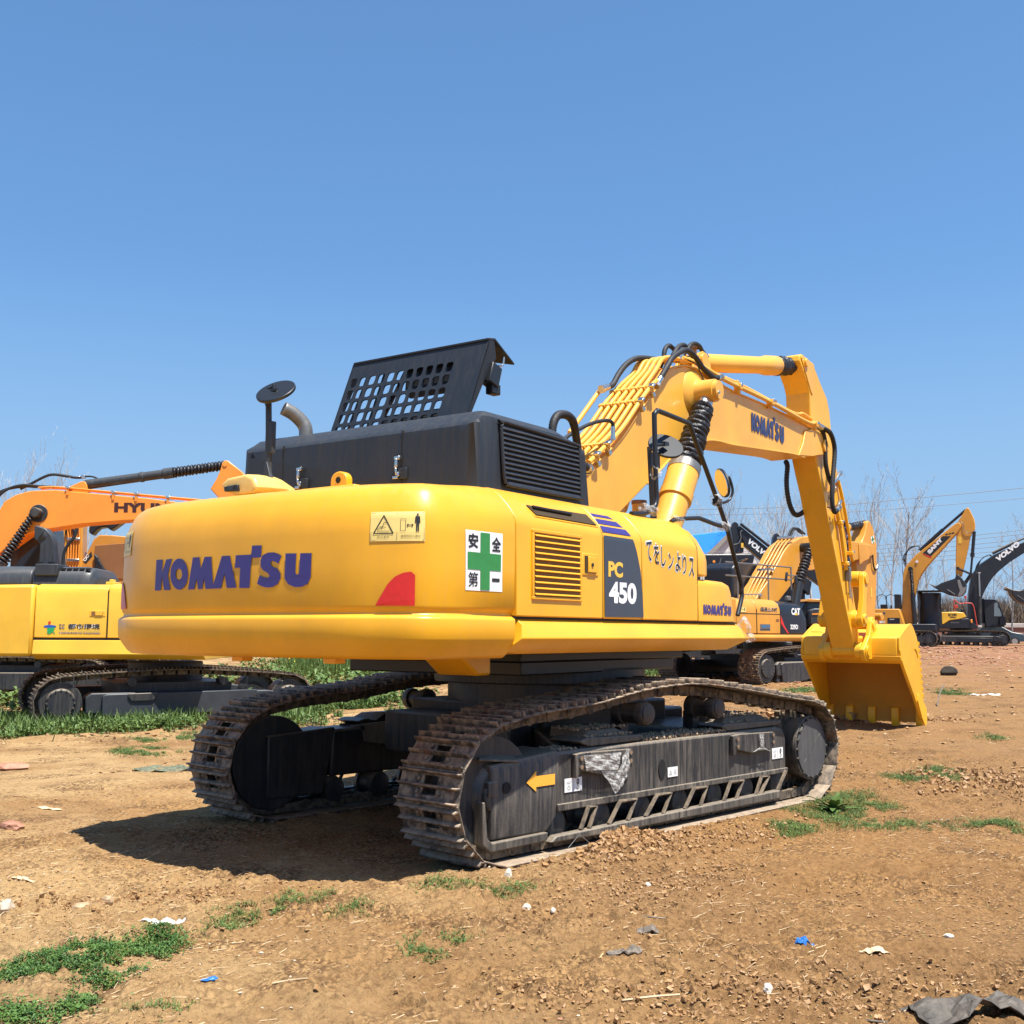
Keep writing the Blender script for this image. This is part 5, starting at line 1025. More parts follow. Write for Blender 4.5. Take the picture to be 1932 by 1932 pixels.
for pts, sd in (([(-1.19, -1.482, .655), (-.76, -1.482, .645), (-.80, -1.484, .525), (-1.16, -1.484, .550)], 3), ([(-.98, -1.474, .53), (-.66, -1.474, .51), (-.72, -1.476, .42), (-.82, -1.478, .355)], 4), ([(-.70, -1.482, .66), (-.66, -1.482, .66), (-.67, -1.486, .50), (-.80, -1.486, .505)], 8), ([(1.18, -1.482, .66), (1.25, -1.482, .655), (1.24, -1.486, .55), (1.19, -1.486, .56)], 6), ([(1.08, -1.47, .51), (1.22, -1.48, .555), (1.37, -1.47, .50), (1.21, -1.48, .535)], 7)):
    uc(sheet(pts, 'plastic_wrap', MATS['clear_wrap'], EX, crumple=.008, seed=sd))
def grit(name, regions, count, smin, smax, mat, parent=None, seed=1, kind='stuff', label=None, rot=None):
    rg = np.random.default_rng(seed); base = np.array([(1, 1, 1), (-1, -1, 1), (-1, 1, -1), (1, -1, -1)], float) ; vs = []; fs = []
    cube = np.array([(-1, -1, -1), (1, -1, -1), (1, 1, -1), (-1, 1, -1), (-.7, -.7, .8), (.7, -.8, .9), (.8, .7, .7), (-.8, .7, .9)], float)
    cf = [(3, 2, 1, 0), (4, 5, 6, 7), (0, 1, 5, 4), (1, 2, 6, 5), (2, 3, 7, 6), (3, 0, 4, 7)]
    for k in range(count):
        x, y, z = regions(rg); s = smin + (smax - smin) * rg.random() ** 3
        q = Euler(rg.uniform(0, 6.28, 3)).to_matrix(); c = cube * (rg.uniform(.6, 1.2, 3) * s / 2) * rg.uniform(.75, 1.2, (8, 1))
        o = len(vs); vs += [tuple(np.array(q @ Vector(p)) + (x, y, z)) for p in c]; fs += [tuple(o + i for i in f) for f in cf]
    me = bpy.data.meshes.new(name); me.from_pydata(vs, [], fs); me.materials.append(mat); o = bpy.data.objects.new(name, me); COL.objects.link(o)
    if parent is not None: o.parent = parent
    if kind: o['kind'] = kind
    if label: o['label'] = label
    return o
SOIL = plain('loose_dry_soil', (.38, .28, .185), .95, noise=.45, scale=40)
def reg_frame(rg):
    r = rg.random()
    if r < .5: x = -.35 + rg.random() * 1.15; y = -1.39 + rg.random() ** 1.5 * .30; z = .695 + .02 * rg.random()
    elif r < .72: x = -1.02 + rg.random() * .56; y = -1.37 + rg.random() * .35; z = .765 + (.045 if y > -1.29 else 0)
    elif r < .92: x = .84 + rg.random() * .74; y = -1.37 + rg.random() * .35; z = .765 + (.045 if y > -1.29 else 0)
    else: x = -1.34 + rg.random() * .2; y = -1.38 + rg.random() * .2; z = .695
    return x, y, z
mb = MB(); mb.tube(smooth_path([(.70, .13, 3.42), (.90, .13, 3.60), (1.24, .12, 3.92), (1.30, .08, 3.98)], 4), .024, 10); mb.build('hydraulic_pipe', Y_BOOM, boom, smooth=60)
uc(grit('soil_crumbs', reg_frame, 3000, .005, .024, SOIL, EX, 3))
# ================================================================== machines behind
def frame_m(a, b, psi): return Matrix.Translation((a, b, 0)) @ Matrix.Rotation(R(90 - psi), 4, 'Z')
class Rig:
    """a machine: an Empty at its base and parts modelled in frames given by (x, y, heading)"""
    def __init__(s, name, a, b, psi, z, label, cat, group=None):
        s.root = empty(name, (a, b, z), R(90 - psi), label, cat, group); s.F = frame_m(a, b, psi); s.inv = (Matrix.Translation((a, b, z)) @ Matrix.Rotation(R(90 - psi), 4, 'Z')).inverted()
    def put(s, mb, name, mat, bevel=0.0, fr=None, smooth=35, parent=None):
        o = mb.build(name, mat, None, bevel, smooth=smooth) if isinstance(mb, MB) else mb
        if parent is None and getattr(s, 'panel', None) is not None and fr is None and name in ('lettering', 'logo_mark', 'logo_rule', 'red_flash', 'black_flash', 'green_cross', 'safety_sign', 'label_rule', 'pictogram'): parent = s.panel
        o.parent = parent or s.root
        if parent is None: o.matrix_basis = s.inv @ (fr if fr is not None else s.F)
        return o
    def prism(s, poly, y0, y1, name, mat, bevel=.02, fr=None, parent=None, smooth=35): return s.put(MB().prism(poly, y0, y1, 'xz'), name, mat, bevel, fr, smooth, parent)
def bg_tracks(rig, fr, x0, x1, ys, w, h, z0, hump=.05, pitch=.2, frame_mat=STEELDK, hub_x=None, guard=True, shoe_mat=None):
    for yc in ys:
        r = h / 2; n = 10; P = []
        for k in range(n + 1): a = math.pi / 2 + math.pi * k / n; P.append((x0 + r + r * math.cos(a), z0 + r + r * math.sin(a)))
        for k in range(n + 1): a = -math.pi / 2 + math.pi * k / n; P.append((x1 - r + r * math.cos(a), z0 + r + r * math.sin(a)))
        for f in (.85, .65, .45, .25, .1): x = x0 + r + (x1 - x0 - 2 * r) * f; P.append((x, z0 + h + hump * math.sin(math.pi * f)))
        N = max(8, int((2 * (x1 - x0) + h) / pitch)); S, L = resample(P, N); mb = MB()
        for i in range(N):
            a, c = S[i], S[(i + 1) % N]; t = Vector((c[0] - a[0], 0, c[1] - a[1])).normalized(); nn = Vector((-t.z, 0, t.x)); m_ = Vector(((a[0] + c[0]) / 2, yc, (a[1] + c[1]) / 2))
            if nn.dot(Vector(((m_.x - (x0 + x1) / 2) * .05, 0, m_.z - z0 - r))) < 0 and abs(m_.z - z0 - r) > .02: nn = -nn
            if abs(m_.z - z0 - r) <= .35 * r: nn = Vector((math.copysign(1, m_.x - (x0 + x1) / 2), 0, 0)) if nn.x * (m_.x - (x0 + x1) / 2) < 0 else nn
            if nn.x * (m_.x - (x0 + x1) / 2) < 0 and abs(nn.x) > .3: nn = -nn
            rot = Matrix((t, nn.cross(t), nn)).transposed(); pl = L / N
            mb.box(m_, (pl * .96, w, .018), rot)
            for dx in (-.36, 0.0, .36): mb.box(m_ + t * pl * dx + nn * .022, (.018, w - .02, .030), rot)
            mb.box(m_ - nn * .05, (pl * .8, .20, .07), rot)
        rig.put(mb, 'track', shoe_mat or RUST2, 0, fr, 30)
        s_ = -1 if yc < 0 else 1; yo = yc + s_ * (w / 2 - .05); yi = yc - s_ * (w / 2 - .1)
        mb = MB(); mb.prism([(x0 + h * .95, z0 + h * .28), (x0 + h * .95, z0 + h * .60), (x0 + h * 1.05, z0 + h * .68), (x1 - h * 1.0, z0 + h * .68), (x1 - h * .45, z0 + h * .62), (x1 - h * .40, z0 + h * .3), (x1 - h * .6, z0 + h * .22)], min(yo, yi), max(yo, yi), 'xz')
        f_ = rig.put(mb, 'track_frame', frame_mat, .02, fr)
        for cx in (x0 + r, x1 - r):
            mb = MB(); mb.cyl((cx, yo - s_ * .02, z0 + r), (cx, yi, z0 + r), r * .80, 28); mb.lathe((cx, yi, z0 + r), (cx, yo + s_ * .02, z0 + r), [(0, r * .5), (.9, r * .56), (1, r * .5)], 28); wh_ = rig.put(mb, 'drive_wheel', STEELDK, .01, fr)
            mb = MB()
            for k in range(16): aa = k * math.pi / 8; mb.cyl((cx + r * .50 * math.cos(aa), yo + s_ * .018, z0 + r + r * .5 * math.sin(aa)), (cx + r * .50 * math.cos(aa), yo + s_ * .035, z0 + r + r * .5 * math.sin(aa)), .014, 6)
            rig.put(mb, 'wheel_bolt', STEEL, 0, fr, parent=wh_)
        for k in range(7): x = x0 + h * 1.1 + (x1 - x0 - h * 2.1) * k / 6; mb = MB(); mb.cyl((x, yo - s_ * .04, z0 + .14), (x, yi, z0 + .14), .10, 14); rig.put(mb, 'track_roller', STEELDK, 0, fr)
        for f in (.33, .66): x = x0 + (x1 - x0) * f; mb = MB(); mb.cyl((x, yo - s_ * .05, z0 + h * .88), (x, yi, z0 + h * .88), .07, 16); rig.put(mb, 'carrier_roller', STEELDK, 0, fr)
    mb = MB(); ya, yb = min(ys), max(ys); mb.span(((x0 + x1) / 2 - .9, ya + .1, z0 + h * .45), ((x0 + x1) / 2 + .9, yb - .1, z0 + h * .85)); mb.cyl(((x0 + x1) / 2, (ya + yb) / 2, z0 + h * .8), ((x0 + x1) / 2, (ya + yb) / 2, z0 + h * 1.25), .62, 28)
    rig.put(mb, 'cross_frame', STEELDK, .02, fr)
def txt(rig, s, x, z, y, hgt, wd, mat, bold=.03, ang=0, name='lettering', flip=1, fr=None, parent=None, shear=0):
    ca, sa = math.cos(ang), math.sin(ang)
    o = text_mesh(s, lambda u, v: Vector((x + flip * (u * ca - v * sa), y, z + u * sa + v * ca)), name, mat, None, hgt, wd, bold=bold, shear=shear)
    return rig.put(o, name, mat, fr=fr, parent=parent)
def decal(rig, polys, y, name, mat, fr=None, parent=None):
    return rig.put(flat_polys(polys, lambda u, v: Vector((u, y, v)), name, mat, None), name, mat, fr=fr, parent=parent)
def rtube(rig, pts, r, name, mat, fr=None, n=5, seg=8, parent=None):
    mb = MB(); mb.tube(smooth_path(pts, n), r, seg); return rig.put(mb, name, mat, 0, fr, 60, parent)

# ---------------- bright yellow excavator at the left
L_ = Rig('excavator', -6.5, 18.8, 88, 0.0, 'bright yellow excavator with grey bonnet and curved exhaust stack, parked behind at the far left', 'excavator', 'second-hand excavators parked in the yard')
LT_ = frame_m(-5.2, 19.6, 62)
bg_tracks(L_, LT_, -3.05, 1.35, (-1.12, 1.12), .50, .80, .0, .10, .19, plain('grey_track_frame', (.03, .033, .038), .5, noise=.2, scale=5), shoe_mat=RUST2)
L_.prism([(-2.05, .20), (-2.05, .50), (-1.98, .525), (.38, .56), (.40, .22), (-1.9, .18)], -1.40, -1.30, 'frame_panel', plain('slate_steel', (.035, .039, .047), .45, noise=.15, scale=6), .012, LT_)
L_.prism([(-1.68, .53), (-1.22, .54), (-1.22, .49), (-1.30, .41), (-1.62, .41), (-1.68, .48)], -1.43, -1.40, 'frame_step', STEELDK, .01, LT_)
def bodysec(yh, zb, zt, r=.10): return [(-yh, zb), (-yh, zt - r * 1.6), (-yh + r * .3, zt - r * .7), (-yh + r, zt - .02), (-yh + r * 2, zt), (yh - r, zt), (yh, zt - r), (yh, zb)]
mb = MB(); mb.prism(bodysec(1.2, 1.40, 2.25), -1.09, .045, 'yz'); L_.panel = L_.put(mb, 'side_door', Y_LEFT, .012)
mb = MB(); mb.prism(bodysec(1.2, 1.40, 2.26), .055, .85, 'yz'); L_.put(mb, 'side_door', Y_LEFT, .012)
mb = MB(); mb.loft([[(-2.6, -.2, 1.10), (-2.6, .2, 1.1), (-2.6, .2, 2.2), (-2.6, -.2, 2.2)], [(-2.5, -.9, 1.10), (-2.5, .9, 1.10), (-2.5, .9, 2.2), (-2.5, -.9, 2.2)], [(-2.1, -1.2, 1.10), (-2.1, 1.2, 1.1), (-2.1, 1.2, 2.22), (-2.1, -1.2, 2.22)], [(-1.105, -1.22, 1.10), (-1.105, 1.22, 1.1), (-1.105, 1.22, 2.24), (-1.105, -1.22, 2.24)]]); L_.put(mb, 'counterweight', Y_LEFT, .05)
mb = MB(); mb.prism([(-1.1, 1.36), (-1.26, 1.36), (-1.30, 1.14), (-1.15, 1.06), (-1.0, 1.06), (1.0, 1.06), (1.26, 1.2), (1.2, 1.36)], -1.07, 1.6, 'yz'); L_.put(mb, 'side_skirt', Y_LEFT, .01)
mb = MB(); mb.span((-1.09, -1.19, 1.355), (1.5, 1.1, 1.402)); L_.put(mb, 'skirt_gap', DARKIN)
for x in (.05,):
    mb = MB(); mb.span((x - .006, -1.203, 1.40), (x + .006, -1.15, 2.15)); L_.put(mb, 'door_gap', DARKIN)
mb = MB(); mb.span((-.23, -1.206, 1.735), (.02, -1.198, 1.83)); L_.put(mb, 'latch_pocket', Y_LEFT, .006); mb = MB(); mb.span((-.20, -1.210, 1.75), (-.02, -1.206, 1.815)); L_.put(mb, 'latch_recess', BROWN); mb = MB(); mb.span((-.14, -1.216, 1.752), (-.025, -1.210, 1.813)); L_.put(mb, 'latch', Y_LEFT, .003)
for mat, bo, y in ((WHITE, .06, -1.2035), (INK, .02, -1.206)):
    txt(L_, '都市環境', -.56, 1.535, y, .085, .50, mat, bo); txt(L_, 'TOSHIKANKYO Corporation', -.70, 1.455, y, .032, .65, mat, bo); txt(L_, '株式', -.70, 1.58, y, .035, .09, mat, bo); txt(L_, '会社', -.70, 1.535, y, .035, .09, mat, bo)
decal(L_, [(circ(-.84, 1.575, .10, 20, .022), [])], -1.205, 'logo_mark', plain('logo_blue', (.02, .09, .42), .4)); decal(L_, [(circ(-.85, 1.635, .022, 12), [])], -1.206, 'logo_mark', RED); decal(L_, [([(-.88, 1.55), (-.76, 1.56), (-.78, 1.49), (-.85, 1.45), (-.88, 1.47)], []), (circ(-.77, 1.47, .013, 10), [])], -1.2065, 'logo_mark', plain('logo_green', (.02, .35, .10), .4)); decal(L_, [line_poly((-.70, 1.505), (-.05, 1.505), .004)], -1.2065, 'logo_rule', plain('logo_teal', (.05, .3, .25), .4))
mb = MB(); hs_ = [(-1.0, 2.23), (-.98, 2.40), (-.90, 2.50), (-.75, 2.545), (.2, 2.545), (.35, 2.45), (.38, 2.23)]
mb.loft([[(-2.4, y, z) for y, z in hs_], [(-1.25, y, z) for y, z in hs_]]); L_.put(mb, 'bonnet', GREYMACH, .03)
mb = MB(); mb.loft([[(-1.24, y, z) for y, z in hs_], [(-.45, y, z) for y, z in hs_], [(-.33, y * .97, 2.23 + (z - 2.23) * .9) for y, z in hs_], [(-.25, y * .9, 2.23 + (z - 2.23) * .5) for y, z in hs_]]); L_.put(mb, 'bonnet', GREYMACH, .02)
for k in range(5):
    mb = MB(); mb.box((-.78 + k * .10, -.91, 2.502), (.075, .05, .028)); L_.put(mb, 'bonnet_slot', DARKIN)
mb = MB(); mb.span((-1.19, -1.03, 2.39), (-.83, -.55, 2.575)); L_.put(mb, 'bonnet_box', GREYMACH, .012)
rtube(L_, [(-1.10, -.75, 2.5), (-1.10, -.75, 2.88), (-1.13, -.75, 3.00), (-1.20, -.80, 3.07)], .115, 'exhaust_stack', GREYMACH, seg=20)
mb = MB(); mb.cyl((-1.22, -.82, 3.085), (-1.205, -.805, 3.075), .09, 20); L_.put(mb, 'exhaust_mouth', DARKIN)
mb = MB(); mb.prism([(-1.30, 3.0), (-1.30, 3.20), (-1.27, 3.21), (-1.12, 3.16), (-1.02, 3.05), (-.98, 2.92), (-.98, 2.6), (-1.20, 2.6), (-1.20, 2.92)], -.86, -.64, 'xz'); L_.put(mb, 'exhaust_hood', GREYMACH, .05)
rtube(L_, [(-.95, -.5, 2.55), (-.93, -.5, 2.8), (-.86, -.5, 2.95), (-.78, -.5, 3.05), (-.74, -.5, 3.2)], .028, 'hydraulic_hose', RUBBER)
mb = MB(); mb.span((-.10, -.9, 2.25), (.05, -.6, 2.30)); mb.span((-.06, -.85, 2.30), (.0, -.7, 2.34)); L_.put(mb, 'tank_cap', Y_LEFT, .01)

# ---------------- orange machine: boom sweeping over the bonnet
H_ = Rig('excavator', -7.0, 25.0, 86, 0.05, 'orange excavator with black arm cylinder, its boom stretching over the yellow machine at the left', 'excavator', 'second-hand excavators parked in the yard')
bl = [(-5.3, 2.0), (-5.0, 3.2), (-4.6, 3.95), (-4.40, 4.19), (-4.31, 4.36), (-4.07, 4.51), (-3.77, 4.60), (-3.26, 4.63), (-2.45, 4.57), (-1.2, 4.47), (-.6, 4.40), (.3, 4.30), (.75, 4.22), (.85, 4.10), (.75, 4.0), (-.2, 4.03), (-1.0, 4.0), (-1.70, 3.965), (-2.6, 3.88), (-3.42, 3.74), (-3.665, 3.68), (-3.84, 3.62), (-4.10, 3.42), (-4.35, 3.20), (-4.6, 2.9), (-4.8, 2.4), (-4.9, 2.0)]
H_.panel = H_.prism(bl, -.32, .28, 'boom', ORANGE, .015)
txt(H_, 'HYUNDAI', -1.92, 4.145, -.325, .22, 1.95, plain('dark_maroon_lettering', (.05, .012, .01), .5), .05)
for y, r in ((-.30, .02), (-.18, .022), (-.06, .022)):
    rtube(H_, [(-3.6, y, 4.68), (-3.26, y, 4.70), (-2.45, y, 4.64), (-1.2, y, 4.54), (.2, y, 4.43), (.7, y, 4.36)], r, 'hydraulic_pipe', ORANGE)
for x, z in ((-2.95, 4.69), (-1.95, 4.60), (-1.45, 4.57), (-.75, 4.5)):
    mb = MB(); mb.box((x, -.2, z), (.10, .32, .05)); H_.put(mb, 'pipe_clamp', CHROME, .01)
    mb = MB(); mb.box((x, -.335, z - .09), (.05, .02, .16)); H_.put(mb, 'pipe_bracket', ORANGE)
mb = MB(); mb.prism([(-3.05, 4.60), (-2.95, 4.75), (-2.72, 4.86), (-2.64, 4.85), (-2.60, 4.78), (-2.58, 4.58)], -.14, .12, 'xz'); H_.put(mb, 'cylinder_bracket', ORANGE, .015)
mb = MB(); a = Vector((-2.70, 0, 4.79)); c = Vector((.42, 0, 5.29)); d = (c - a).normalized(); mb.lathe(a, a + d * 2.0, [(0, .10), (.04, .115), (.10, .11), (.62, .105), (.63, .12), (.66, .12), (.67, .105), (.88, .105), (.89, .125), (1, .125)], 22); ac = H_.put(mb, 'arm_cylinder', GREYMACH)
bb = bellows(a + d * 2.0, c, .115, .105, 15, 'dust_boot', None, seed=21, rough=.22); H_.put(bb, 'dust_boot', BOOT)
H_.prism([(.36, 5.16), (.40, 5.33), (.45, 5.38), (.53, 5.37), (.85, 5.12), (1.25, 4.55), (1.5, 3.4), (1.75, 2.0), (1.45, 2.0), (1.1, 3.2), (.72, 4.05), (.36, 4.50), (.15, 4.72), (.28, 4.95)], -.2, .2, 'arm', ORANGE, .02)
mb = MB(); mb.cyl((.46, -.21, 5.28), (.46, -.22, 5.28), .05, 16); H_.put(mb, 'pivot_cap', ORANGE, .004)
b2 = bellows((-3.62, -.48, 4.06), (-4.24, -.48, 2.97), .075, .12, 16, 'dust_boot', None, seed=22, rough=.42); H_.put(b2, 'dust_boot', BOOT)
mb = MB(); mb.cyl((-4.20, -.48, 3.02), (-4.9, -.48, 1.9), .12, 20); H_.put(mb, 'boom_cylinder', GREYMACH)
mb = MB(); mb.cyl((-3.56, -.58, 4.10), (-3.56, -.32, 4.10), .105, 22); mb.cyl((-3.56, -.34, 4.10), (-3.56, -.31, 4.10), .2, 24); H_.put(mb, 'cylinder_boss', STEELDK, .01)
for p in ([(-4.6, -.2, 4.35), (-4.35, -.2, 4.62), (-4.0, -.2, 4.74), (-3.6, -.2, 4.72), (-3.3, -.2, 4.71)], [(-4.7, -.1, 4.5), (-4.35, -.1, 4.66), (-3.97, -.1, 4.73), (-3.7, -.1, 4.72)], [(-4.1, 0, 4.68), (-3.88, 0, 4.80), (-3.58, 0, 4.97), (-3.40, 0, 5.02), (-3.18, 0, 5.0), (-2.9, 0, 4.96), (-2.70, 0, 4.97)]):
    rtube(H_, p, .032, 'hydraulic_hose', RUBBER)
rtube(H_, [(-2.70, 0, 4.99), (-2.5, 0, 4.98), (-2.3, 0, 4.88)], .02, 'hydraulic_hose', RUBBER)
mb = MB(); mb.box((-2.72, 0, 4.98), (.08, .08, .08)); mb.box((-2.92, 0, 4.97), (.25, .05, .05)); mb.box((-3.45, -.2, 4.70), (.25, .06, .05)); H_.put(mb, 'hose_fitting', CHROME, .01)
mb = MB(); mb.span((-5.9, -1.25, 1.05), (-1.6, 1.3, 2.1)); mb.span((-6.3, -1.1, 1.1), (-5.9, 1.1, 2.2)); H_.put(mb, 'upper_body', ORANGE, .06)
H_.prism([(-4.38, 2.1), (-4.38, 3.66), (-4.25, 3.78), (-3.60, 3.90), (-3.50, 3.86), (-3.40, 3.0), (-3.30, 2.1)], .35, 1.25, 'cab', plain('slate_blue_cab', (.045, .065, .085), .35), .05)
mb = MB(); mb.prism([(-4.2, 2.9), (-4.2, 3.5), (-3.75, 3.65), (-3.70, 2.9)], .335, .345, 'xz'); H_.put(mb, 'cab_window', GLASS)
bg_tracks(H_, H_.F, -6.0, -1.6, (-1.1, 1.1), .5, .85, .05)

# ---------------- ochre machine seen end-on between the bonnet and the counterweight
B_ = Rig('excavator', -10.9, 29.6, 80, .05, 'ochre excavator seen end-on through the gap, pipes running up its boom', 'excavator', 'second-hand excavators parked in the yard')
F2 = frame_m(-4.0, 30.0, 80)
for y0, y1 in ((-.45, .2),):
    B_.prism([(-7.66, 1.0), (-7.70, 3.0), (-7.72, 4.3), (-7.60, 4.75), (-7.32, 4.8), (-7.24, 4.3), (-7.20, 3.0), (-7.18, 1.0)], y0, y1, 'boom', OCHRE, .03, F2)
for k in range(5): rtube(B_, [(-7.55 + k * .065, -.50, 3.0), (-7.55 + k * .065, -.50, 3.8), (-7.60 + k * .075, -.50, 4.1), (-7.62 + k * .08, -.50, 4.45)], .019, 'hydraulic_pipe', ORANGE, F2)
for z in (3.30, 3.84): mb = MB(); mb.box((-7.42, -.53, z), (.32, .05, .07)); B_.put(mb, 'pipe_clamp', CHROME, .01, F2)
for k in range(2): rtube(B_, [(-7.62 + k * .2, -.52, 3.95), (-7.60 + k * .16, -.56, 4.10), (-7.58 + k * .1, -.52, 4.25)], .025, 'hydraulic_hose', RUBBER, F2)
b3 = bellows((-7.84, -.5, 3.9), (-7.86, -.5, 3.1), .07, .085, 11, 'dust_boot', None, seed=31, rough=.3); B_.put(b3, 'dust_boot', BOOT, fr=F2)
mb = MB(); mb.cyl((-7.84, -.5, 4.4), (-7.84, -.5, 3.9), .05, 12); B_.put(mb, 'cylinder_rod', STEELDK, 0, F2)
bg_tracks(B_, F2, -9.2, -5.4, (-1.1, 1.1), .5, .8, .05)
mb = MB(); mb.span((-9.0, -1.1, 1.0), (-6.5, 1.1, 2.0)); B_.put(mb, 'upper_body', OCHRE, .06, F2)

K_ = Rig('excavator', -11.2, 28.0, 80, .05, 'brown-armed excavator with raised dark bucket link, partly hidden by the nearest counterweight', 'excavator', 'second-hand excavators parked in the yard')
F3 = frame_m(-4.0, 30.0, 80)
K_.prism([(-6.98, 3.86), (-7.02, 3.74), (-7.24, 3.24), (-7.26, 2.2), (-5.3, 2.2), (-5.4, 3.9), (-6.55, 3.98), (-6.84, 3.98)], -.3, .1, 'arm', OCHRE2, .02, F3)
K_.prism([(-6.93, 3.70), (-6.95, 3.0), (-6.80, 2.85), (-5.5, 2.85), (-5.5, 3.85)], -.325, -.30, 'arm_plate', BROWN, .01, F3)
K_.prism([(-7.09, 4.20), (-6.95, 4.27), (-6.78, 4.34), (-6.25, 4.34), (-6.45, 4.18), (-6.56, 4.10), (-6.68, 4.20), (-6.86, 4.16), (-7.02, 3.97), (-7.10, 4.05)], -.35, .1, 'bucket_link', BLACK, .03, F3)
K_.prism([(-6.95, 3.5), (-6.90, 3.2), (-6.93, 3.0), (-6.82, 2.84), (-6.56, 2.86), (-6.58, 3.0), (-6.72, 3.2), (-6.82, 3.4)], -.40, -.33, 'bucket_cylinder', BOOT, .03, F3)
decal(K_, [([(-7.22, 3.28), (-7.02, 3.55), (-6.99, 3.42), (-7.14, 3.22)], [])], -.304, 'dark_decal', INK, F3)
txt(K_, 'CAT', -7.16, 3.28, -.306, .075, .20, WHITE, .04, math.radians(57), fr=F3)
bg_tracks(K_, F3, -8.0, -4.4, (-1.1, 1.1), .5, .8, .05)
mb = MB(); mb.span((-7.6, -1.1, 1.0), (-5.0, 1.1, 2.0)); K_.put(mb, 'upper_body', OCHRE2, .06, F3)

# ---------------- ochre machine right of the big one, black panel
C_ = Rig('excavator', 6.97, 29.1, 45, .31, 'ochre excavator with black side panel and red flash behind the big bucket', 'excavator', 'second-hand excavators parked in the yard')
CT = frame_m(6.97, 29.1, 50)
def cs(zt=2.35): return [(-1.3, 1.53), (-1.3, 2.0), (-1.29, 2.12), (-1.24, 2.24), (-1.14, zt - .03), (-1.0, zt), (.9, zt), (1.2, 2.2), (1.25, 1.53)]
for x0, x1 in ((-3.84, -3.02), (-3.0, -1.98)):
    mb = MB(); mb.prism(cs(), x0, x1, 'yz'); C_.put(mb, 'side_door', OCHRE, .015)
mb = MB(); mb.span((-3.83, -1.304, 1.985), (-1.97, -1.25, 2.0)); C_.put(mb, 'door_gap', DARKIN)
mb = MB(); mb.span((-3.016, -1.303, 1.53), (-3.004, -1.25, 2.1)); C_.put(mb, 'door_gap', DARKIN)
mb = MB(); mb.loft([[(-1.96, y, z) for y, z in cs(2.34)], [(-1.05, y, z) for y, z in cs(2.30)], [(-.90, y * .99, 1.53 + (z - 1.53) * .9) for y, z in cs()], [(-.72, y * .98, 1.53 + (z - 1.53) * .6) for y, z in cs()]]); C_.panel = C_.put(mb, 'black_panel', NAVYBLK, .02)
mb = MB(); mb.loft([[(-5.7, -.5, 1.38), (-5.7, .5, 1.38), (-5.7, .5, 2.3), (-5.7, -.5, 2.3)], [(-5.3, -1.1, 1.38), (-5.3, 1.1, 1.38), (-5.3, 1.1, 2.35), (-5.3, -1.1, 2.35)], [(-4.8, -1.32, 1.38), (-4.8, 1.32, 1.38), (-4.8, 1.32, 2.35), (-4.8, -1.32, 2.35)], [(-3.86, -1.32, 1.38), (-3.86, 1.32, 1.38), (-3.86, 1.32, 2.35), (-3.86, -1.32, 2.35)]]); C_.put(mb, 'counterweight', OCHRE, .05)
mb = MB(); mb.prism([(-1.25, 1.51), (-1.33, 1.50), (-1.36, 1.44), (-1.33, 1.36), (-1.2, 1.34), (1.2, 1.34), (1.3, 1.5)], -3.84, -.55, 'yz'); C_.put(mb, 'side_skirt', OCHRE, .02)
decal(C_, [([(-1.965, 1.98), (-1.965, 1.78), (-1.67, 1.535), (-1.60, 1.535), (-1.80, 1.72)], [])], -1.304, 'red_flash', RED)
txt(C_, 'CAT', -1.47, 1.99, -1.304, .17, .40, WHITE, .05); txt(C_, '329D', -1.53, 1.635, -1.304, .12, .35, WHITE, .04); txt(C_, 'L', -1.16, 1.64, -1.304, .11, .06, STEELG, .02)
decal(C_, [([(-1.33, 1.985), (-1.17, 1.985), (-1.25, 2.06)], [])], -1.3065, 'logo_mark', LETTERY)
for mat, bo, y in ((WHITE, .05, -1.304), (INK, .02, -1.307)): txt(C_, '国通土木㈱'.replace('㈱', '株'), -2.84, 2.055, y - .0, .10, .74, mat, bo)
decal(C_, [(rect(-2.88, 1.60, -2.44, 1.75), [])], -1.304, 'label_sticker', STEELG); txt(C_, '建設機械', -2.80, 1.67, -1.306, .06, .34, plain('logo_blue2', (.03, .2, .45), .4), .02); decal(C_, [line_poly((-2.86, 1.63), (-2.46, 1.63), .02)], -1.306, 'label_rule', INK)
decal(C_, [(rect(-3.70, 2.02, -3.46, 2.14), [])], -1.305, 'warning_sticker', CREAM); decal(C_, [line_poly((-3.62, 2.08), (-3.56, 2.08), .012), (circ(-3.52, 2.12, .012, 8), []), (rect(-3.535, 2.05, -3.505, 2.11), [])], -1.307, 'pictogram', INK)
mb = MB(); mb.span((-2.17, -1.306, 1.82), (-2.04, -1.30, 1.88)); C_.put(mb, 'latch', BROWN, .005)
cb_ = [(-1.60, 1.9), (-1.46, 2.41), (-.90, 2.85), (-.67, 3.095), (-.30, 3.45), (-.10, 3.66), (.15, 3.85), (.377, 3.95), (.8, 4.10), (1.234, 4.16), (1.8, 4.17), (3.68, 4.165), (4.42, 4.17), (4.80, 4.12), (4.93, 4.02), (4.85, 3.85), (4.476, 3.735), (3.65, 3.613), (2.6, 3.47), (1.9, 3.35), (1.56, 3.285), (1.35, 3.24), (1.10, 3.22), (.654, 3.05), (.122, 2.72), (-.397, 2.36), (-.70, 1.9)]
C_.prism(cb_, -.30, .30, 'boom', OCHRE, .02)
for k, y in enumerate((-.27, -.16, -.05, .06)):
    rtube(C_, [(-1.40, y, 2.42), (-1.28, y, 2.56), (-1.02, y, 2.86), (-.70, y, 3.17), (-.32, y, 3.53), (-.12, y, 3.74), (.12, y, 3.93), (.35, y, 4.03)], .026, 'hydraulic_pipe', OCHRE)
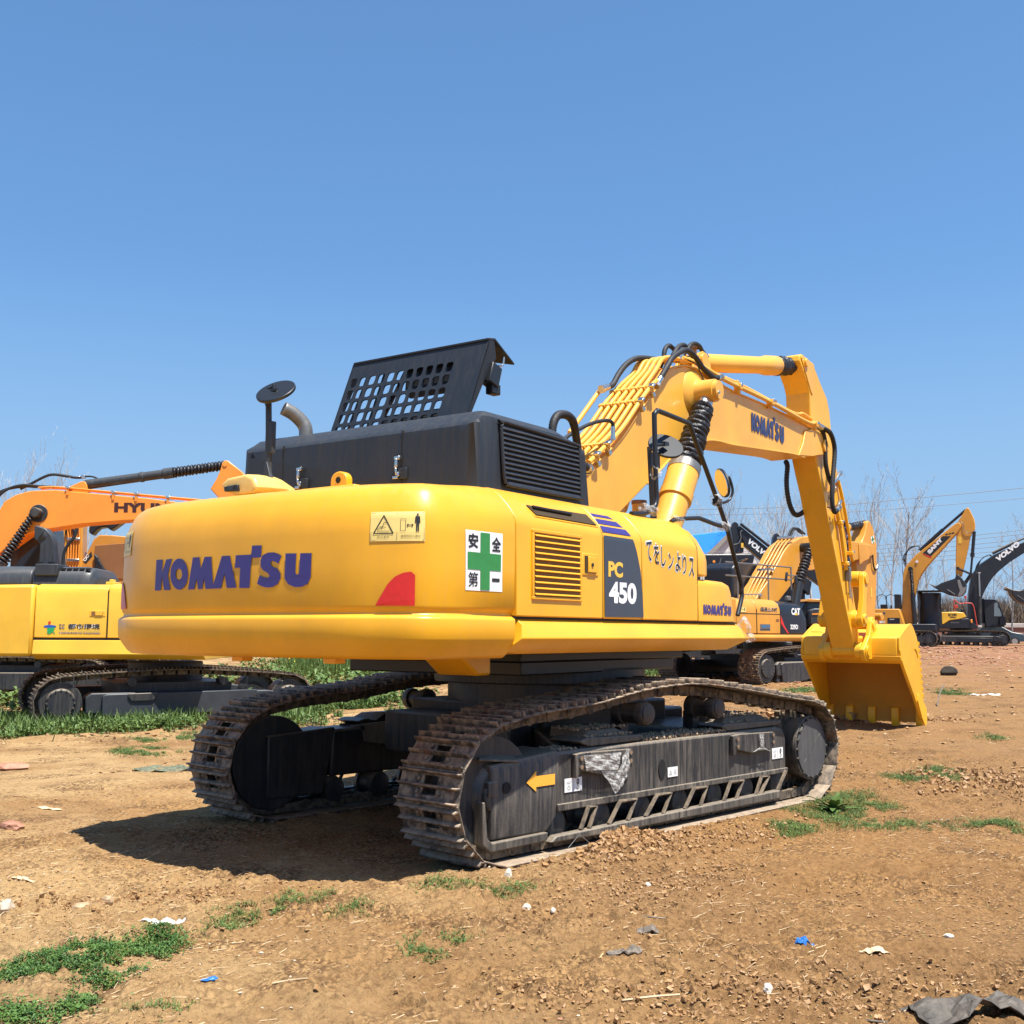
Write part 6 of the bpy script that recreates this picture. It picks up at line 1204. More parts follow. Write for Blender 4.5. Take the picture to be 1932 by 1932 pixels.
for x, z in ((-1.30, 2.47), (-.70, 3.14), (.30, 4.04)):
    mb = MB(); mb.box((x, -.12, z + .03), (.10, .46, .07)); C_.put(mb, 'pipe_clamp', CHROME, .01)
for k in range(2): rtube(C_, [(.30 + k * .12, -.2, 4.08), (.45 + k * .12, -.2, 4.28), (.65 + k * .15, -.2, 4.34), (.85 + k * .15, -.2, 4.26), (1.0 + k * .15, -.2, 4.22)], .03, 'hydraulic_hose', RUBBER)
b4 = bellows((.76, -.55, 3.76), (.20, -.55, 2.86), .11, .14, 11, 'dust_boot', None, seed=41, rough=.3); C_.put(b4, 'dust_boot', BOOT)
mb = MB(); mb.cyl((.22, -.55, 2.9), (-.05, -.55, 2.2), .12, 20); mb.cyl((.80, -.62, 3.82), (.80, -.30, 3.82), .12, 22); C_.put(mb, 'boom_cylinder', BLACK, .01)
b5 = bellows((3.90, 0, 4.60), (5.00, 0, 4.79), .11, .11, 8, 'dust_boot', None, seed=42, rough=.12); C_.put(b5, 'dust_boot', BOOT)
mb = MB(); mb.cyl((1.8, 0, 4.30), (3.92, 0, 4.60), .11, 20); C_.put(mb, 'arm_cylinder', OCHRE)
C_.prism([(4.70, 4.80), (4.80, 4.86), (4.90, 4.82), (5.05, 4.66), (5.25, 4.19), (5.22, 3.45), (5.12, 2.63), (5.02, 2.05), (4.95, 1.6), (4.55, 1.6), (4.40, 2.1), (4.10, 3.0), (3.95, 3.6), (4.05, 3.95), (4.35, 4.20), (4.56, 4.45)], -.20, .22, 'arm', OCHRE, .02)
C_.prism([(3.93, 3.50), (3.93, 4.12), (4.6, 4.12), (4.72, 3.98), (4.60, 3.85), (4.50, 3.70), (4.20, 3.62)], -.33, -.30, 'nose_plate', OCHRE, .02)
st_ = [(4.88, 4.38), (5.06, 4.44), (5.12, 4.24), (4.95, 4.18)]
decal(C_, [(st_, [])], -.204, 'safety_sign', WHITE); decal(C_, [line_poly((4.97, 4.42), (5.03, 4.21), .06), line_poly((4.93, 4.29), (5.08, 4.34), .06)], -.206, 'green_cross', GREEN)
rtube(C_, [(4.45, -.3, 4.0), (4.70, -.28, 4.02), (4.85, -.26, 3.9), (4.88, -.26, 3.6), (5.0, -.24, 3.42), (5.15, -.22, 3.45)], .024, 'hydraulic_hose', RUBBER)
rtube(C_, [(5.15, -.22, 3.46), (5.27, -.22, 3.65), (5.27, -.22, 3.95)], .024, 'elbow_pipe', CHROME)
mb = MB(); mb.box((4.82, -.205, 2.75), (.07, .006, .30)); C_.put(mb, 'yellow_label', LETTERY)
mb = MB(); mb.tube([(5.35, -.1, 2.05), (5.05, -.1, 1.25)], .06, 10); mb.tube([(5.35, -.1, 2.05), (5.35, -.1, 1.2)], .05, 10); mb.cyl((5.36, -.25, 2.05), (5.36, .1, 2.05), .11, 16); C_.put(mb, 'bucket_link', OCHRE, .01)
C_.prism([(4.8, 1.25), (5.6, 1.30), (6.3, 1.24), (6.5, .9), (6.3, .5), (5.5, .35), (4.9, .9)], -.6, .6, 'bucket', OCHRE, .04)
for z in (3.18, 2.87): rtube(C_, [(-3.9, -1.05, z), (-2.1, -1.05, z), (-1.02, -1.05, z)], .018, 'guard_rail', STEELG, n=2)
for x in (-3.4, -2.08, -1.02): rtube(C_, [(x, -1.05, 2.3), (x, -1.05, 3.18)], .02, 'guard_rail', STEELG, n=2)
for x, z in ((-1.58, 2.92), (-1.12, 2.86)):
    mb = MB(); mb.box((x, -1.25, z), (.07, .05, .24), Matrix.Rotation(.25, 3, 'Y')); C_.put(mb, 'side_mirror', BLACK, .02)
rtube(C_, [(-1.55, -1.22, 3.0), (-1.35, -1.2, 2.96), (-1.12, -1.22, 2.96), (-1.04, -1.1, 2.9)], .015, 'mirror_bracket', STEELG)
mb = MB(); mb.span((-1.13, -1.1, 2.32), (-1.0, -.98, 2.62)); C_.put(mb, 'air_filter', BLACK, .02); mb = MB(); mb.span((-1.36, -1.15, 2.34), (-1.20, -1.05, 2.46)); C_.put(mb, 'work_lamp', STEELG, .02)
C_.prism([(-1.5, 1.5), (-1.5, 3.2), (-1.3, 3.35), (.3, 3.35), (.6, 2.4), (.6, 1.5)], .35, 1.25, 'cab', NAVYBLK, .05)
bg_tracks(C_, CT, -2.92, 2.0, (-1.63 + .33, 1.25), .60, .82, .30, .10, .19, shoe_mat=RUST)
C_.prism([(-1.95, .36), (-2.0, .80), (-1.9, .84), (-.3, .86), (-.3, .50), (-1.5, .34)], -1.58, -1.50, 'frame_panel', STEELDK, .02, CT)
rgm = grit('dried_mud_clods', lambda rg: (-2.95 + .06 * rg.random() , -1.58 + rg.random() * .55, .45 + rg.random() * .6), 70, .02, .07, MUD, None, 17, None); C_.put(rgm, 'dried_mud_clods', MUD, fr=CT); rgm['kind'] = 'stuff'

# ---------------- orange and black machine glimpsed behind the long arm
O_ = Rig('excavator', 11.3, 41.0, 70, .55, 'small orange and black machine with a dark windowed cab, glimpsed beyond the black panel', 'excavator', 'second-hand excavators parked in the yard')
Fo = frame_m(0, 39.0, 90)
O_.prism([(10.1, 1.6), (10.1, 2.35), (10.25, 2.62), (10.38, 2.72), (10.95, 2.70), (11.15, 2.35), (11.3, 1.6)], -.3, .8, 'cab', BLACK, .05, Fo)
O_.prism([(10.22, 2.66), (10.35, 2.76), (10.98, 2.74), (11.05, 2.66), (10.95, 2.64), (10.4, 2.64)], -.4, .9, 'roof', OCHRE2, .02, Fo)
mb = MB(); mb.prism([(10.30, 2.42), (10.42, 2.60), (10.88, 2.58), (11.02, 2.38)], -.32, -.30, 'xz'); O_.put(mb, 'cab_window', GLASS, 0, Fo)
O_.prism([(10.3, 1.85), (10.3, 2.35), (10.5, 2.42), (11.35, 2.40), (11.5, 1.85)], -.7, -.31, 'engine_cover', GREYMACH, .04, Fo)
O_.prism([(10.38, 2.24), (10.75, 2.26), (10.70, 2.20), (10.38, 2.19)], -.72, -.705, 'orange_stripe', ORANGE, 0, Fo)
mb = MB(); mb.box((11.05, -.72, 2.2), (.18, .02, .16)); O_.put(mb, 'label_sticker', LETTERY, 0, Fo); mb = MB(); mb.box((11.22, -.73, 2.05), (.1, .02, .2)); O_.put(mb, 'tail_lamp', RED, .02, Fo)
bg_tracks(O_, Fo, 9.2, 12.4, (0, 1.6), .45, .75, .55)
mb = MB(); mb.span((9.6, -.3, 1.25), (12.2, 1.6, 1.85)); O_.put(mb, 'upper_body', NAVYBLK, .05, Fo)

# ---------------- two dark booms and a black hood beyond the toolbox
FB = frame_m(0, 48.0, 90)
def fb(pts, dz=0): return [(x * 48.0 / 45.0 * 1.0, 1.508 + (z - 1.508) * 48.0 / 48.0 + dz) for x, z in pts]
V1 = Rig('excavator', 10.4, 42.0, 250, .60, 'near-black excavator with white lettering on its folded boom', 'excavator', 'second-hand excavators parked in the yard')
Fv = frame_m(0, 39.18, 90)
V1.prism([(8.43, 5.1), (8.37, 5.55), (8.44, 5.72), (8.53, 5.80), (8.63, 5.73), (8.75, 5.5), (8.88, 5.32), (8.83, 4.60), (8.55, 4.58), (8.47, 4.64)], 2.82, 3.12, 'arm', NAVYBLK, .02, Fv)
V1.prism([(8.60, 5.62), (8.72, 5.62), (10.10, 4.50), (11.4, 3.5), (11.3, 3.0), (9.92, 4.16), (9.62, 4.22), (8.90, 4.86), (8.70, 5.30)], 2.78, 3.16, 'boom', NAVYBLK, .02, Fv)
mb = MB(); mb.cyl((8.72, 2.75, 5.70), (10.0, 2.75, 4.68), .055, 10); V1.put(mb, 'arm_cylinder', BLACK, 0, Fv)
o = text_mesh('VOLVO', lambda u, v: Vector((8.93 + .77 * u + .64 * v, 2.77, 5.0 - .64 * u + .77 * v)), 'lettering', WHITE, None, .22, 1.02, bold=.05); V1.put(o, 'lettering', WHITE, fr=Fv)
rtube(V1, [(8.45, 2.75, 4.9), (8.62, 2.72, 4.95), (8.72, 2.72, 5.15), (8.70, 2.72, 5.35), (8.78, 2.72, 5.45)], .02, 'hydraulic_hose', STEELG, Fv)
mb = MB(); mb.box((8.78, 2.79, 4.88), (.09, .02, .18)); V1.put(mb, 'yellow_label', LETTERY, 0, Fv)
mb = MB(); mb.span((9.8, 2.0, 1.7), (13.4, 4.2, 2.6)); mb.span((9.9, 3.0, 2.6), (11.2, 4.1, 3.6)); V1.put(mb, 'upper_body', NAVYBLK, .06, Fv)
bg_tracks(V1, Fv, 9.0, 13.0, (2.0, 4.2), .5, .85, .75)
V2 = Rig('excavator', 12.6, 47.5, 250, .85, 'second near-black folded arm whose tip shows between the dark boom and the ochre boom', 'excavator', 'second-hand excavators parked in the yard')
Fw = frame_m(0, 45.8, 90); q_ = 51.0 / 45.0
V2.prism([(x * q_, 1.508 + (z - 1.508) * 1.13 - .0) for x, z in [(9.93, 4.70), (9.98, 5.16), (10.05, 5.32), (10.11, 5.38), (10.20, 5.30), (10.45, 4.98), (11.3, 4.2), (12.2, 3.4), (12.1, 3.1), (11.0, 3.9), (10.4, 4.4), (10.1, 4.62)]], 1.8, 2.2, 'boom', NAVYBLK, .02, Fw)
rtube(V2, [(11.33, 1.75, 5.35), (11.5, 1.75, 5.3), (11.55, 1.75, 5.05), (11.45, 1.75, 4.9)], .02, 'hydraulic_hose', STEELG, Fw)
mb = MB(); mb.span((12.4, 1.0, 1.8), (15.0, 3.0, 2.8)); V2.put(mb, 'upper_body', NAVYBLK, .06, Fw)
bg_tracks(V2, Fw, 11.8, 15.4, (1.0, 3.0), .5, .85, .85)
V3 = Rig('excavator', 7.9, 37.5, 65, .5, 'black excavator bonnet and tank with silver handrail, behind the big toolbox and the ochre boom', 'excavator', 'second-hand excavators parked in the yard')
Fh = frame_m(0, 37.0, 90)
V3.prism([(5.6, 3.0), (5.6, 4.16), (6.35, 4.19), (8.05, 4.21), (8.16, 4.13), (8.13, 4.0), (7.98, 3.5), (7.78, 2.9), (7.2, 2.4)], .0, 1.8, 'engine_hood', NAVYBLK, .05, Fh)
V3.prism([(7.55, 2.2), (7.60, 2.8), (7.93, 3.53), (8.40, 3.53), (8.60, 3.44), (8.4, 3.1), (8.24, 2.2)], .0, 1.6, 'fuel_tank', NAVYBLK, .04, Fh)
for k in range(3): rtube(V3, [(7.35 + k * .10, -.05, 2.9), (7.45 + k * .10, -.05, 3.5), (7.60 + k * .1, -.05, 3.9), (7.85 + k * .04, -.05, 4.02)], .028, 'hydraulic_hose', RUBBER if k != 1 else BROWN, Fh)
mb = MB()
for k in range(6): mb.box((6.62, -.01, 3.30 + k * .05), (.62, .012, .02))
for k in range(7): mb.box((6.34 + k * .09, -.012, 3.42), (.02, .012, .30))
V3.put(mb, 'hood_grille', WHITE, 0, Fh); mb = MB(); mb.cyl((6.78, -.02, 3.93), (6.78, .0, 3.93), .045, 12); V3.put(mb, 'orange_reflector', ORANGE, 0, Fh)
rtube(V3, [(7.02, -.03, 4.05), (6.85, -.03, 3.5), (6.80, -.03, 3.35)], .018, 'hood_stay', STEELG, Fh)
mb = MB(); mb.span((4.4, .0, 1.4), (8.6, 2.0, 2.5)); V3.put(mb, 'upper_body', NAVYBLK, .05, Fh); bg_tracks(V3, Fh, 4.6, 8.4, (0, 2.0), .5, .85, .5)

# ---------------- machine with boom and black bucket at the right
S_ = Rig('excavator', 21.0, 60.0, 115, .93, 'ochre excavator with a black bucket hanging from its raised arm at the right', 'excavator', 'second-hand excavators parked in the yard')
S_.prism([(.0, 2.0), (.129, 2.831), (.204, 3.78), (.256, 4.70), (.33, 5.05), (.47, 5.28), (.93, 5.79), (2.95, 7.40), (3.08, 7.48), (3.21, 7.47), (3.28, 7.33), (3.25, 7.20), (3.08, 6.95), (1.50, 5.18), (1.20, 4.75), (1.05, 4.45), (.90, 3.9), (.78, 3.3), (.68, 2.0)], -.25, .25, 'boom', OCHRE, .03); S_.panel = S_.root.children[0]
S_.prism([(3.15, 7.60), (3.38, 7.95), (3.54, 8.24), (3.63, 8.27), (3.71, 8.19), (3.92, 7.66), (3.96, 7.34), (3.93, 7.06), (3.80, 6.93), (3.70, 6.7), (3.45, 5.6), (3.20, 4.62), (2.90, 4.68), (2.94, 5.6), (3.01, 6.85), (3.10, 7.2)], -.18, .18, 'arm', OCHRE, .03)
mb = MB(); mb.cyl((1.15, .0, 6.05), (2.35, 0, 7.15), .10, 14); mb.cyl((2.35, 0, 7.15), (3.52, 0, 8.16), .07, 14); S_.put(mb, 'arm_cylinder', BOOT)
decal(S_, [([(1.30, 5.90), (1.72, 5.72), (2.75, 6.77), (2.35, 6.78)], [])], -.254, 'black_flash', INK); decal(S_, [([(1.27, 5.88), (1.36, 5.80), (1.70, 5.62), (1.76, 5.70)], [])], -.256, 'red_flash', RED)
for k in range(3): decal(S_, [([(2.50 + k * .16, 6.90 + k * .03), (2.62 + k * .16, 6.92 + k * .03), (2.58 + k * .16, 6.84 + k * .03), (2.46 + k * .16, 6.82 + k * .03)], [])], -.256, 'black_flash', INK)
o = text_mesh('SANY', lambda u, v: Vector((1.66 + .68 * u - .60 * v, -.258, 5.83 + .73 * u + .62 * v)), 'lettering', WHITE, None, .24, 1.05, bold=.08); S_.put(o, 'lettering', WHITE)
mb = MB(); mb.cyl((3.90, -.05, 7.0), (3.76, -.05, 5.75), .085, 12); mb.cyl((3.76, -.05, 5.75), (3.64, -.05, 4.74), .055, 12); mb.cyl((3.77, -.05, 5.85), (3.755, -.05, 5.65), .11, 12); S_.put(mb, 'bucket_cylinder', BLACK)
mb = MB(); mb.tube([(3.03, -.22, 5.05), (3.66, -.22, 4.73)], .055, 8); mb.cyl((3.03, -.27, 5.05), (3.03, .22, 5.05), .08, 12); mb.cyl((3.66, -.3, 4.72), (3.66, .25, 4.72), .09, 12); mb.tube([(3.66, -.15, 4.72), (3.25, -.15, 4.1)], .09, 8); S_.put(mb, 'bucket_link', BLACK)
S_.prism([(1.62, 4.20), (1.90, 4.10), (2.22, 4.28), (2.88, 4.50), (2.95, 4.70), (3.08, 4.70), (3.23, 4.48), (3.36, 4.32), (3.42, 4.15), (3.36, 3.80), (3.20, 3.60), (2.98, 3.55), (2.55, 3.63), (2.12, 3.84), (1.80, 4.06)], -.55, .45, 'bucket', plain('bucket_black', (.022, .024, .027), .4), .04)
S_.prism([(3.0, 4.42), (3.12, 4.40), (3.25, 4.0), (3.42, 4.05), (3.36, 3.80), (3.20, 3.60), (2.98, 3.55), (3.10, 3.85), (3.02, 4.2)], -.57, -.55, 'wear_plate', plain('worn_steel', (.28, .26, .23), .4, .4), .005)
mb = MB()
for k in range(4): mb.tube([(1.90, -.45 + k * .27, 4.11), (1.62, -.45 + k * .27, 4.22)], [.05, .015], 6)
S_.put(mb, 'bucket_tooth', STEELLT)
mb = MB(); mb.tube([(2.5, -.565, 3.92), (2.85, -.565, 3.66)], .012, 6); S_.put(mb, 'weld_bead', STEELG)
b6 = bellows((.70, -.42, 5.0), (.74, -.42, 3.75), .09, .10, 16, 'dust_boot', None, seed=51, rough=.3); S_.put(b6, 'dust_boot', BOOT)
mb = MB(); mb.cyl((1.03, .42, 3.9), (1.05, .42, 2.1), .12, 14); S_.put(mb, 'boom_cylinder', BLACK); mb = MB(); mb.cyl((.74, -.42, 3.75), (.80, -.42, 2.1), .12, 14); S_.put(mb, 'boom_cylinder', BLACK); mb = MB(); mb.cyl((.67, -.5, 5.05), (.67, .5, 5.05), .12, 14); S_.put(mb, 'cylinder_pin', BLACK)
mb = MB(); mb.cyl((1.00, -.26, 5.45), (1.0, -.29, 5.45), .07, 14); S_.put(mb, 'work_lamp', WHITE)
for k in range(3): rtube(S_, [(.40, -.1 + k * .1, 5.30), (.30 + k * .05, -.1 + k * .1, 5.75), (.65, -.1 + k * .1, 6.15 + k * .05), (1.05, -.1 + k * .1, 6.30), (1.2, -.1 + k * .1, 6.1)], .022, 'hydraulic_hose', RUBBER)
rtube(S_, [(3.05, -.2, 7.5), (3.35, -.22, 7.45), (3.40, -.22, 7.1), (3.55, -.22, 6.9), (3.8, -.22, 6.95), (3.88, -.2, 7.0)], .018, 'hydraulic_hose', STEELG)
mb = MB(); mb.box((3.18, -.185, 6.55), (.16, .01, .36)); S_.put(mb, 'label_sticker', LETTERY)
cr = random.Random(5); mb = MB(); rings = []
for j in range(7):
    z = 1.98 + j * .30; rings.append([(1.5 + .62 * math.cos(a) * (1 if abs(math.cos(a)) < .8 else .95) + cr.uniform(-.03, .03), .55 + .62 * math.sin(a) + cr.uniform(-.05, .05), z) for a in [2 * math.pi * k / 28 for k in range(28)]])
mb.loft(rings); S_.put(mb, 'wrapped_cab', BOOT, 0, smooth=60)
mb = MB(); mb.span((.95, -.25, 3.84), (2.15, 1.2, 3.90)); S_.put(mb, 'cab_visor', BLACK, .01)
mb = MB(); mb.span((2.05, -.1, 2.9), (2.12, .0, 3.45)); S_.put(mb, 'side_mirror', BLACK, .02)
S_.prism([(-1.6, 1.95), (-1.6, 2.9), (.10, 2.90), (.22, 2.5), (.35, 1.95)], -1.15, -.35, 'upper_body', OCHRE, .04); mb = MB(); mb.span((-2.4, -1.2, 1.7), (1.9, 1.2, 2.1)); mb.span((-2.4, -.3, 2.1), (-.2, 1.1, 2.9)); S_.put(mb, 'revolving_frame', NAVYBLK, .04)
mb = MB(); mb.span((-.50, -1.17, 2.12), (.12, -1.14, 2.42)); S_.put(mb, 'dark_panel', NAVYBLK); txt(S_, 'SANY', -.38, 2.32, -1.175, .05, .24, WHITE, .04); txt(S_, 'SY245H', -1.15, 2.15, -1.155, .12, .50, WHITE, .05); decal(S_, [(circ(-.68, 2.66, .085, 14), [])], -1.154, 'round_badge', STEELG); decal(S_, [(circ(-.68, 2.66, .045, 12), [])], -1.157, 'round_badge', INK)
for x in (-1.0, -.55): rtube(S_, [(x, -.8, 2.9), (x, -.8, 3.6), (x + .40, -.8, 3.6), (x + .40, -.8, 2.9)], .02, 'guard_rail', BLACK, n=2)
mb = MB(); mb.span((-.9, -.7, 2.9), (-.55, -.4, 3.15)); mb.span((-.2, -.5, 2.9), (.12, .1, 3.7)); mb.box((-.35, -.6, 3.0), (.1, .1, .25)); S_.put(mb, 'intake_filter', BLACK, .03)
bg_tracks(S_, S_.F, -2.3, 1.95, (-1.05, 1.05), .5, .80, .93, .03, .2, shoe_mat=RUST)
S_.prism([(.6, 1.62), (.95, 1.75), (1.75, 1.72), (1.95, 1.55), (1.4, 1.60)], -.5, .5, 'wrapped_step', plain('blue_plastic_sheet', (.03, .06, .13), .3, noise=.5, scale=6), .02)

# ---------------- dark excavator with yellow bonnet at the right edge
D_ = Rig('excavator', 25.5, 62.8, 103, .93, 'black excavator with bright yellow engine cover and red handrail, last machine towards the right edge', 'excavator', 'second-hand excavators parked in the yard')
D_.prism([(-1.52, 2.14), (-1.50, 2.76), (-1.40, 2.80), (-.45, 2.82), (-.08, 2.77), (.05, 2.54), (-.33, 2.42), (-.85, 2.34), (-1.16, 2.13)], -1.2, .2, 'engine_cover', Y_LEFT, .03)
D_.prism([(-1.95, 1.92), (-1.9, 2.10), (-1.15, 2.12), (-.85, 2.33), (-.3, 2.41), (.14, 2.46), (.6, 2.05), (.62, 1.9)], -1.18, 1.1, 'side_panel', NAVYBLK, .02)
txt(D_, 'EC290', -.90, 2.56, -1.204, .16, .44, INK, .05); decal(D_, [line_poly((-.82, 2.50), (-.52, 2.50), .05)], -1.204, 'label_rule', INK); txt(D_, 'VOLVO', -.80, 2.19, -1.185, .07, .46, STEELG, .04)
D_.prism([(1.25, 1.98), (1.22, 3.50), (1.35, 3.56), (1.95, 3.52), (2.05, 3.35), (2.28, 2.6), (2.30, 2.0)], .25, 1.15, 'cab', NAVYBLK, .05); mb = MB(); mb.prism([(1.75, 2.6), (1.78, 3.3), (1.93, 3.4), (2.18, 2.6)], .235, .25, 'xz'); D_.put(mb, 'cab_window', plain('pale_reflecting_glass', (.16, .20, .22), .15, noise=.1)); mb = MB(); mb.span((2.0, .1, 2.1), (2.34, .24, 2.55)); D_.put(mb, 'cab_step', BLACK, .01)
D_.prism([(.12, 2.0), (.25, 2.565), (.319, 3.161), (.40, 3.9), (.482, 4.404), (.56, 4.8), (.68, 5.03), (1.10, 5.55), (1.83, 6.06), (2.6, 6.42), (3.39, 6.74), (4.6, 7.2), (5.0, 7.1), (4.9, 6.8), (3.36, 6.12), (2.6, 5.62), (2.02, 5.13), (1.70, 4.8), (1.43, 4.38), (1.2, 3.95), (1.03, 3.55), (.90, 2.9), (.80, 2.0)], -.25, .25, 'boom', NAVYBLK, .03); D_.panel = [c_ for c_ in D_.root.children if c_.name.startswith('boom')][0]
o = text_mesh('VOLVO', lambda u, v: Vector((1.98 + .78 * u - .45 * v, -.256, 5.62 + .62 * u + .85 * v)), 'lettering', WHITE, None, .30, 1.55, bold=.06); D_.put(o, 'lettering', WHITE)
mb = MB(); mb.cyl((1.75, -.05, 6.15), (2.9, -.05, 6.72), .09, 14); mb.cyl((2.9, -.05, 6.72), (4.4, -.05, 7.4), .05, 14); D_.put(mb, 'arm_cylinder', STEELDK); mb = MB(); mb.cyl((.92, -.48, 4.98), (.90, -.48, 3.6), .055, 14); mb.cyl((.90, -.48, 3.6), (.86, -.48, 2.1), .10, 14); D_.put(mb, 'boom_cylinder', STEELDK); mb = MB(); mb.cyl((1.20, .45, 3.6), (1.15, .45, 2.2), .10, 14); D_.put(mb, 'boom_cylinder', STEELDK)
mb = MB(); mb.cyl((.86, -.57, 5.0), (.98, -.57, 5.0), .05, 10); mb.cyl((.915, -.55, 4.97), (.905, -.55, 3.7), .04, 10); D_.put(mb, 'cylinder_rod', CHROME)
for k in range(3): rtube(D_, [(.75, -.1 + k * .1, 5.05), (.90 + k * .06, -.1 + k * .1, 5.50), (1.2, -.1 + k * .1, 5.85), (1.55, -.1 + k * .1, 6.05), (1.7, -.1 + k * .1, 6.0)], .02, 'hydraulic_hose', RUBBER)
# the folded arm and its bucket re-enter at the picture's edge
D_.prism([(4.7, 7.25), (5.2, 7.5), (5.5, 7.1), (5.0, 5.6), (4.4, 4.25), (4.1, 4.3), (4.4, 5.6)], -.18, .18, 'arm', NAVYBLK, .03)
D_.prism([(2.55, 4.06), (2.65, 4.07), (2.95, 4.02), (3.3, 4.08), (3.9, 4.40), (4.3, 4.35), (4.5, 4.0), (4.35, 3.5), (3.9, 3.22), (3.4, 3.22), (3.05, 3.33), (2.82, 3.50), (2.62, 3.76)], -.6, .5, 'bucket', plain('bucket_black', (.022, .024, .027), .4), .04)
mb = MB()
for k in range(5): mb.tube([(2.56 + .02 * k, -.5 + k * .25, 4.05), (2.22 + .03 * k, -.5 + k * .25, 4.24 - .03 * k)], [.05, .015], 6)
D_.put(mb, 'bucket_tooth', RUST); mb = MB(); mb.tube([(2.85, -.615, 3.75), (3.15, -.615, 3.50)], .014, 6); D_.put(mb, 'weld_bead', STEELG)
rtube(D_, [(-.55, -1.1, 2.85), (-.55, -1.1, 3.48), (-.40, -1.1, 3.38), (-.25, -1.1, 3.28), (.0, -1.1, 3.30), (.30, -1.1, 3.30), (.42, -1.1, 3.22), (.50, -1.1, 2.9), (.58, -1.1, 2.2), (.62, -1.1, 2.1), (.45, -1.1, 2.05)], .028, 'handrail', REDPAINT, n=3)
mb = MB(); mb.cyl((-.45, -1.14, 3.12), (-.45, -1.10, 3.12), .10, 14); mb.cyl((.05, -1.1, 3.58), (.05, -1.1, 3.72), .06, 10); mb.cyl((.05, -1.1, 3.3), (.05, -1.1, 3.58), .02, 8); D_.put(mb, 'red_mirror', REDPAINT, .01)
mb = MB(); mb.span((-.18, -.8, 2.80), (-.02, -.6, 3.0)); mb.span((-1.15, -.9, 2.8), (-.95, -.7, 2.9)); D_.put(mb, 'intake_filter', BLACK, .02)
mb = MB(); mb.box((.30, -1.22, 2.3), (.10, .05, .2)); D_.put(mb, 'orange_lamp', ORANGE, .02)
bg_tracks(D_, D_.F, -2.4, 2.25, (-1.1, 1.1), .5, .82, .93, .03, .2, shoe_mat=RUST2)
D_.prism([(-.5, 1.16), (-.5, 1.38), (1.3, 1.38), (1.3, 1.16)], -1.40, -1.36, 'frame_panel', NAVYBLK, .01); D_.prism([(1.36, 1.2), (1.36, 1.50), (1.85, 1.42), (1.85, 1.2)], -1.40, -1.36, 'frame_panel', NAVYBLK, .01)

# ---------------- cars at the right edge
def car(a, b, psi, z, label, col):
    r = Rig('parked_car', a, b, psi, z, label, 'car', 'cars parked by the brick wall')
    body = [(-1.95, .30), (-2.0, .55), (-1.96, .80), (-1.50, .88), (-1.15, .90), (-.60, 1.24), (.15, 1.28), (.55, 1.22), (1.15, .88), (1.75, .78), (1.95, .60), (1.95, .30)]
    mb = MB(); rings = []
    for y, s, dz in ((-.80, .96, -.02), (-.76, 1.0, 0), (.76, 1.0, 0), (.80, .96, -.02)): rings.append([(x * s, y * (1.0 if z_ < .92 else .82), z_ + dz) for x, z_ in body])
    mb.loft(rings); c_ = r.put(mb, 'body', col, .04, frame_m(a, b, psi) @ Matrix.Translation((0, 0, z)))
    F4 = frame_m(a, b, psi) @ Matrix.Translation((0, 0, z))
    for poly in ([(-1.05, .92), (-.58, 1.19), (-.22, 1.22), (-.22, .92)], [(-.16, .92), (-.16, 1.22), (.15, 1.23), (.50, 1.17), (.95, .92)]):
        for s in (-1, 1): mb = MB(); mb.prism(poly, s * .70 - .07, s * .70 + .07, 'xz'); r.put(mb, 'side_window', GLASS, 0, F4)
    for x in (-1.25, 1.22):
        for s in (-1, 1):
            mb = MB(); mb.lathe((x, s * .82, .30), (x, s * .60, .30), [(0, .2), (.05, .28), (.2, .30), (1, .30)], 22); w = r.put(mb, 'wheel', RUBBER, 0, F4)
            mb = MB(); mb.cyl((x, s * .825, .30), (x, s * .79, .30), .18, 18); r.put(mb, 'rim', CHROME, 0, F4)
    for s in (-1, 1):
        mb = MB(); mb.box((1.86, s * .58, .66), (.14, .30, .12)); r.put(mb, 'headlight', WHITE, .03, F4)
        mb = MB(); mb.box((.72, s * .90, .98), (.10, .16, .11)); r.put(mb, 'wing_mirror', col, .02, F4)
    mb = MB(); mb.prism([(.60, 1.20), (1.12, .90), (1.10, .88), (.56, 1.17)], -.62, .62, 'xz'); r.put(mb, 'windscreen', GLASS, 0, F4); return r
CARC = paint('dark_teal_car_paint', (.02, .035, .048), rough=.4, dust=.1, coat=.2)
car(31.0, 71.5, 112, .86, 'dark blue-grey parked saloon car behind the black excavator tracks', CARC)
car(35.3, 70.5, 112, .84, 'dark parked car cut off by the right edge, beside the blue-grey saloon', paint('near_black_car_paint', (.010, .012, .017), rough=.4, dust=.1, coat=.2))

# ---------------- wall, shed, trees, wires
BRICK = _nt('red_brick'); m_, nt, b = BRICK
tx = _n(nt, 'ShaderNodeTexBrick'); tx.inputs['Scale'].default_value = 3.0; tx.inputs['Color1'].default_value = (.28, .10, .06, 1); tx.inputs['Color2'].default_value = (.22, .08, .05, 1); tx.inputs['Mortar'].default_value = (.3, .25, .2, 1)
mp_ = _n(nt, 'ShaderNodeMapping'); mp_.inputs['Rotation'].default_value = (R(90), 0, 0); tc_ = _n(nt, 'ShaderNodeTexCoord'); nt.links.new(tc_.outputs['Object'], mp_.inputs[0]); nt.links.new(mp_.outputs[0], tx.inputs['Vector']); nt.links.new(tx.outputs[0], b.inputs['Base Color']); b.inputs['Roughness'].default_value = .9
wl = empty('boundary_wall', (44, 80, .9), 0, 'low red brick boundary wall with pale coping, behind the cars at the right', 'wall')
mb = MB(); mb.span((-20, -.15, -1), (22, .15, 1.20)); mb.build('brickwork', m_, wl)
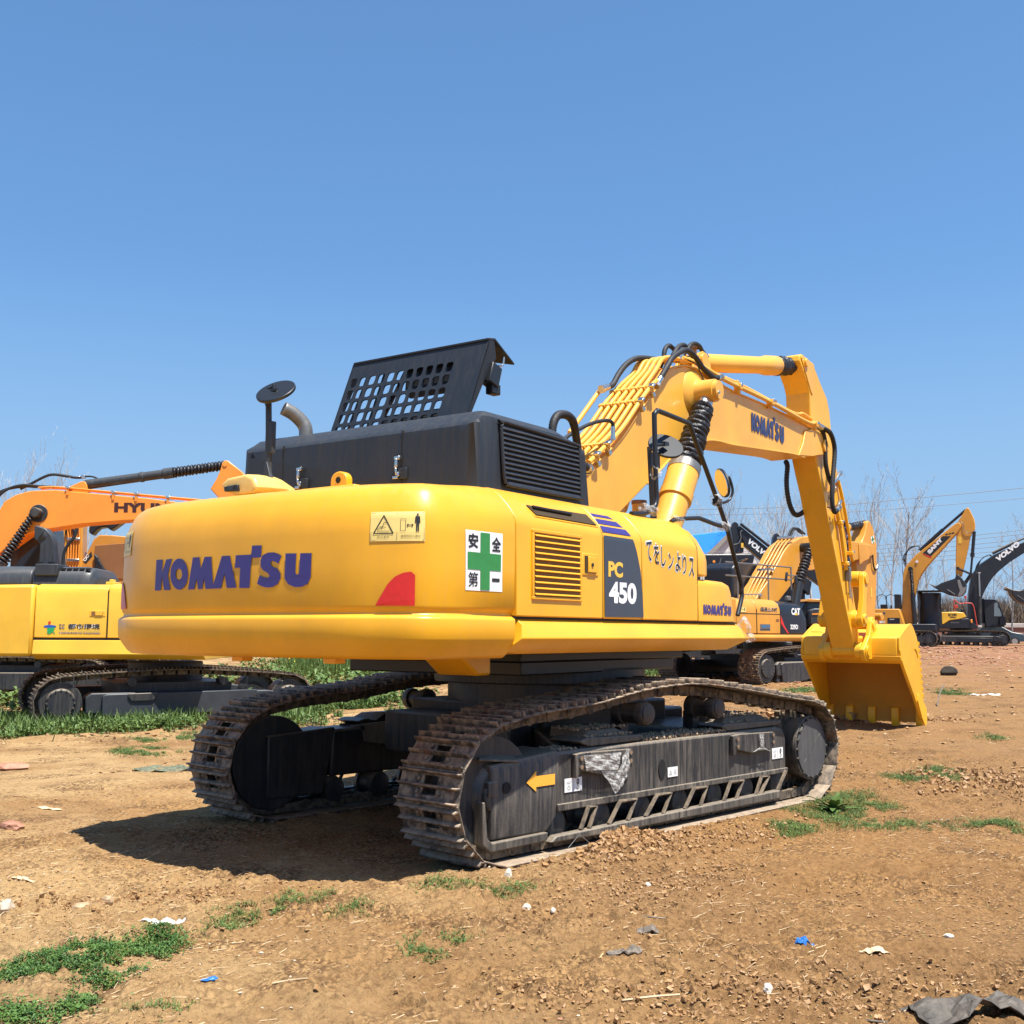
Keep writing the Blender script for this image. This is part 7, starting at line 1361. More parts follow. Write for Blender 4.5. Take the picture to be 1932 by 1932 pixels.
mb = MB(); mb.span((-20.1, -.25, 1.202), (22.1, .25, 1.50)); mb.build('coping', plain('pale_concrete', (.55, .50, .44), .8), wl, .02)
sh = empty('shed', (17.0, 88, 1.1), R(8), 'pale walled shed with bright blue sheet roof, seen past the big machine handrail', 'building')
def shp(x, z, k=88 / 75.0): return (x * k - 17.0, 1.508 + (z - 1.508) * k - 1.1)
rfp = [(-7.5, 6.9), (-2.0, 8.02), (.0, 8.35), (.45, 8.15), (-1.7, 6.85), (-3.0, 5.9)]
BLUE = plain('blue_roof_sheet', (.03, .26, .85), .4, noise=.05)
mb = MB(); mb.add([(-9, -1.5, 7.3), (.1, -1.2, 8.5), (-1.9, -1.6, 6.35), (-3.6, -1.8, 5.2), (-9, -1.8, 5.0), (-9, -1.4, 7.36), (.1, -1.1, 8.56), (-1.9, -1.5, 6.4), (-3.6, -1.7, 5.26), (-9, -1.7, 5.06)], [(0, 4, 3, 2, 1), (5, 6, 7, 8, 9), (0, 1, 6, 5), (1, 2, 7, 6), (2, 3, 8, 7), (3, 4, 9, 8), (4, 0, 5, 9)]); mb.build('roof', BLUE, sh)
mb = MB(); mb.add([(.1, -1.2, 8.55), (.35, -1.2, 8.4), (-3.2, -1.9, 5.0), (-3.6, -1.9, 5.2), (.1, -1.0, 8.55), (.35, -1.0, 8.4), (-3.2, -1.7, 5.0), (-3.6, -1.7, 5.2)], [(0, 3, 2, 1), (4, 5, 6, 7), (0, 1, 5, 4), (1, 2, 6, 5), (2, 3, 7, 6), (3, 0, 4, 7)]); mb.build('gable_edge', plain('weathered_gable', (.22, .19, .16), .8), sh)
mb = MB(); mb.prism([(-3.3, -1.0), (-3.3, 5.0), (.25, 8.35), (4.6, 4.0), (4.6, -1.0)], -.9, 6, 'xz'); mb.build('gable_wall', plain('whitewashed_wall', (.66, .62, .58), .85, noise=.12, scale=1.5), sh)
def bare_tree(x, y, z, h, seed, label=None, mat=None, spread=.34, depth=4, name='bare_tree'):
    rg = random.Random(seed); mb = MB(); root = empty(name, (x, y, z), 0, label, 'tree', 'bare poplars behind the yard'); trunk = MB(); tw = MB()
    def grow(p, d, L, r, lv, tgt):
        n = 4; pts = [p]; q = Vector(p)
        for k in range(n): d = (d + Vector((rg.uniform(-1, 1), rg.uniform(-1, 1), rg.uniform(-.2, .5))) * .10 * (1 + lv * .5)).normalized(); q = q + d * L / n; pts.append(q.copy())
        rr = [r * (1 - .6 * k / n) for k in range(n + 1)]; (trunk if lv == 0 else tgt).tube(pts, rr, 6 if lv == 0 else (4 if lv == 1 else 3), cap=False)
        if lv >= depth: return
        m = {0: rg.randint(10, 13), 1: rg.randint(4, 6), 2: rg.randint(2, 4), 3: 2}[lv]
        for k in range(m):
            f = .22 + .78 * (k + rg.random()) / m if lv == 0 else .15 + .85 * (k + rg.random()) / m
            i = min(int(f * n), n - 1); g = f * n - i; b0 = pts[i].lerp(pts[i + 1], g) if True else p
            a = rg.uniform(0, 6.28); out = Vector((math.cos(a), math.sin(a), 0)); dd = (d * .9 + out * spread * rg.uniform(.8, 1.9) + Vector((0, 0, .35))).normalized()
            grow(b0, dd, L * rg.uniform(.28, .46) * (1.15 - .45 * f if lv == 0 else 1.25), max(rr[i] * .42, .009), lv + 1, tgt)
    grow(Vector((0, 0, 0)), Vector((rg.uniform(-.05, .05), 0, 1)), h, h * .0095, 0, tw)
    trunk.build('trunk', mat, root, smooth=60, fix=False); tw.build('crown', mat, root, smooth=0, fix=False); return root
BARK = plain('pale_grey_bark', (.46, .43, .40), .9, noise=.25, scale=3)
BARK2 = plain('grey_brown_bark', (.33, .30, .27), .9, noise=.25, scale=3)
tr = [(1655, 905, 80), (1610, 945, 95), (1705, 912, 78), (1730, 975, 90), (1580, 955, 88), (1490, 955, 86), (1440, 935, 84), (1415, 975, 98), (1385, 930, 88), (1345, 965, 96), (1470, 960, 99), (1535, 930, 83), (1640, 960, 105), (1680, 940, 92), (1756, 1000, 98), (30, 850, 78), (62, 868, 84), (-10, 880, 80), (100, 880, 90), (130, 905, 96), (160, 925, 104), (8, 890, 97), (250, 940, 104), (1790, 1020, 104), (1560, 965, 103)]
TREE_LABELS = ['bare poplar just right of the big excavator arm, second tallest crown there', 'bare poplar right beside the sticker-marked ochre arm', 'tallest bare poplar, standing left of the hanging black bucket boom', 'bare poplar whose crown shows behind the ochre lettered boom', 'bare poplar crown hidden mostly behind the big arm, its right side showing', 'bare poplar behind the loop of black hose, right one', 'bare poplar between the round mirror and the black hose loop', 'short bare poplar right of the round mirror', 'bare poplar directly behind the round front mirror', 'bare poplar left of the round mirror above the blue roof', 'bare poplar above the second dark boom tip', 'bare poplar behind the ochre boom top and black hose loop', 'distant thin poplar behind the sticker-marked arm', 'bare poplar between the sticker-marked arm and the tallest poplar', 'low bare poplar under the raised ochre boom',
 'tallest bare tree in the left corner above the orange boom', 'bare tree above the orange boom hoses, second from the left edge', 'bare tree cut by the left picture edge', 'bare tree behind the black hose of the orange boom', 'bare tree left of the black arm cylinder foot', 'small bare tree above the black arm cylinder foot', 'faint bare tree behind the left corner trees', 'bare tree seen in the gap under the orange boom', 'bare tree right of the raised ochre boom', 'distant bare tree hidden by the big excavator arm']
for k, (px, py, dist) in enumerate(tr):
    x = (px - 966) / 2084.0 * dist; zg = float(ground_z(x, dist)); top = 1.508 + (1197 - py) / 2084.0 * dist
    bare_tree(x, dist, zg - .2, (top - zg) * (.80 if px < 300 else .84), 100 + k, TREE_LABELS[k], BARK if k % 2 else BARK2, spread=.30 + .06 * (k % 3))
# leafless shrubs at the right, and the brown thicket along the horizon
for k, (px, dist, h) in enumerate(((1905, 74, 8.3), (1950, 76, 9.5), (1870, 84, 6.5), (1925, 90, 6.5))):
    x = (px - 966) / 2084.0 * dist; zg = float(ground_z(x, dist)); r_ = bare_tree(x, dist, zg - .2, h * .75, 300 + k, ('bushy leafless tree left of the right edge, above the cars', 'fanning leafless tree cut by the right edge', 'bushy leafless tree behind the dark excavator cab', 'farther bushy leafless tree near the right edge')[k], BARK2, spread=.75, depth=4)
def thicket(name, x0, x1, y0, y1, n, h, label, seed, mat, leafy=0):
    rg = np.random.default_rng(seed); vs = []; fs = []
    for k in range(n):
        x = rg.uniform(x0, x1); y = rg.uniform(y0, y1); z = float(ground_z(x, y)) - .1; hh = h * rg.uniform(.5, 1.0); lx, ly = rg.normal(0, .22, 2) * hh; w = .018 * y / 60 + .012
        o = len(vs); a = rg.uniform(0, 3.14); dx, dy = w * math.cos(a), w * math.sin(a)
        mx_, my_, mz_ = x + lx * .4 + rg.normal(0, .1), y + ly * .4, z + hh * .55
        vs += [(x - dx, y - dy, z), (x + dx, y + dy, z), (mx_ + dx * .7, my_ + dy * .7, mz_), (mx_ - dx * .7, my_ - dy * .7, mz_), (x + lx, y + ly, z + hh)]; fs += [(o, o + 1, o + 2, o + 3), (o + 3, o + 2, o + 4)]
    me = bpy.data.meshes.new(name); me.from_pydata(vs, [], fs); me.materials.append(mat); o = bpy.data.objects.new(name, me); COL.objects.link(o); tag(o, label, None, None, 'stuff'); return o
THK = plain('winter_brush', (.17, .125, .085), .95, noise=.35, scale=1.5)
thicket('roadside_scrub', 33, 62, 84, 92, 16000, 3.9, 'dense brown winter scrub behind the brick wall', 4, THK)
thicket('roadside_scrub', 11, 36, 95, 104, 9000, 3.2, 'dense brown winter scrub along the horizon', 5, THK)
thicket('roadside_scrub', -60, -10, 105, 118, 9000, 3.0, 'brown winter scrub along the left horizon', 6, THK)
def wire(pts, dist, name, label, r=.012, group='overhead power lines'):
    P = [Vector(((px - 966) / 2084.0 * dist * 1.0, dist + (px - 1650) * .0, 1.508 + (1195 + (px - 966) * .0054 - py) / 2084.0 * dist)) for px, py in pts]
    mb = MB(); mb.tube(smooth_path(P, 8), r, 5); o = mb.build(name, plain('aluminium_cable', (.12, .13, .15), .6), None); tag(o, label, 'power line', group)
W_ = [[(1150, 1046), (1500, 1040), (1660, 1030), (1932, 1001), (2100, 983)], [(1150, 1052), (1500, 1046), (1660, 1037), (1932, 1009), (2100, 992)], [(1150, 1060), (1500, 1054), (1660, 1045), (1932, 1019), (2100, 1003)], [(1150, 1068), (1500, 1063), (1660, 1052), (1932, 1028), (2100, 1012)], [(1150, 1075), (1500, 1070), (1660, 1060), (1932, 1037), (2100, 1022)], [(1150, 1083), (1500, 1078), (1660, 1068), (1932, 1045), (2100, 1031)]]
for k, w in enumerate(W_): wire(w, 84 + k * .5, 'power_line', ('top', 'second', 'third', 'fourth', 'fifth', 'lowest')[k] + ' wire of the six-wire bundle crossing behind the raised booms', .022)
wire([(1300, 962), (1560, 955), (1700, 943), (1932, 921), (2150, 897)], 76, 'power_line', 'highest thin overhead wire on the right, alone in the sky', .020)
wire([(1300, 972), (1560, 968), (1700, 960), (1932, 941), (2150, 921)], 77, 'power_line', 'second highest overhead wire on the right, above the bundle', .016)
VEG_clover = [[(-2.25, 5.08), (-2.16, 5.13), (-2.1, 5.31), (-1.96, 5.43), (-1.76, 5.52), (-1.8, 5.72), (-1.68, 5.69), (-1.54, 5.46), (-1.6, 5.29), (-1.61, 5.04), (-1.67, 4.83), (-1.73, 4.79), (-1.84, 4.87), (-2.02, 4.93), (-2.16, 4.89)], [(-1.79, 4.57), (-1.78, 4.71), (-1.72, 4.76), (-1.66, 4.7), (-1.66, 4.55), (-1.72, 4.47), (-1.74, 4.45)], [(-2.08, 4.61), (-1.94, 4.62), (-1.78, 4.53), (-1.76, 4.43), (-2.0, 4.43)]]
VEG_grass = [[(-1.59, 4.51), (-1.41, 4.6), (-1.28, 4.62), (-1.3, 4.56), (-1.44, 4.48)], [(-1.53, 5.83), (-1.51, 6.04), (-1.3, 6.19), (-1.04, 6.51), (-1.02, 6.39), (-1.22, 6.05), (-1.31, 5.87), (-1.46, 5.61)], [(-0.54, 6.62), (-0.42, 6.8), (-0.34, 6.85), (-0.33, 6.71), (-0.46, 6.54)], [(-0.33, 6.54), (-0.25, 6.76), (-0.14, 6.67), (-0.15, 6.55)], [(-0.18, 6.34), (-0.07, 6.55), (-0.01, 6.63), (0.11, 6.77), (0.13, 6.64), (-0.01, 6.47), (-0.12, 6.34)], [(-0.93, 6.03), (-0.82, 6.25), (-0.69, 6.25), (-0.75, 6.07), (-0.9, 6.0)], [(-0.48, 5.52), (-0.32, 5.59), (-0.21, 5.68), (-0.19, 5.53), (-0.3, 5.3), (-0.36, 5.17), (-0.46, 5.3)], [(2.27, 9.45), (2.59, 9.73), (2.87, 10.32), (3.06, 10.53), (3.36, 10.65), (3.25, 9.94), (3.42, 9.76), (3.09, 9.48), (2.96, 9.39), (3.17, 8.84), (2.73, 8.61), (2.52, 8.82), (2.48, 9.21)], [(2.07, 8.96), (2.31, 9.04), (2.38, 8.74), (2.03, 8.38)], [(3.8, 11.49), (4.05, 11.5), (4.6, 12.19), (4.67, 11.78), (4.43, 11.14), (4.17, 10.85), (3.85, 10.95)], [(3.19, 9.15), (3.4, 9.08), (3.39, 8.63), (3.26, 8.59), (3.15, 8.91)], [(3.58, 9.08), (3.75, 9.01), (3.97, 9.01), (3.92, 8.64), (3.82, 8.43), (3.72, 8.78), (3.52, 8.85)], [(6.5, 15.34), (6.56, 14.9), (6.39, 14.68), (6.33, 15.0)], [(-4.96, 14.04), (-4.64, 14.38), (-4.17, 14.05), (-4.09, 13.46), (-4.71, 13.59)], [(-5.23, 15.62), (-4.91, 15.82), (-4.53, 16.17), (-4.38, 15.58), (-4.95, 15.06)], [(6.08, 24.43), (6.79, 24.93), (6.43, 23.62), (5.9, 23.58)], [(9.18, 24.24), (9.81, 24.94), (9.43, 23.25), (9.01, 23.41)], [(4.24, 36.63), (4.87, 37.98), (4.97, 34.95), (4.08, 34.31)]]
VEG_weeds = [[(-8.66, 18.75), (-8.54, 19.12), (-7.37, 17.81), (-6.6, 17.86), (-6.66, 19.64), (-6.61, 21.31), (-5.84, 20.36), (-5.38, 19.52), (-5.05, 17.83), (-5.21, 16.44), (-5.71, 16.15), (-6.3, 16.66), (-6.52, 15.6), (-7.06, 15.33)], [(-4.37, 20.14), (-4.37, 21.49), (-4.01, 22.81), (-2.56, 23.12), (-1.95, 17.63), (-2.98, 17.02), (-3.75, 17.3)], [(2.87, 29.54), (3.33, 33.18), (3.87, 34.28), (4.02, 31.34), (3.7, 29.22)]]
VEG_flowers = [[(-5.97, 31.41), (-8.24, 43.27), (-4.93, 41.85), (-4.2, 41.12), (-2.96, 29.02)]]
# ================================================================== vegetation and litter
def leafmat(name, c1, c2, scale=9):
    m, nt, b = _nt(name); v = _coord(nt); f = _noise(nt, v, scale, 4, .7)
    nt.links.new(_mix(nt, _ramp(nt, f, [(.35, 0.0), (.65, 1.0)]), c1, c2), b.inputs['Base Color']); b.inputs['Roughness'].default_value = .6
    b.inputs['Subsurface Weight'].default_value = 0.0; return m
CLOVER = leafmat('clover_green', (.035, .095, .014), (.085, .17, .022))
GRASSM = leafmat('grass_green', (.06, .12, .02), (.14, .20, .045))
WEEDM = leafmat('weed_green', (.045, .095, .016), (.12, .19, .035), 3)
STRAW = leafmat('dry_straw', (.28, .18, .085), (.66, .50, .30), 6)
def in_poly(px, py, poly):
    ins = np.zeros(len(px), bool); n = len(poly)
    for i in range(n):
        x0, y0 = poly[i]; x1, y1 = poly[(i + 1) % n]
        c = ((y0 > py) != (y1 > py)) & (px < (x1 - x0) * (py - y0) / ((y1 - y0) + 1e-12) + x0); ins ^= c
    return ins
def sample_poly(poly, n, rg, feather=0.0):
    xs = [p[0] for p in poly]; ys = [p[1] for p in poly]; out = []
    X = rg.uniform(min(xs), max(xs), n * 6); Y = rg.uniform(min(ys), max(ys), n * 6); k = in_poly(X, Y, poly)
    X, Y = X[k][:n], Y[k][:n]; X = X + rg.normal(0, feather, len(X)); Y = Y + rg.normal(0, feather, len(Y)); return X, Y
def mesh_np(name, V, Fc, mat, label=None, kind='stuff'):
    V = np.asarray(V, np.float32).reshape(-1, 3); Fc = np.asarray(Fc, np.int32); k = Fc.shape[1]
    me = bpy.data.meshes.new(name); me.vertices.add(len(V)); me.vertices.foreach_set('co', V.ravel()); me.loops.add(Fc.size); me.loops.foreach_set('vertex_index', Fc.ravel())
    me.polygons.add(len(Fc)); me.polygons.foreach_set('loop_start', np.arange(0, Fc.size, k, dtype=np.int32)); me.update(); me.validate(); me.shade_flat()
    me.materials.append(mat); o = bpy.data.objects.new(name, me); COL.objects.link(o)
    if label: o['label'] = label
    if kind: o['kind'] = kind
    return o
def leaves(X, Y, rg, size, hmax, lift, flat=.35):
    """three-lobed little leaves on invisible-thin stems, tilted at random"""
    n = len(X); Z = terrain(X, Y) + lift * hmax; out = []; fc = []
    for lobe in range(3):
        a = rg.uniform(0, 6.283, n) * 0 + lobe * 2.094 + np.repeat(rg.uniform(0, 6.28, 1), n) + rg.uniform(0, 6.28, n) * .0
        a = a + _la[:n]; ca, sa = np.cos(a), np.sin(a); s = size * _ls[:n]; tz = rg.normal(0, flat, n) * s
        base = np.stack([X, Y, Z], 1); tip = np.stack([X + ca * s, Y + sa * s, Z + tz], 1)
        l = np.stack([X + ca * s * .6 - sa * s * .38, Y + sa * s * .6 + ca * s * .38, Z + tz * .7 + .15 * s], 1); r = np.stack([X + ca * s * .6 + sa * s * .38, Y + sa * s * .6 - ca * s * .38, Z + tz * .7 + .1 * s], 1)
        out.append(np.stack([base, r, tip, l], 1))
    V = np.concatenate(out).reshape(-1, 3); Fc = np.arange(len(V)).reshape(-1, 4); return V, Fc
def blades(X, Y, rg, h, w, lean=.5):
    n = len(X); Z = terrain(X, Y) - .004; a = rg.uniform(0, 6.283, n); hh = h * rg.uniform(.35, 1.0, n); lx = rg.normal(0, lean, n) * hh; ly = rg.normal(0, lean, n) * hh
    dx, dy = np.cos(a) * w, np.sin(a) * w
    p = [np.stack([X - dx, Y - dy, Z], 1), np.stack([X + dx, Y + dy, Z], 1), np.stack([X + dx * .6 + lx * .45, Y + dy * .6 + ly * .45, Z + hh * .65], 1), np.stack([X - dx * .6 + lx * .45, Y - dy * .6 + ly * .45, Z + hh * .65], 1), np.stack([X + lx, Y + ly, Z + hh], 1)]
    V = np.stack(p, 1).reshape(-1, 3); b0 = np.arange(n)[:, None] * 5
    F3 = np.concatenate([b0 + np.array([[0, 1, 2]]), b0 + np.array([[0, 2, 3]]), b0 + np.array([[3, 2, 4]])]); return V, F3
def area(poly): return abs(sum(poly[i][0] * poly[(i + 1) % len(poly)][1] - poly[(i + 1) % len(poly)][0] * poly[i][1] for i in range(len(poly)))) / 2
VR = np.random.default_rng(77)
def cat(parts):
    Vs = []; Fs = []; o = 0
    for V, Fc in parts: Vs.append(V); Fs.append(Fc + o); o += len(V)
    return np.concatenate(Vs), np.concatenate(Fs)
parts = []
for poly in VEG_clover:
    n = int(area(poly) * 22000); X, Y = sample_poly(poly, n, VR, .035); _la = VR.uniform(0, 6.28, len(X)); _ls = VR.uniform(.5, 1.15, len(X)); k = fbm(X, Y, 7, 3, 8) + VR.uniform(-.06, .06, len(X)) > .40; X, Y = X[k], Y[k]; _la = _la[k]; _ls = _ls[k]
    lift = VR.uniform(.15, 1.0, len(X)) * (.6 + .8 * fbm(X, Y, 9, 2, 91)); parts.append(leaves(X, Y, VR, .0115, .030, lift, .5))
mesh_np('clover', *cat(parts), CLOVER, 'dense low patch of dark green clover in the bottom left corner')
parts = []; parts2 = []
for poly in VEG_grass:
    A = area(poly); cy = np.mean([p[1] for p in poly]); sc = max(1.0, cy / 9.0); n = int(min(9000, A * 16000 / sc ** 1.6)); X, Y = sample_poly(poly, n, VR, .05 * sc); k = fbm(X, Y, 6 / sc, 3, 12) > .40; X, Y = X[k], Y[k]
    parts.append(blades(X, Y, VR, .040 * sc ** .5, .0016 * sc, .7))
    m_ = len(X) // 3; _la = VR.uniform(0, 6.28, m_); _ls = VR.uniform(.5, 1.1, m_); parts2.append(leaves(X[:m_], Y[:m_], VR, .012 * sc ** .6, .025, VR.uniform(.1, 1, m_), .5))
mesh_np('grass', *cat(parts), GRASSM, 'sparse green grass tufts dotted over the dry earth'); mesh_np('ground_herbs', *cat(parts2), WEEDM, 'small low green herbs growing among the grass tufts')
# faint scattered seedlings over the whole yard
X = VR.uniform(-5, 6, 5000); Y = VR.uniform(4, 16, 5000); k = fbm(X, Y, 1.3, 3, 14) > .60; X, Y = X[k], Y[k]
mesh_np('seedlings', *blades(X, Y, VR, .028, .0018, .8), GRASSM, 'single thin seedlings scattered over the yard')
parts = []; parts2 = []
for poly in VEG_weeds:
    A = area(poly); n = int(min(26000, A * 1300)); X, Y = sample_poly(poly, n, VR, .35); hgt = .05 + .30 * np.clip(fbm(X, Y, .9, 3, 15) - .3, 0, 1); k = fbm(X, Y, 1.6, 3, 19) > .46; X, Y, hgt = X[k], Y[k], hgt[k]
    _la = VR.uniform(0, 6.28, len(X)); _ls = VR.uniform(.5, 1.2, len(X)); parts.append(leaves(X, Y, VR, .05, 1.0, hgt * VR.uniform(.1, 1, len(X)), .6)); parts2.append(blades(X[::3], Y[::3], VR, .32, .008, .3))
mesh_np('weeds', *cat(parts), WEEDM, 'knee-high leafy green weeds along the tracks of the machines behind'); mesh_np('weed_stems', *cat(parts2), GRASSM, 'upright weed stems among the leafy weeds')
YFL = plain('yellow_flowers', (.75, .62, .05), .6); parts = []; pf = []
for poly in VEG_flowers:
    X, Y = sample_poly(poly, 5200, VR, .4); parts.append(blades(X, Y, VR, .75, .012, .22)); Xf, Yf = X[:1300], Y[:1300]; _la = VR.uniform(0, 6.28, 1300); _ls = VR.uniform(.6, 1.2, 1300); V, Fc = leaves(Xf, Yf, VR, .045, 1.0, VR.uniform(.45, .75, len(Xf)), .8); pf.append((V, Fc)); _la = VR.uniform(0, 6.28, 5200); _ls = VR.uniform(.6, 1.2, 5200); 
mesh_np('tall_weeds', *cat(parts), WEEDM, 'tall thin flowering weeds growing between the parked machines'); mesh_np('yellow_blossom', *cat(pf), YFL, 'small yellow blossom on the tall weeds')
# green strip behind the machines
X = VR.uniform(-16, -1.5, 16000); Y = VR.uniform(20, 45, 16000); k = fbm(X, Y, .25, 3, 61) > .52; X, Y = X[k], Y[k]; _la = VR.uniform(0, 6.28, len(X)); _ls = VR.uniform(.5, 1.2, len(X))
mesh_np('distant_weeds', *leaves(X, Y, VR, .12, 1.0, VR.uniform(.02, .25, len(X)), .5), WEEDM, 'patchy green growth on the far ground at the left')
# straw, twigs and pebbles
n = 9000; X = np.concatenate([VR.uniform(-3.4, 3.6, n), VR.uniform(-9, 12, n)]); Y = np.concatenate([VR.uniform(3.8, 9, n), VR.uniform(8, 24, n)]); k = (fbm(X, Y, .9, 3, 44) + VR.uniform(-.18, .18, len(X))) > .50; X, Y = X[k], Y[k]
n = len(X); a = VR.uniform(0, 3.14, n); s = .005 + .042 * VR.random(n) ** 2.0 * np.maximum(1, Y / 12); w = VR.uniform(.0006, .0016, n) * np.maximum(1, Y / 9); Z = terrain(X, Y) + .004; dx, dy = np.cos(a) * s, np.sin(a) * s; qx, qy = -np.sin(a) * w, np.cos(a) * w; t1 = VR.uniform(-.15, .3, n) * s
V = np.stack([np.stack([X - dx - qx, Y - dy - qy, Z], 1), np.stack([X + dx - qx, Y + dy - qy, Z + t1], 1), np.stack([X + dx + qx, Y + dy + qy, Z + t1 + w], 1), np.stack([X - dx + qx, Y - dy + qy, Z + w], 1)], 1).reshape(-1, 3)
mesh_np('straw_litter', V, np.arange(len(V)).reshape(-1, 4), STRAW, 'dry straw bits strewn over the earth')
def pebbles(name, n, x0, x1, y0, y1, smin, smax, mat, label, seed, dens=None, thr=0.0, flat=.6, pw=3):
    rg = np.random.default_rng(seed); X = rg.uniform(x0, x1, n); Y = rg.uniform(y0, y1, n)
    if dens: k = (fbm(X, Y, dens, 3, seed) + rg.uniform(-.1, .1, n)) > thr; X, Y = X[k], Y[k]
    tx, ty = w2t(X, Y); k = ~((np.abs(tx) < 2.45) & (np.abs(np.abs(ty) - 1.24) < .30)); X, Y = X[k], Y[k]
    n = len(X); S = smin + (smax - smin) * rg.random(n) ** pw; S = S * np.maximum(1, Y / 14); Z = terrain(X, Y) + S * .12
    oct_ = np.array([(1, 0, 0), (0, 1, 0), (-1, 0, 0), (0, -1, 0), (.1, .1, 1), (-.1, 0, -1), (.7, .7, .35), (-.7, .6, .4), (-.6, -.7, .3), (.7, -.65, .45)]); Fo_ = [(4, 6, 1), (4, 1, 7), (4, 7, 2), (4, 2, 8), (4, 8, 3), (4, 3, 9), (4, 9, 0), (4, 0, 6), (0, 1, 6), (1, 2, 7), (2, 3, 8), (3, 0, 9), (5, 1, 0), (5, 2, 1), (5, 3, 2), (5, 0, 3)]
    P = oct_[None] * rg.uniform(.45, 1.35, (n, 10, 1)) * np.stack([S * rg.uniform(.6, 1.3, n), S * rg.uniform(.6, 1.1, n), S * flat * rg.uniform(.6, 1.1, n)], 1)[:, None] / 2
    a = rg.uniform(0, 6.28, n); ca, sa = np.cos(a)[:, None], np.sin(a)[:, None]; P2 = np.stack([P[..., 0] * ca - P[..., 1] * sa + X[:, None], P[..., 0] * sa + P[..., 1] * ca + Y[:, None], P[..., 2] + Z[:, None]], 2)
    Fc = (np.arange(n)[:, None, None] * 10 + np.array(Fo_)[None]).reshape(-1, 3); return mesh_np(name, P2.reshape(-1, 3), Fc, mat, label)
CLOD = leafmat('clod_soil', (.22, .115, .045), (.42, .24, .10), 12); PEB = leafmat('pale_pebble', (.42, .33, .23), (.58, .49, .38), 30); TANP = leafmat('tan_pebble', (.34, .23, .13), (.50, .37, .23), 8); BRK = leafmat('brick_bits', (.30, .115, .06), (.42, .22, .14), 8)
pebbles('soil_clods', 90000, -4.2, 4.6, 3.7, 11, .004, .026, CLOD, 'small clods of dry soil scattered over the yard', 5, 1.2, .47, .5, 4)
pebbles('soil_clods', 9000, -10, 14, 10, 30, .015, .09, CLOD, 'clods of dry soil farther out in the yard', 6, .8, .52, .6)
pebbles('pale_pebbles', 3600, -4, 5, 3.7, 16, .004, .022, PEB, 'tiny pale pebbles lying on the dry earth', 7, .9, .46)
pebbles('pale_pebbles', 2200, -8, 22, 14, 50, .012, .05, TANP, 'pale stones farther out in the yard', 8)
pebbles('brick_rubble', 16000, 6, 34, 24, 56, .012, .06, BRK, 'reddish brick rubble on the rise at the right', 9, .3, .50)
pebbles('brick_crumbs', 260, -5, 5, 4, 16, .006, .022, BRK, 'small orange brick crumbs dotted over the earth', 10)
def clodheap(cx, cy, rx, ry, ang, n, smax, seed):
    rg = np.random.default_rng(seed); u = rg.normal(0, .5, n); v = rg.normal(0, .5, n); X = cx + u * rx * math.cos(ang) - v * ry * math.sin(ang); Y = cy + u * rx * math.sin(ang) + v * ry * math.cos(ang); return X, Y
def heap(name, cx, cy, rx, ry, ang, n, smin, smax, seed, label):
    X, Y = clodheap(cx, cy, rx, ry, ang, n, smax, seed); rg = np.random.default_rng(seed); tx, ty = w2t(X, Y); k = (np.abs(ty + 1.24) > .28); X, Y = X[k], Y[k]; n = len(X); S = smin + (smax - smin) * rg.random(n) ** 2.5; Z = terrain(X, Y) + S * rg.uniform(0, .6, n)
    vs = []; fs = []; cube = np.array([(-1, -1, -1), (1, -1, -1), (1, 1, -1), (-1, 1, -1), (-.7, -.7, .8), (.7, -.8, .9), (.8, .7, .7), (-.8, .7, .9)], float); cf = [(3, 2, 1, 0), (4, 5, 6, 7), (0, 1, 5, 4), (1, 2, 6, 5), (2, 3, 7, 6), (3, 0, 4, 7)]
    for i in range(n):
        q = np.array(Euler(rg.uniform(0, 6.28, 3)).to_matrix()); c = (cube * (rg.uniform(.6, 1.2, 3) * S[i] / 2) * rg.uniform(.6, 1.25, (8, 1))) @ q.T + (X[i], Y[i], Z[i]); o = len(vs); vs += [tuple(p) for p in c]; fs += [tuple(o + j for j in f) for f in cf]
    mesh_np(name, vs, fs, CLOD, label)
mx1 = t2w(-1.15, -1.86); heap('soil_heap', mx1[0], mx1[1], .50, .17, R(46.8), 1900, .006, .040, 1, 'crumbly soil pushed up against the near track'); mx2 = t2w(-.3, -1.95); heap('soil_heap', mx2[0], mx2[1], 1.3, .30, R(46.8), 1400, .005, .026, 2, 'loose clods along the outer edge of the near track')
heap('soil_heap', 4.7, 17.6, 2.0, .5, 0, 1300, .02, .11, 3, 'broken soil heaped under the bucket teeth'); heap('soil_heap', .95, 4.75, 1.1, .30, .1, 1300, .005, .026, 4, 'broken dark clods at the bottom of the picture'); heap('soil_heap', 4.7, 11.0, 1.2, 1.4, .3, 1500, .01, .05, 5, 'rough churned clods beside the far end of the track'); heap('soil_heap', .75, 6.6, 1.3, .5, .9, 1700, .004, .022, 6, 'churned clods in front of the near track'); heap('soil_heap', -1.9, 6.35, 1.2, .22, .25, 700, .006, .03, 12, 'low ridge of clods left of the white scrap')
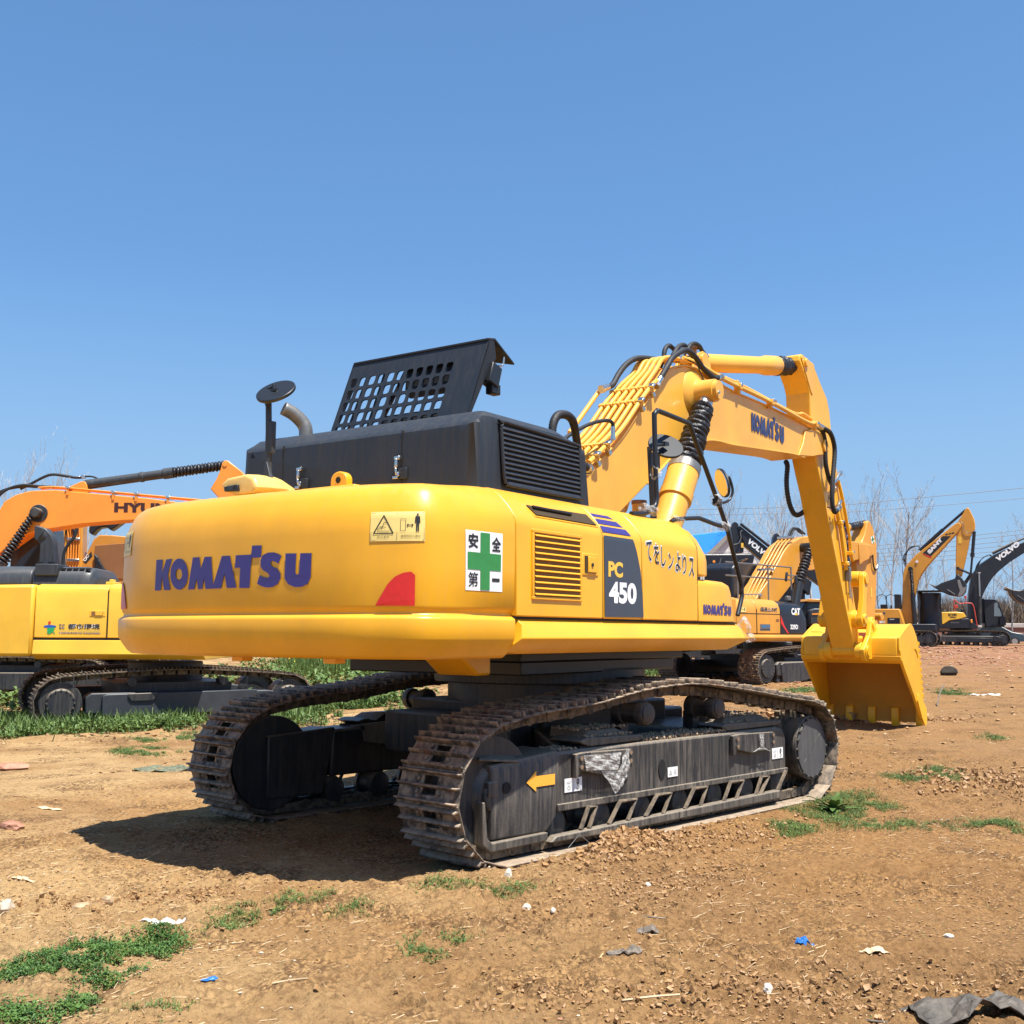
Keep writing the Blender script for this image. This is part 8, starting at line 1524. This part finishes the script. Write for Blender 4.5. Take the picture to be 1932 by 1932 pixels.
# --- single finds lying about
def rock(x, y, s, mat, label, seed, flat=.6, name='stone', cat_='stone', sx=1.0):
    rg = random.Random(seed); bm = bmesh.new(); bmesh.ops.create_icosphere(bm, subdivisions=2, radius=s / 2)
    for v in bm.verts: f = 1 + rg.uniform(-.16, .16); v.co = Vector((v.co.x * f * sx, v.co.y * f * .8, v.co.z * f * flat))
    me = bpy.data.meshes.new(name); bm.to_mesh(me); bm.free(); me.materials.append(mat); o = bpy.data.objects.new(name, me); COL.objects.link(o); o.location = (x, y, gz(x, y) + s * flat * .22); o.rotation_euler = (0, 0, rg.uniform(0, 6)); tag(o, label, cat_); return o
TAN = leafmat('sandstone', (.36, .24, .13), (.46, .33, .19), 15); WHT = leafmat('white_chalk', (.62, .55, .44), (.75, .68, .56), 15)
for args in ((1.07, 4.76, .050, WHT, 'roundish cream stone near the bottom edge, right of centre', 1, .9), (-2.16, 6.13, .075, TAN, 'small rounded tan stone above the big clover patch', 2, .8), (-2.65, 6.0, .085, PEB, 'grey pointed stone at the left edge above the clover', 3, 1.1), (-2.30, 6.15, .11, TAN, 'flat tan stone left of the rounded one above the clover', 4, .5),
             (.09, 6.2, .055, WHT, 'jagged white chalk lump just below the grass tufts by the near track', 5, .8), (.23, 6.09, .035, WHT, 'tiny white pebble right of the jagged chalk lump', 6, .9), (.03, 5.55, .045, WHT, 'small white rounded stone beside the lower grass tuft', 7, .8), (.82, 6.78, .04, WHT, 'bright white chip below the soil heap at the near track', 8, .8), (2.19, 5.71, .05, WHT, 'pale flat stone on bare earth at the lower right', 9, .5), (-.01, 6.86, .05, WHT, 'pale upright shard at the corner of the near track', 10, 1.5)):
    rock(*args)
rock(-3.82, 8.69, .16, BRK, 'broken orange brick piece at the left edge, nearer one', 21, .5, 'brick_fragment', 'brick', 1.5); rock(-5.46, 12.23, .28, BRK, 'broken orange brick piece at the left edge, farther one', 22, .4, 'brick_fragment', 'brick', 1.5)
def scrap(name, x, y, L, Wd, mat, label, cat_, seed, crumple=.012, rz=0, thick=.002, lift=.008, arch=0.0, n=14):
    rg = random.Random(seed); vs = []
    for j in range(n + 1):
        for i in range(n + 1):
            u, v = i / n - .5, j / n - .5; ed = 1 + .35 * math.sin(u * 9 + seed) * abs(v); px, py = u * L, v * Wd * ed * (1 - .8 * abs(u) ** 1.7); ca, sa = math.cos(rz), math.sin(rz); X_, Y_ = x + px * ca - py * sa, y + px * sa + py * ca
            vs.append((px * ca - py * sa, px * sa + py * ca, gz(X_, Y_) - gz(x, y) + lift + rg.uniform(-1, 1) * crumple * .18 + arch * (math.cos(u * 3.14) ** 2) * (1 - abs(v)) + crumple * .7 * math.sin(u * 13 + v * 6 + seed) * math.cos(v * 8 + seed)))
    fs = [(j * (n + 1) + i, j * (n + 1) + i + 1, (j + 1) * (n + 1) + i + 1, (j + 1) * (n + 1) + i) for j in range(n) for i in range(n)]
    me = bpy.data.meshes.new(name); me.from_pydata(vs, [], fs); me.materials.append(mat); o = bpy.data.objects.new(name, me); COL.objects.link(o); o.location = (x, y, gz(x, y)); s_ = o.modifiers.new('solid', 'SOLIDIFY'); s_.thickness = thick; tag(o, label, cat_); return o
PLW = plain('white_polythene', (.80, .78, .74), .35, noise=.05); PLB = plain('blue_polythene', (.03, .16, .48), .35, noise=.2); DKS = plain('grey_muddy_sheet', (.085, .07, .055), .65, noise=.7, scale=14, bump=.4); GRN = plain('dull_green_cloth', (.13, .14, .09), .9, noise=.5, scale=30); BARKM = plain('grey_bark_piece', (.17, .14, .11), .9, noise=.5, scale=40); PALEC = plain('pale_card', (.62, .48, .30), .8)
scrap('plastic_scrap', -1.78, 5.86, .22, .055, PLW, 'crumpled white plastic strip lying just above the clover patch', 'litter', 1, .010, .12)
scrap('plastic_scrap', -1.28, 4.90, .070, .038, PLB, 'small folded blue plastic piece right of the clover patch', 'litter', 2, .003, -.25)
scrap('plastic_scrap', 1.42, 5.52, .085, .05, PLB, 'torn bright blue plastic rag on the bare earth at lower right', 'litter', 3, .012, .3)
scrap('plastic_sheet', 1.80, 4.50, .50, .24, DKS, 'dark grey muddy plastic sheet at the bottom edge', 'litter', 4, .012, .1, lift=.02, arch=.07)
scrap('bark_piece', .53, 5.30, .17, .04, BARKM, 'dark grey curved bark strip on the earth, lower centre-right', 'bark', 5, .004, .28, thick=.008, arch=.02)
scrap('bark_piece', .71, 5.79, .13, .05, BARKM, 'short curled brown bark piece on bare soil below the soil heap', 'bark', 6, .004, -.1, thick=.006, arch=.03)
scrap('cardboard_scrap', 1.71, 5.37, .14, .045, PALEC, 'torn pale cardboard strip right of the blue rag', 'litter', 7, .005, -.1, arch=.015)
scrap('cloth_rag', -3.78, 12.29, .62, .42, GRN, 'faded green rag on the earth left of the far track', 'rag', 8, .03, .1)
scrap('cardboard_scrap', -2.88, 6.73, .15, .03, PALEC, 'thin pale curled strip near the left edge', 'litter', 9, .006, -.15, arch=.02)
scrap('plastic_scrap', 9.87, 23.28, .6, .16, PLW, 'white plastic litter on the open ground right of the bucket', 'litter', 10, .03, -.1)
scrap('plastic_scrap', -3.89, 9.55, .20, .05, PALEC, 'pale flattened scrap left of the shadow tip', 'litter', 11, .006, -.1)
tf = rock(12.01, 30.59, .55, plain('black_root_mat', (.03, .022, .016), .95, noise=.6, scale=30, bump=.9), 'dark lump of matted roots on the open ground right of the bucket', 41, .6, 'root_clump', 'root clump', 1.3)
mb = MB(); wx, wy = t2w(-1.30, -1.56); wz = gz(wx, wy) + .03; mb.tube([(wx - .10, wy - .08, wz), (wx - .02, wy, wz + .075), (wx + .08, wy + .04, wz - .01)], .003, 6); o = mb.build('wire_piece', STEELG, None); tag(o, 'bent pale wire sticking from the soil by the near track', 'wire')
for k, (x, y, L, a, lab) in enumerate(((7.71, 20.25, .7, 1.0, 'dark bare twig standing on the ground right of the bucket'), (1.35, 4.5, .22, -.6, 'dark stick at the bottom edge beside the muddy sheet'), (.45, 4.62, .24, .12, 'pale dry stalk near the bottom edge, left of the cream stone'), (.55, 6.05, .28, -.35, 'thin dark twig on the churned clods, centre right'), (-1.0, 4.85, .16, .15, 'short pale stalk right of the blue piece'))):
    mb = MB(); z = gz(x, y) + .006; hh = .35 if k == 0 else .015; mb.tube(smooth_path([(x, y, z), (x + L * .5 * math.cos(a), y + L * .5 * math.sin(a), z + hh * .7), (x + L * math.cos(a), y + L * math.sin(a), z + hh)], 3), .005 if k else .012, 5)
    o = mb.build('twig', STRAW if k in (2, 4) else BARKM, None); tag(o, lab, 'twig')
# broad-leaved weed beside the far end of the near track
wroot = empty('broadleaf_weed', (2.75, 9.64, gz(2.75, 9.64)), 0, 'large broad-leaved green weed rosette beside the far end of the near track', 'weed'); wr = random.Random(9); mb = MB()
for k in range(26):
    a = wr.uniform(0, 6.28); L = wr.uniform(.16, .34); el = wr.uniform(.25, 1.2); w = .035; n = 6; rings = []
    for i in range(n + 1):
        t = i / n; r_ = L * math.cos(el) * t; z = L * math.sin(el) * t - .35 * L * t * t; ww = w * math.sin(math.pi * min(1, t * .9 + .1)) * (1 + .25 * math.sin(t * 17)); c = Vector((math.cos(a) * r_, math.sin(a) * r_, z)); s_ = Vector((-math.sin(a), math.cos(a), 0)) * ww; rings.append([c - s_, c + Vector((0, 0, -.006)), c + s_])
    mb.add([p for r in rings for p in r], [(i * 3 + j, i * 3 + j + 1, (i + 1) * 3 + j + 1, (i + 1) * 3 + j) for i in range(n) for j in range(2)])
mb.build('leaves', WEEDM, wroot, smooth=60, fix=False)
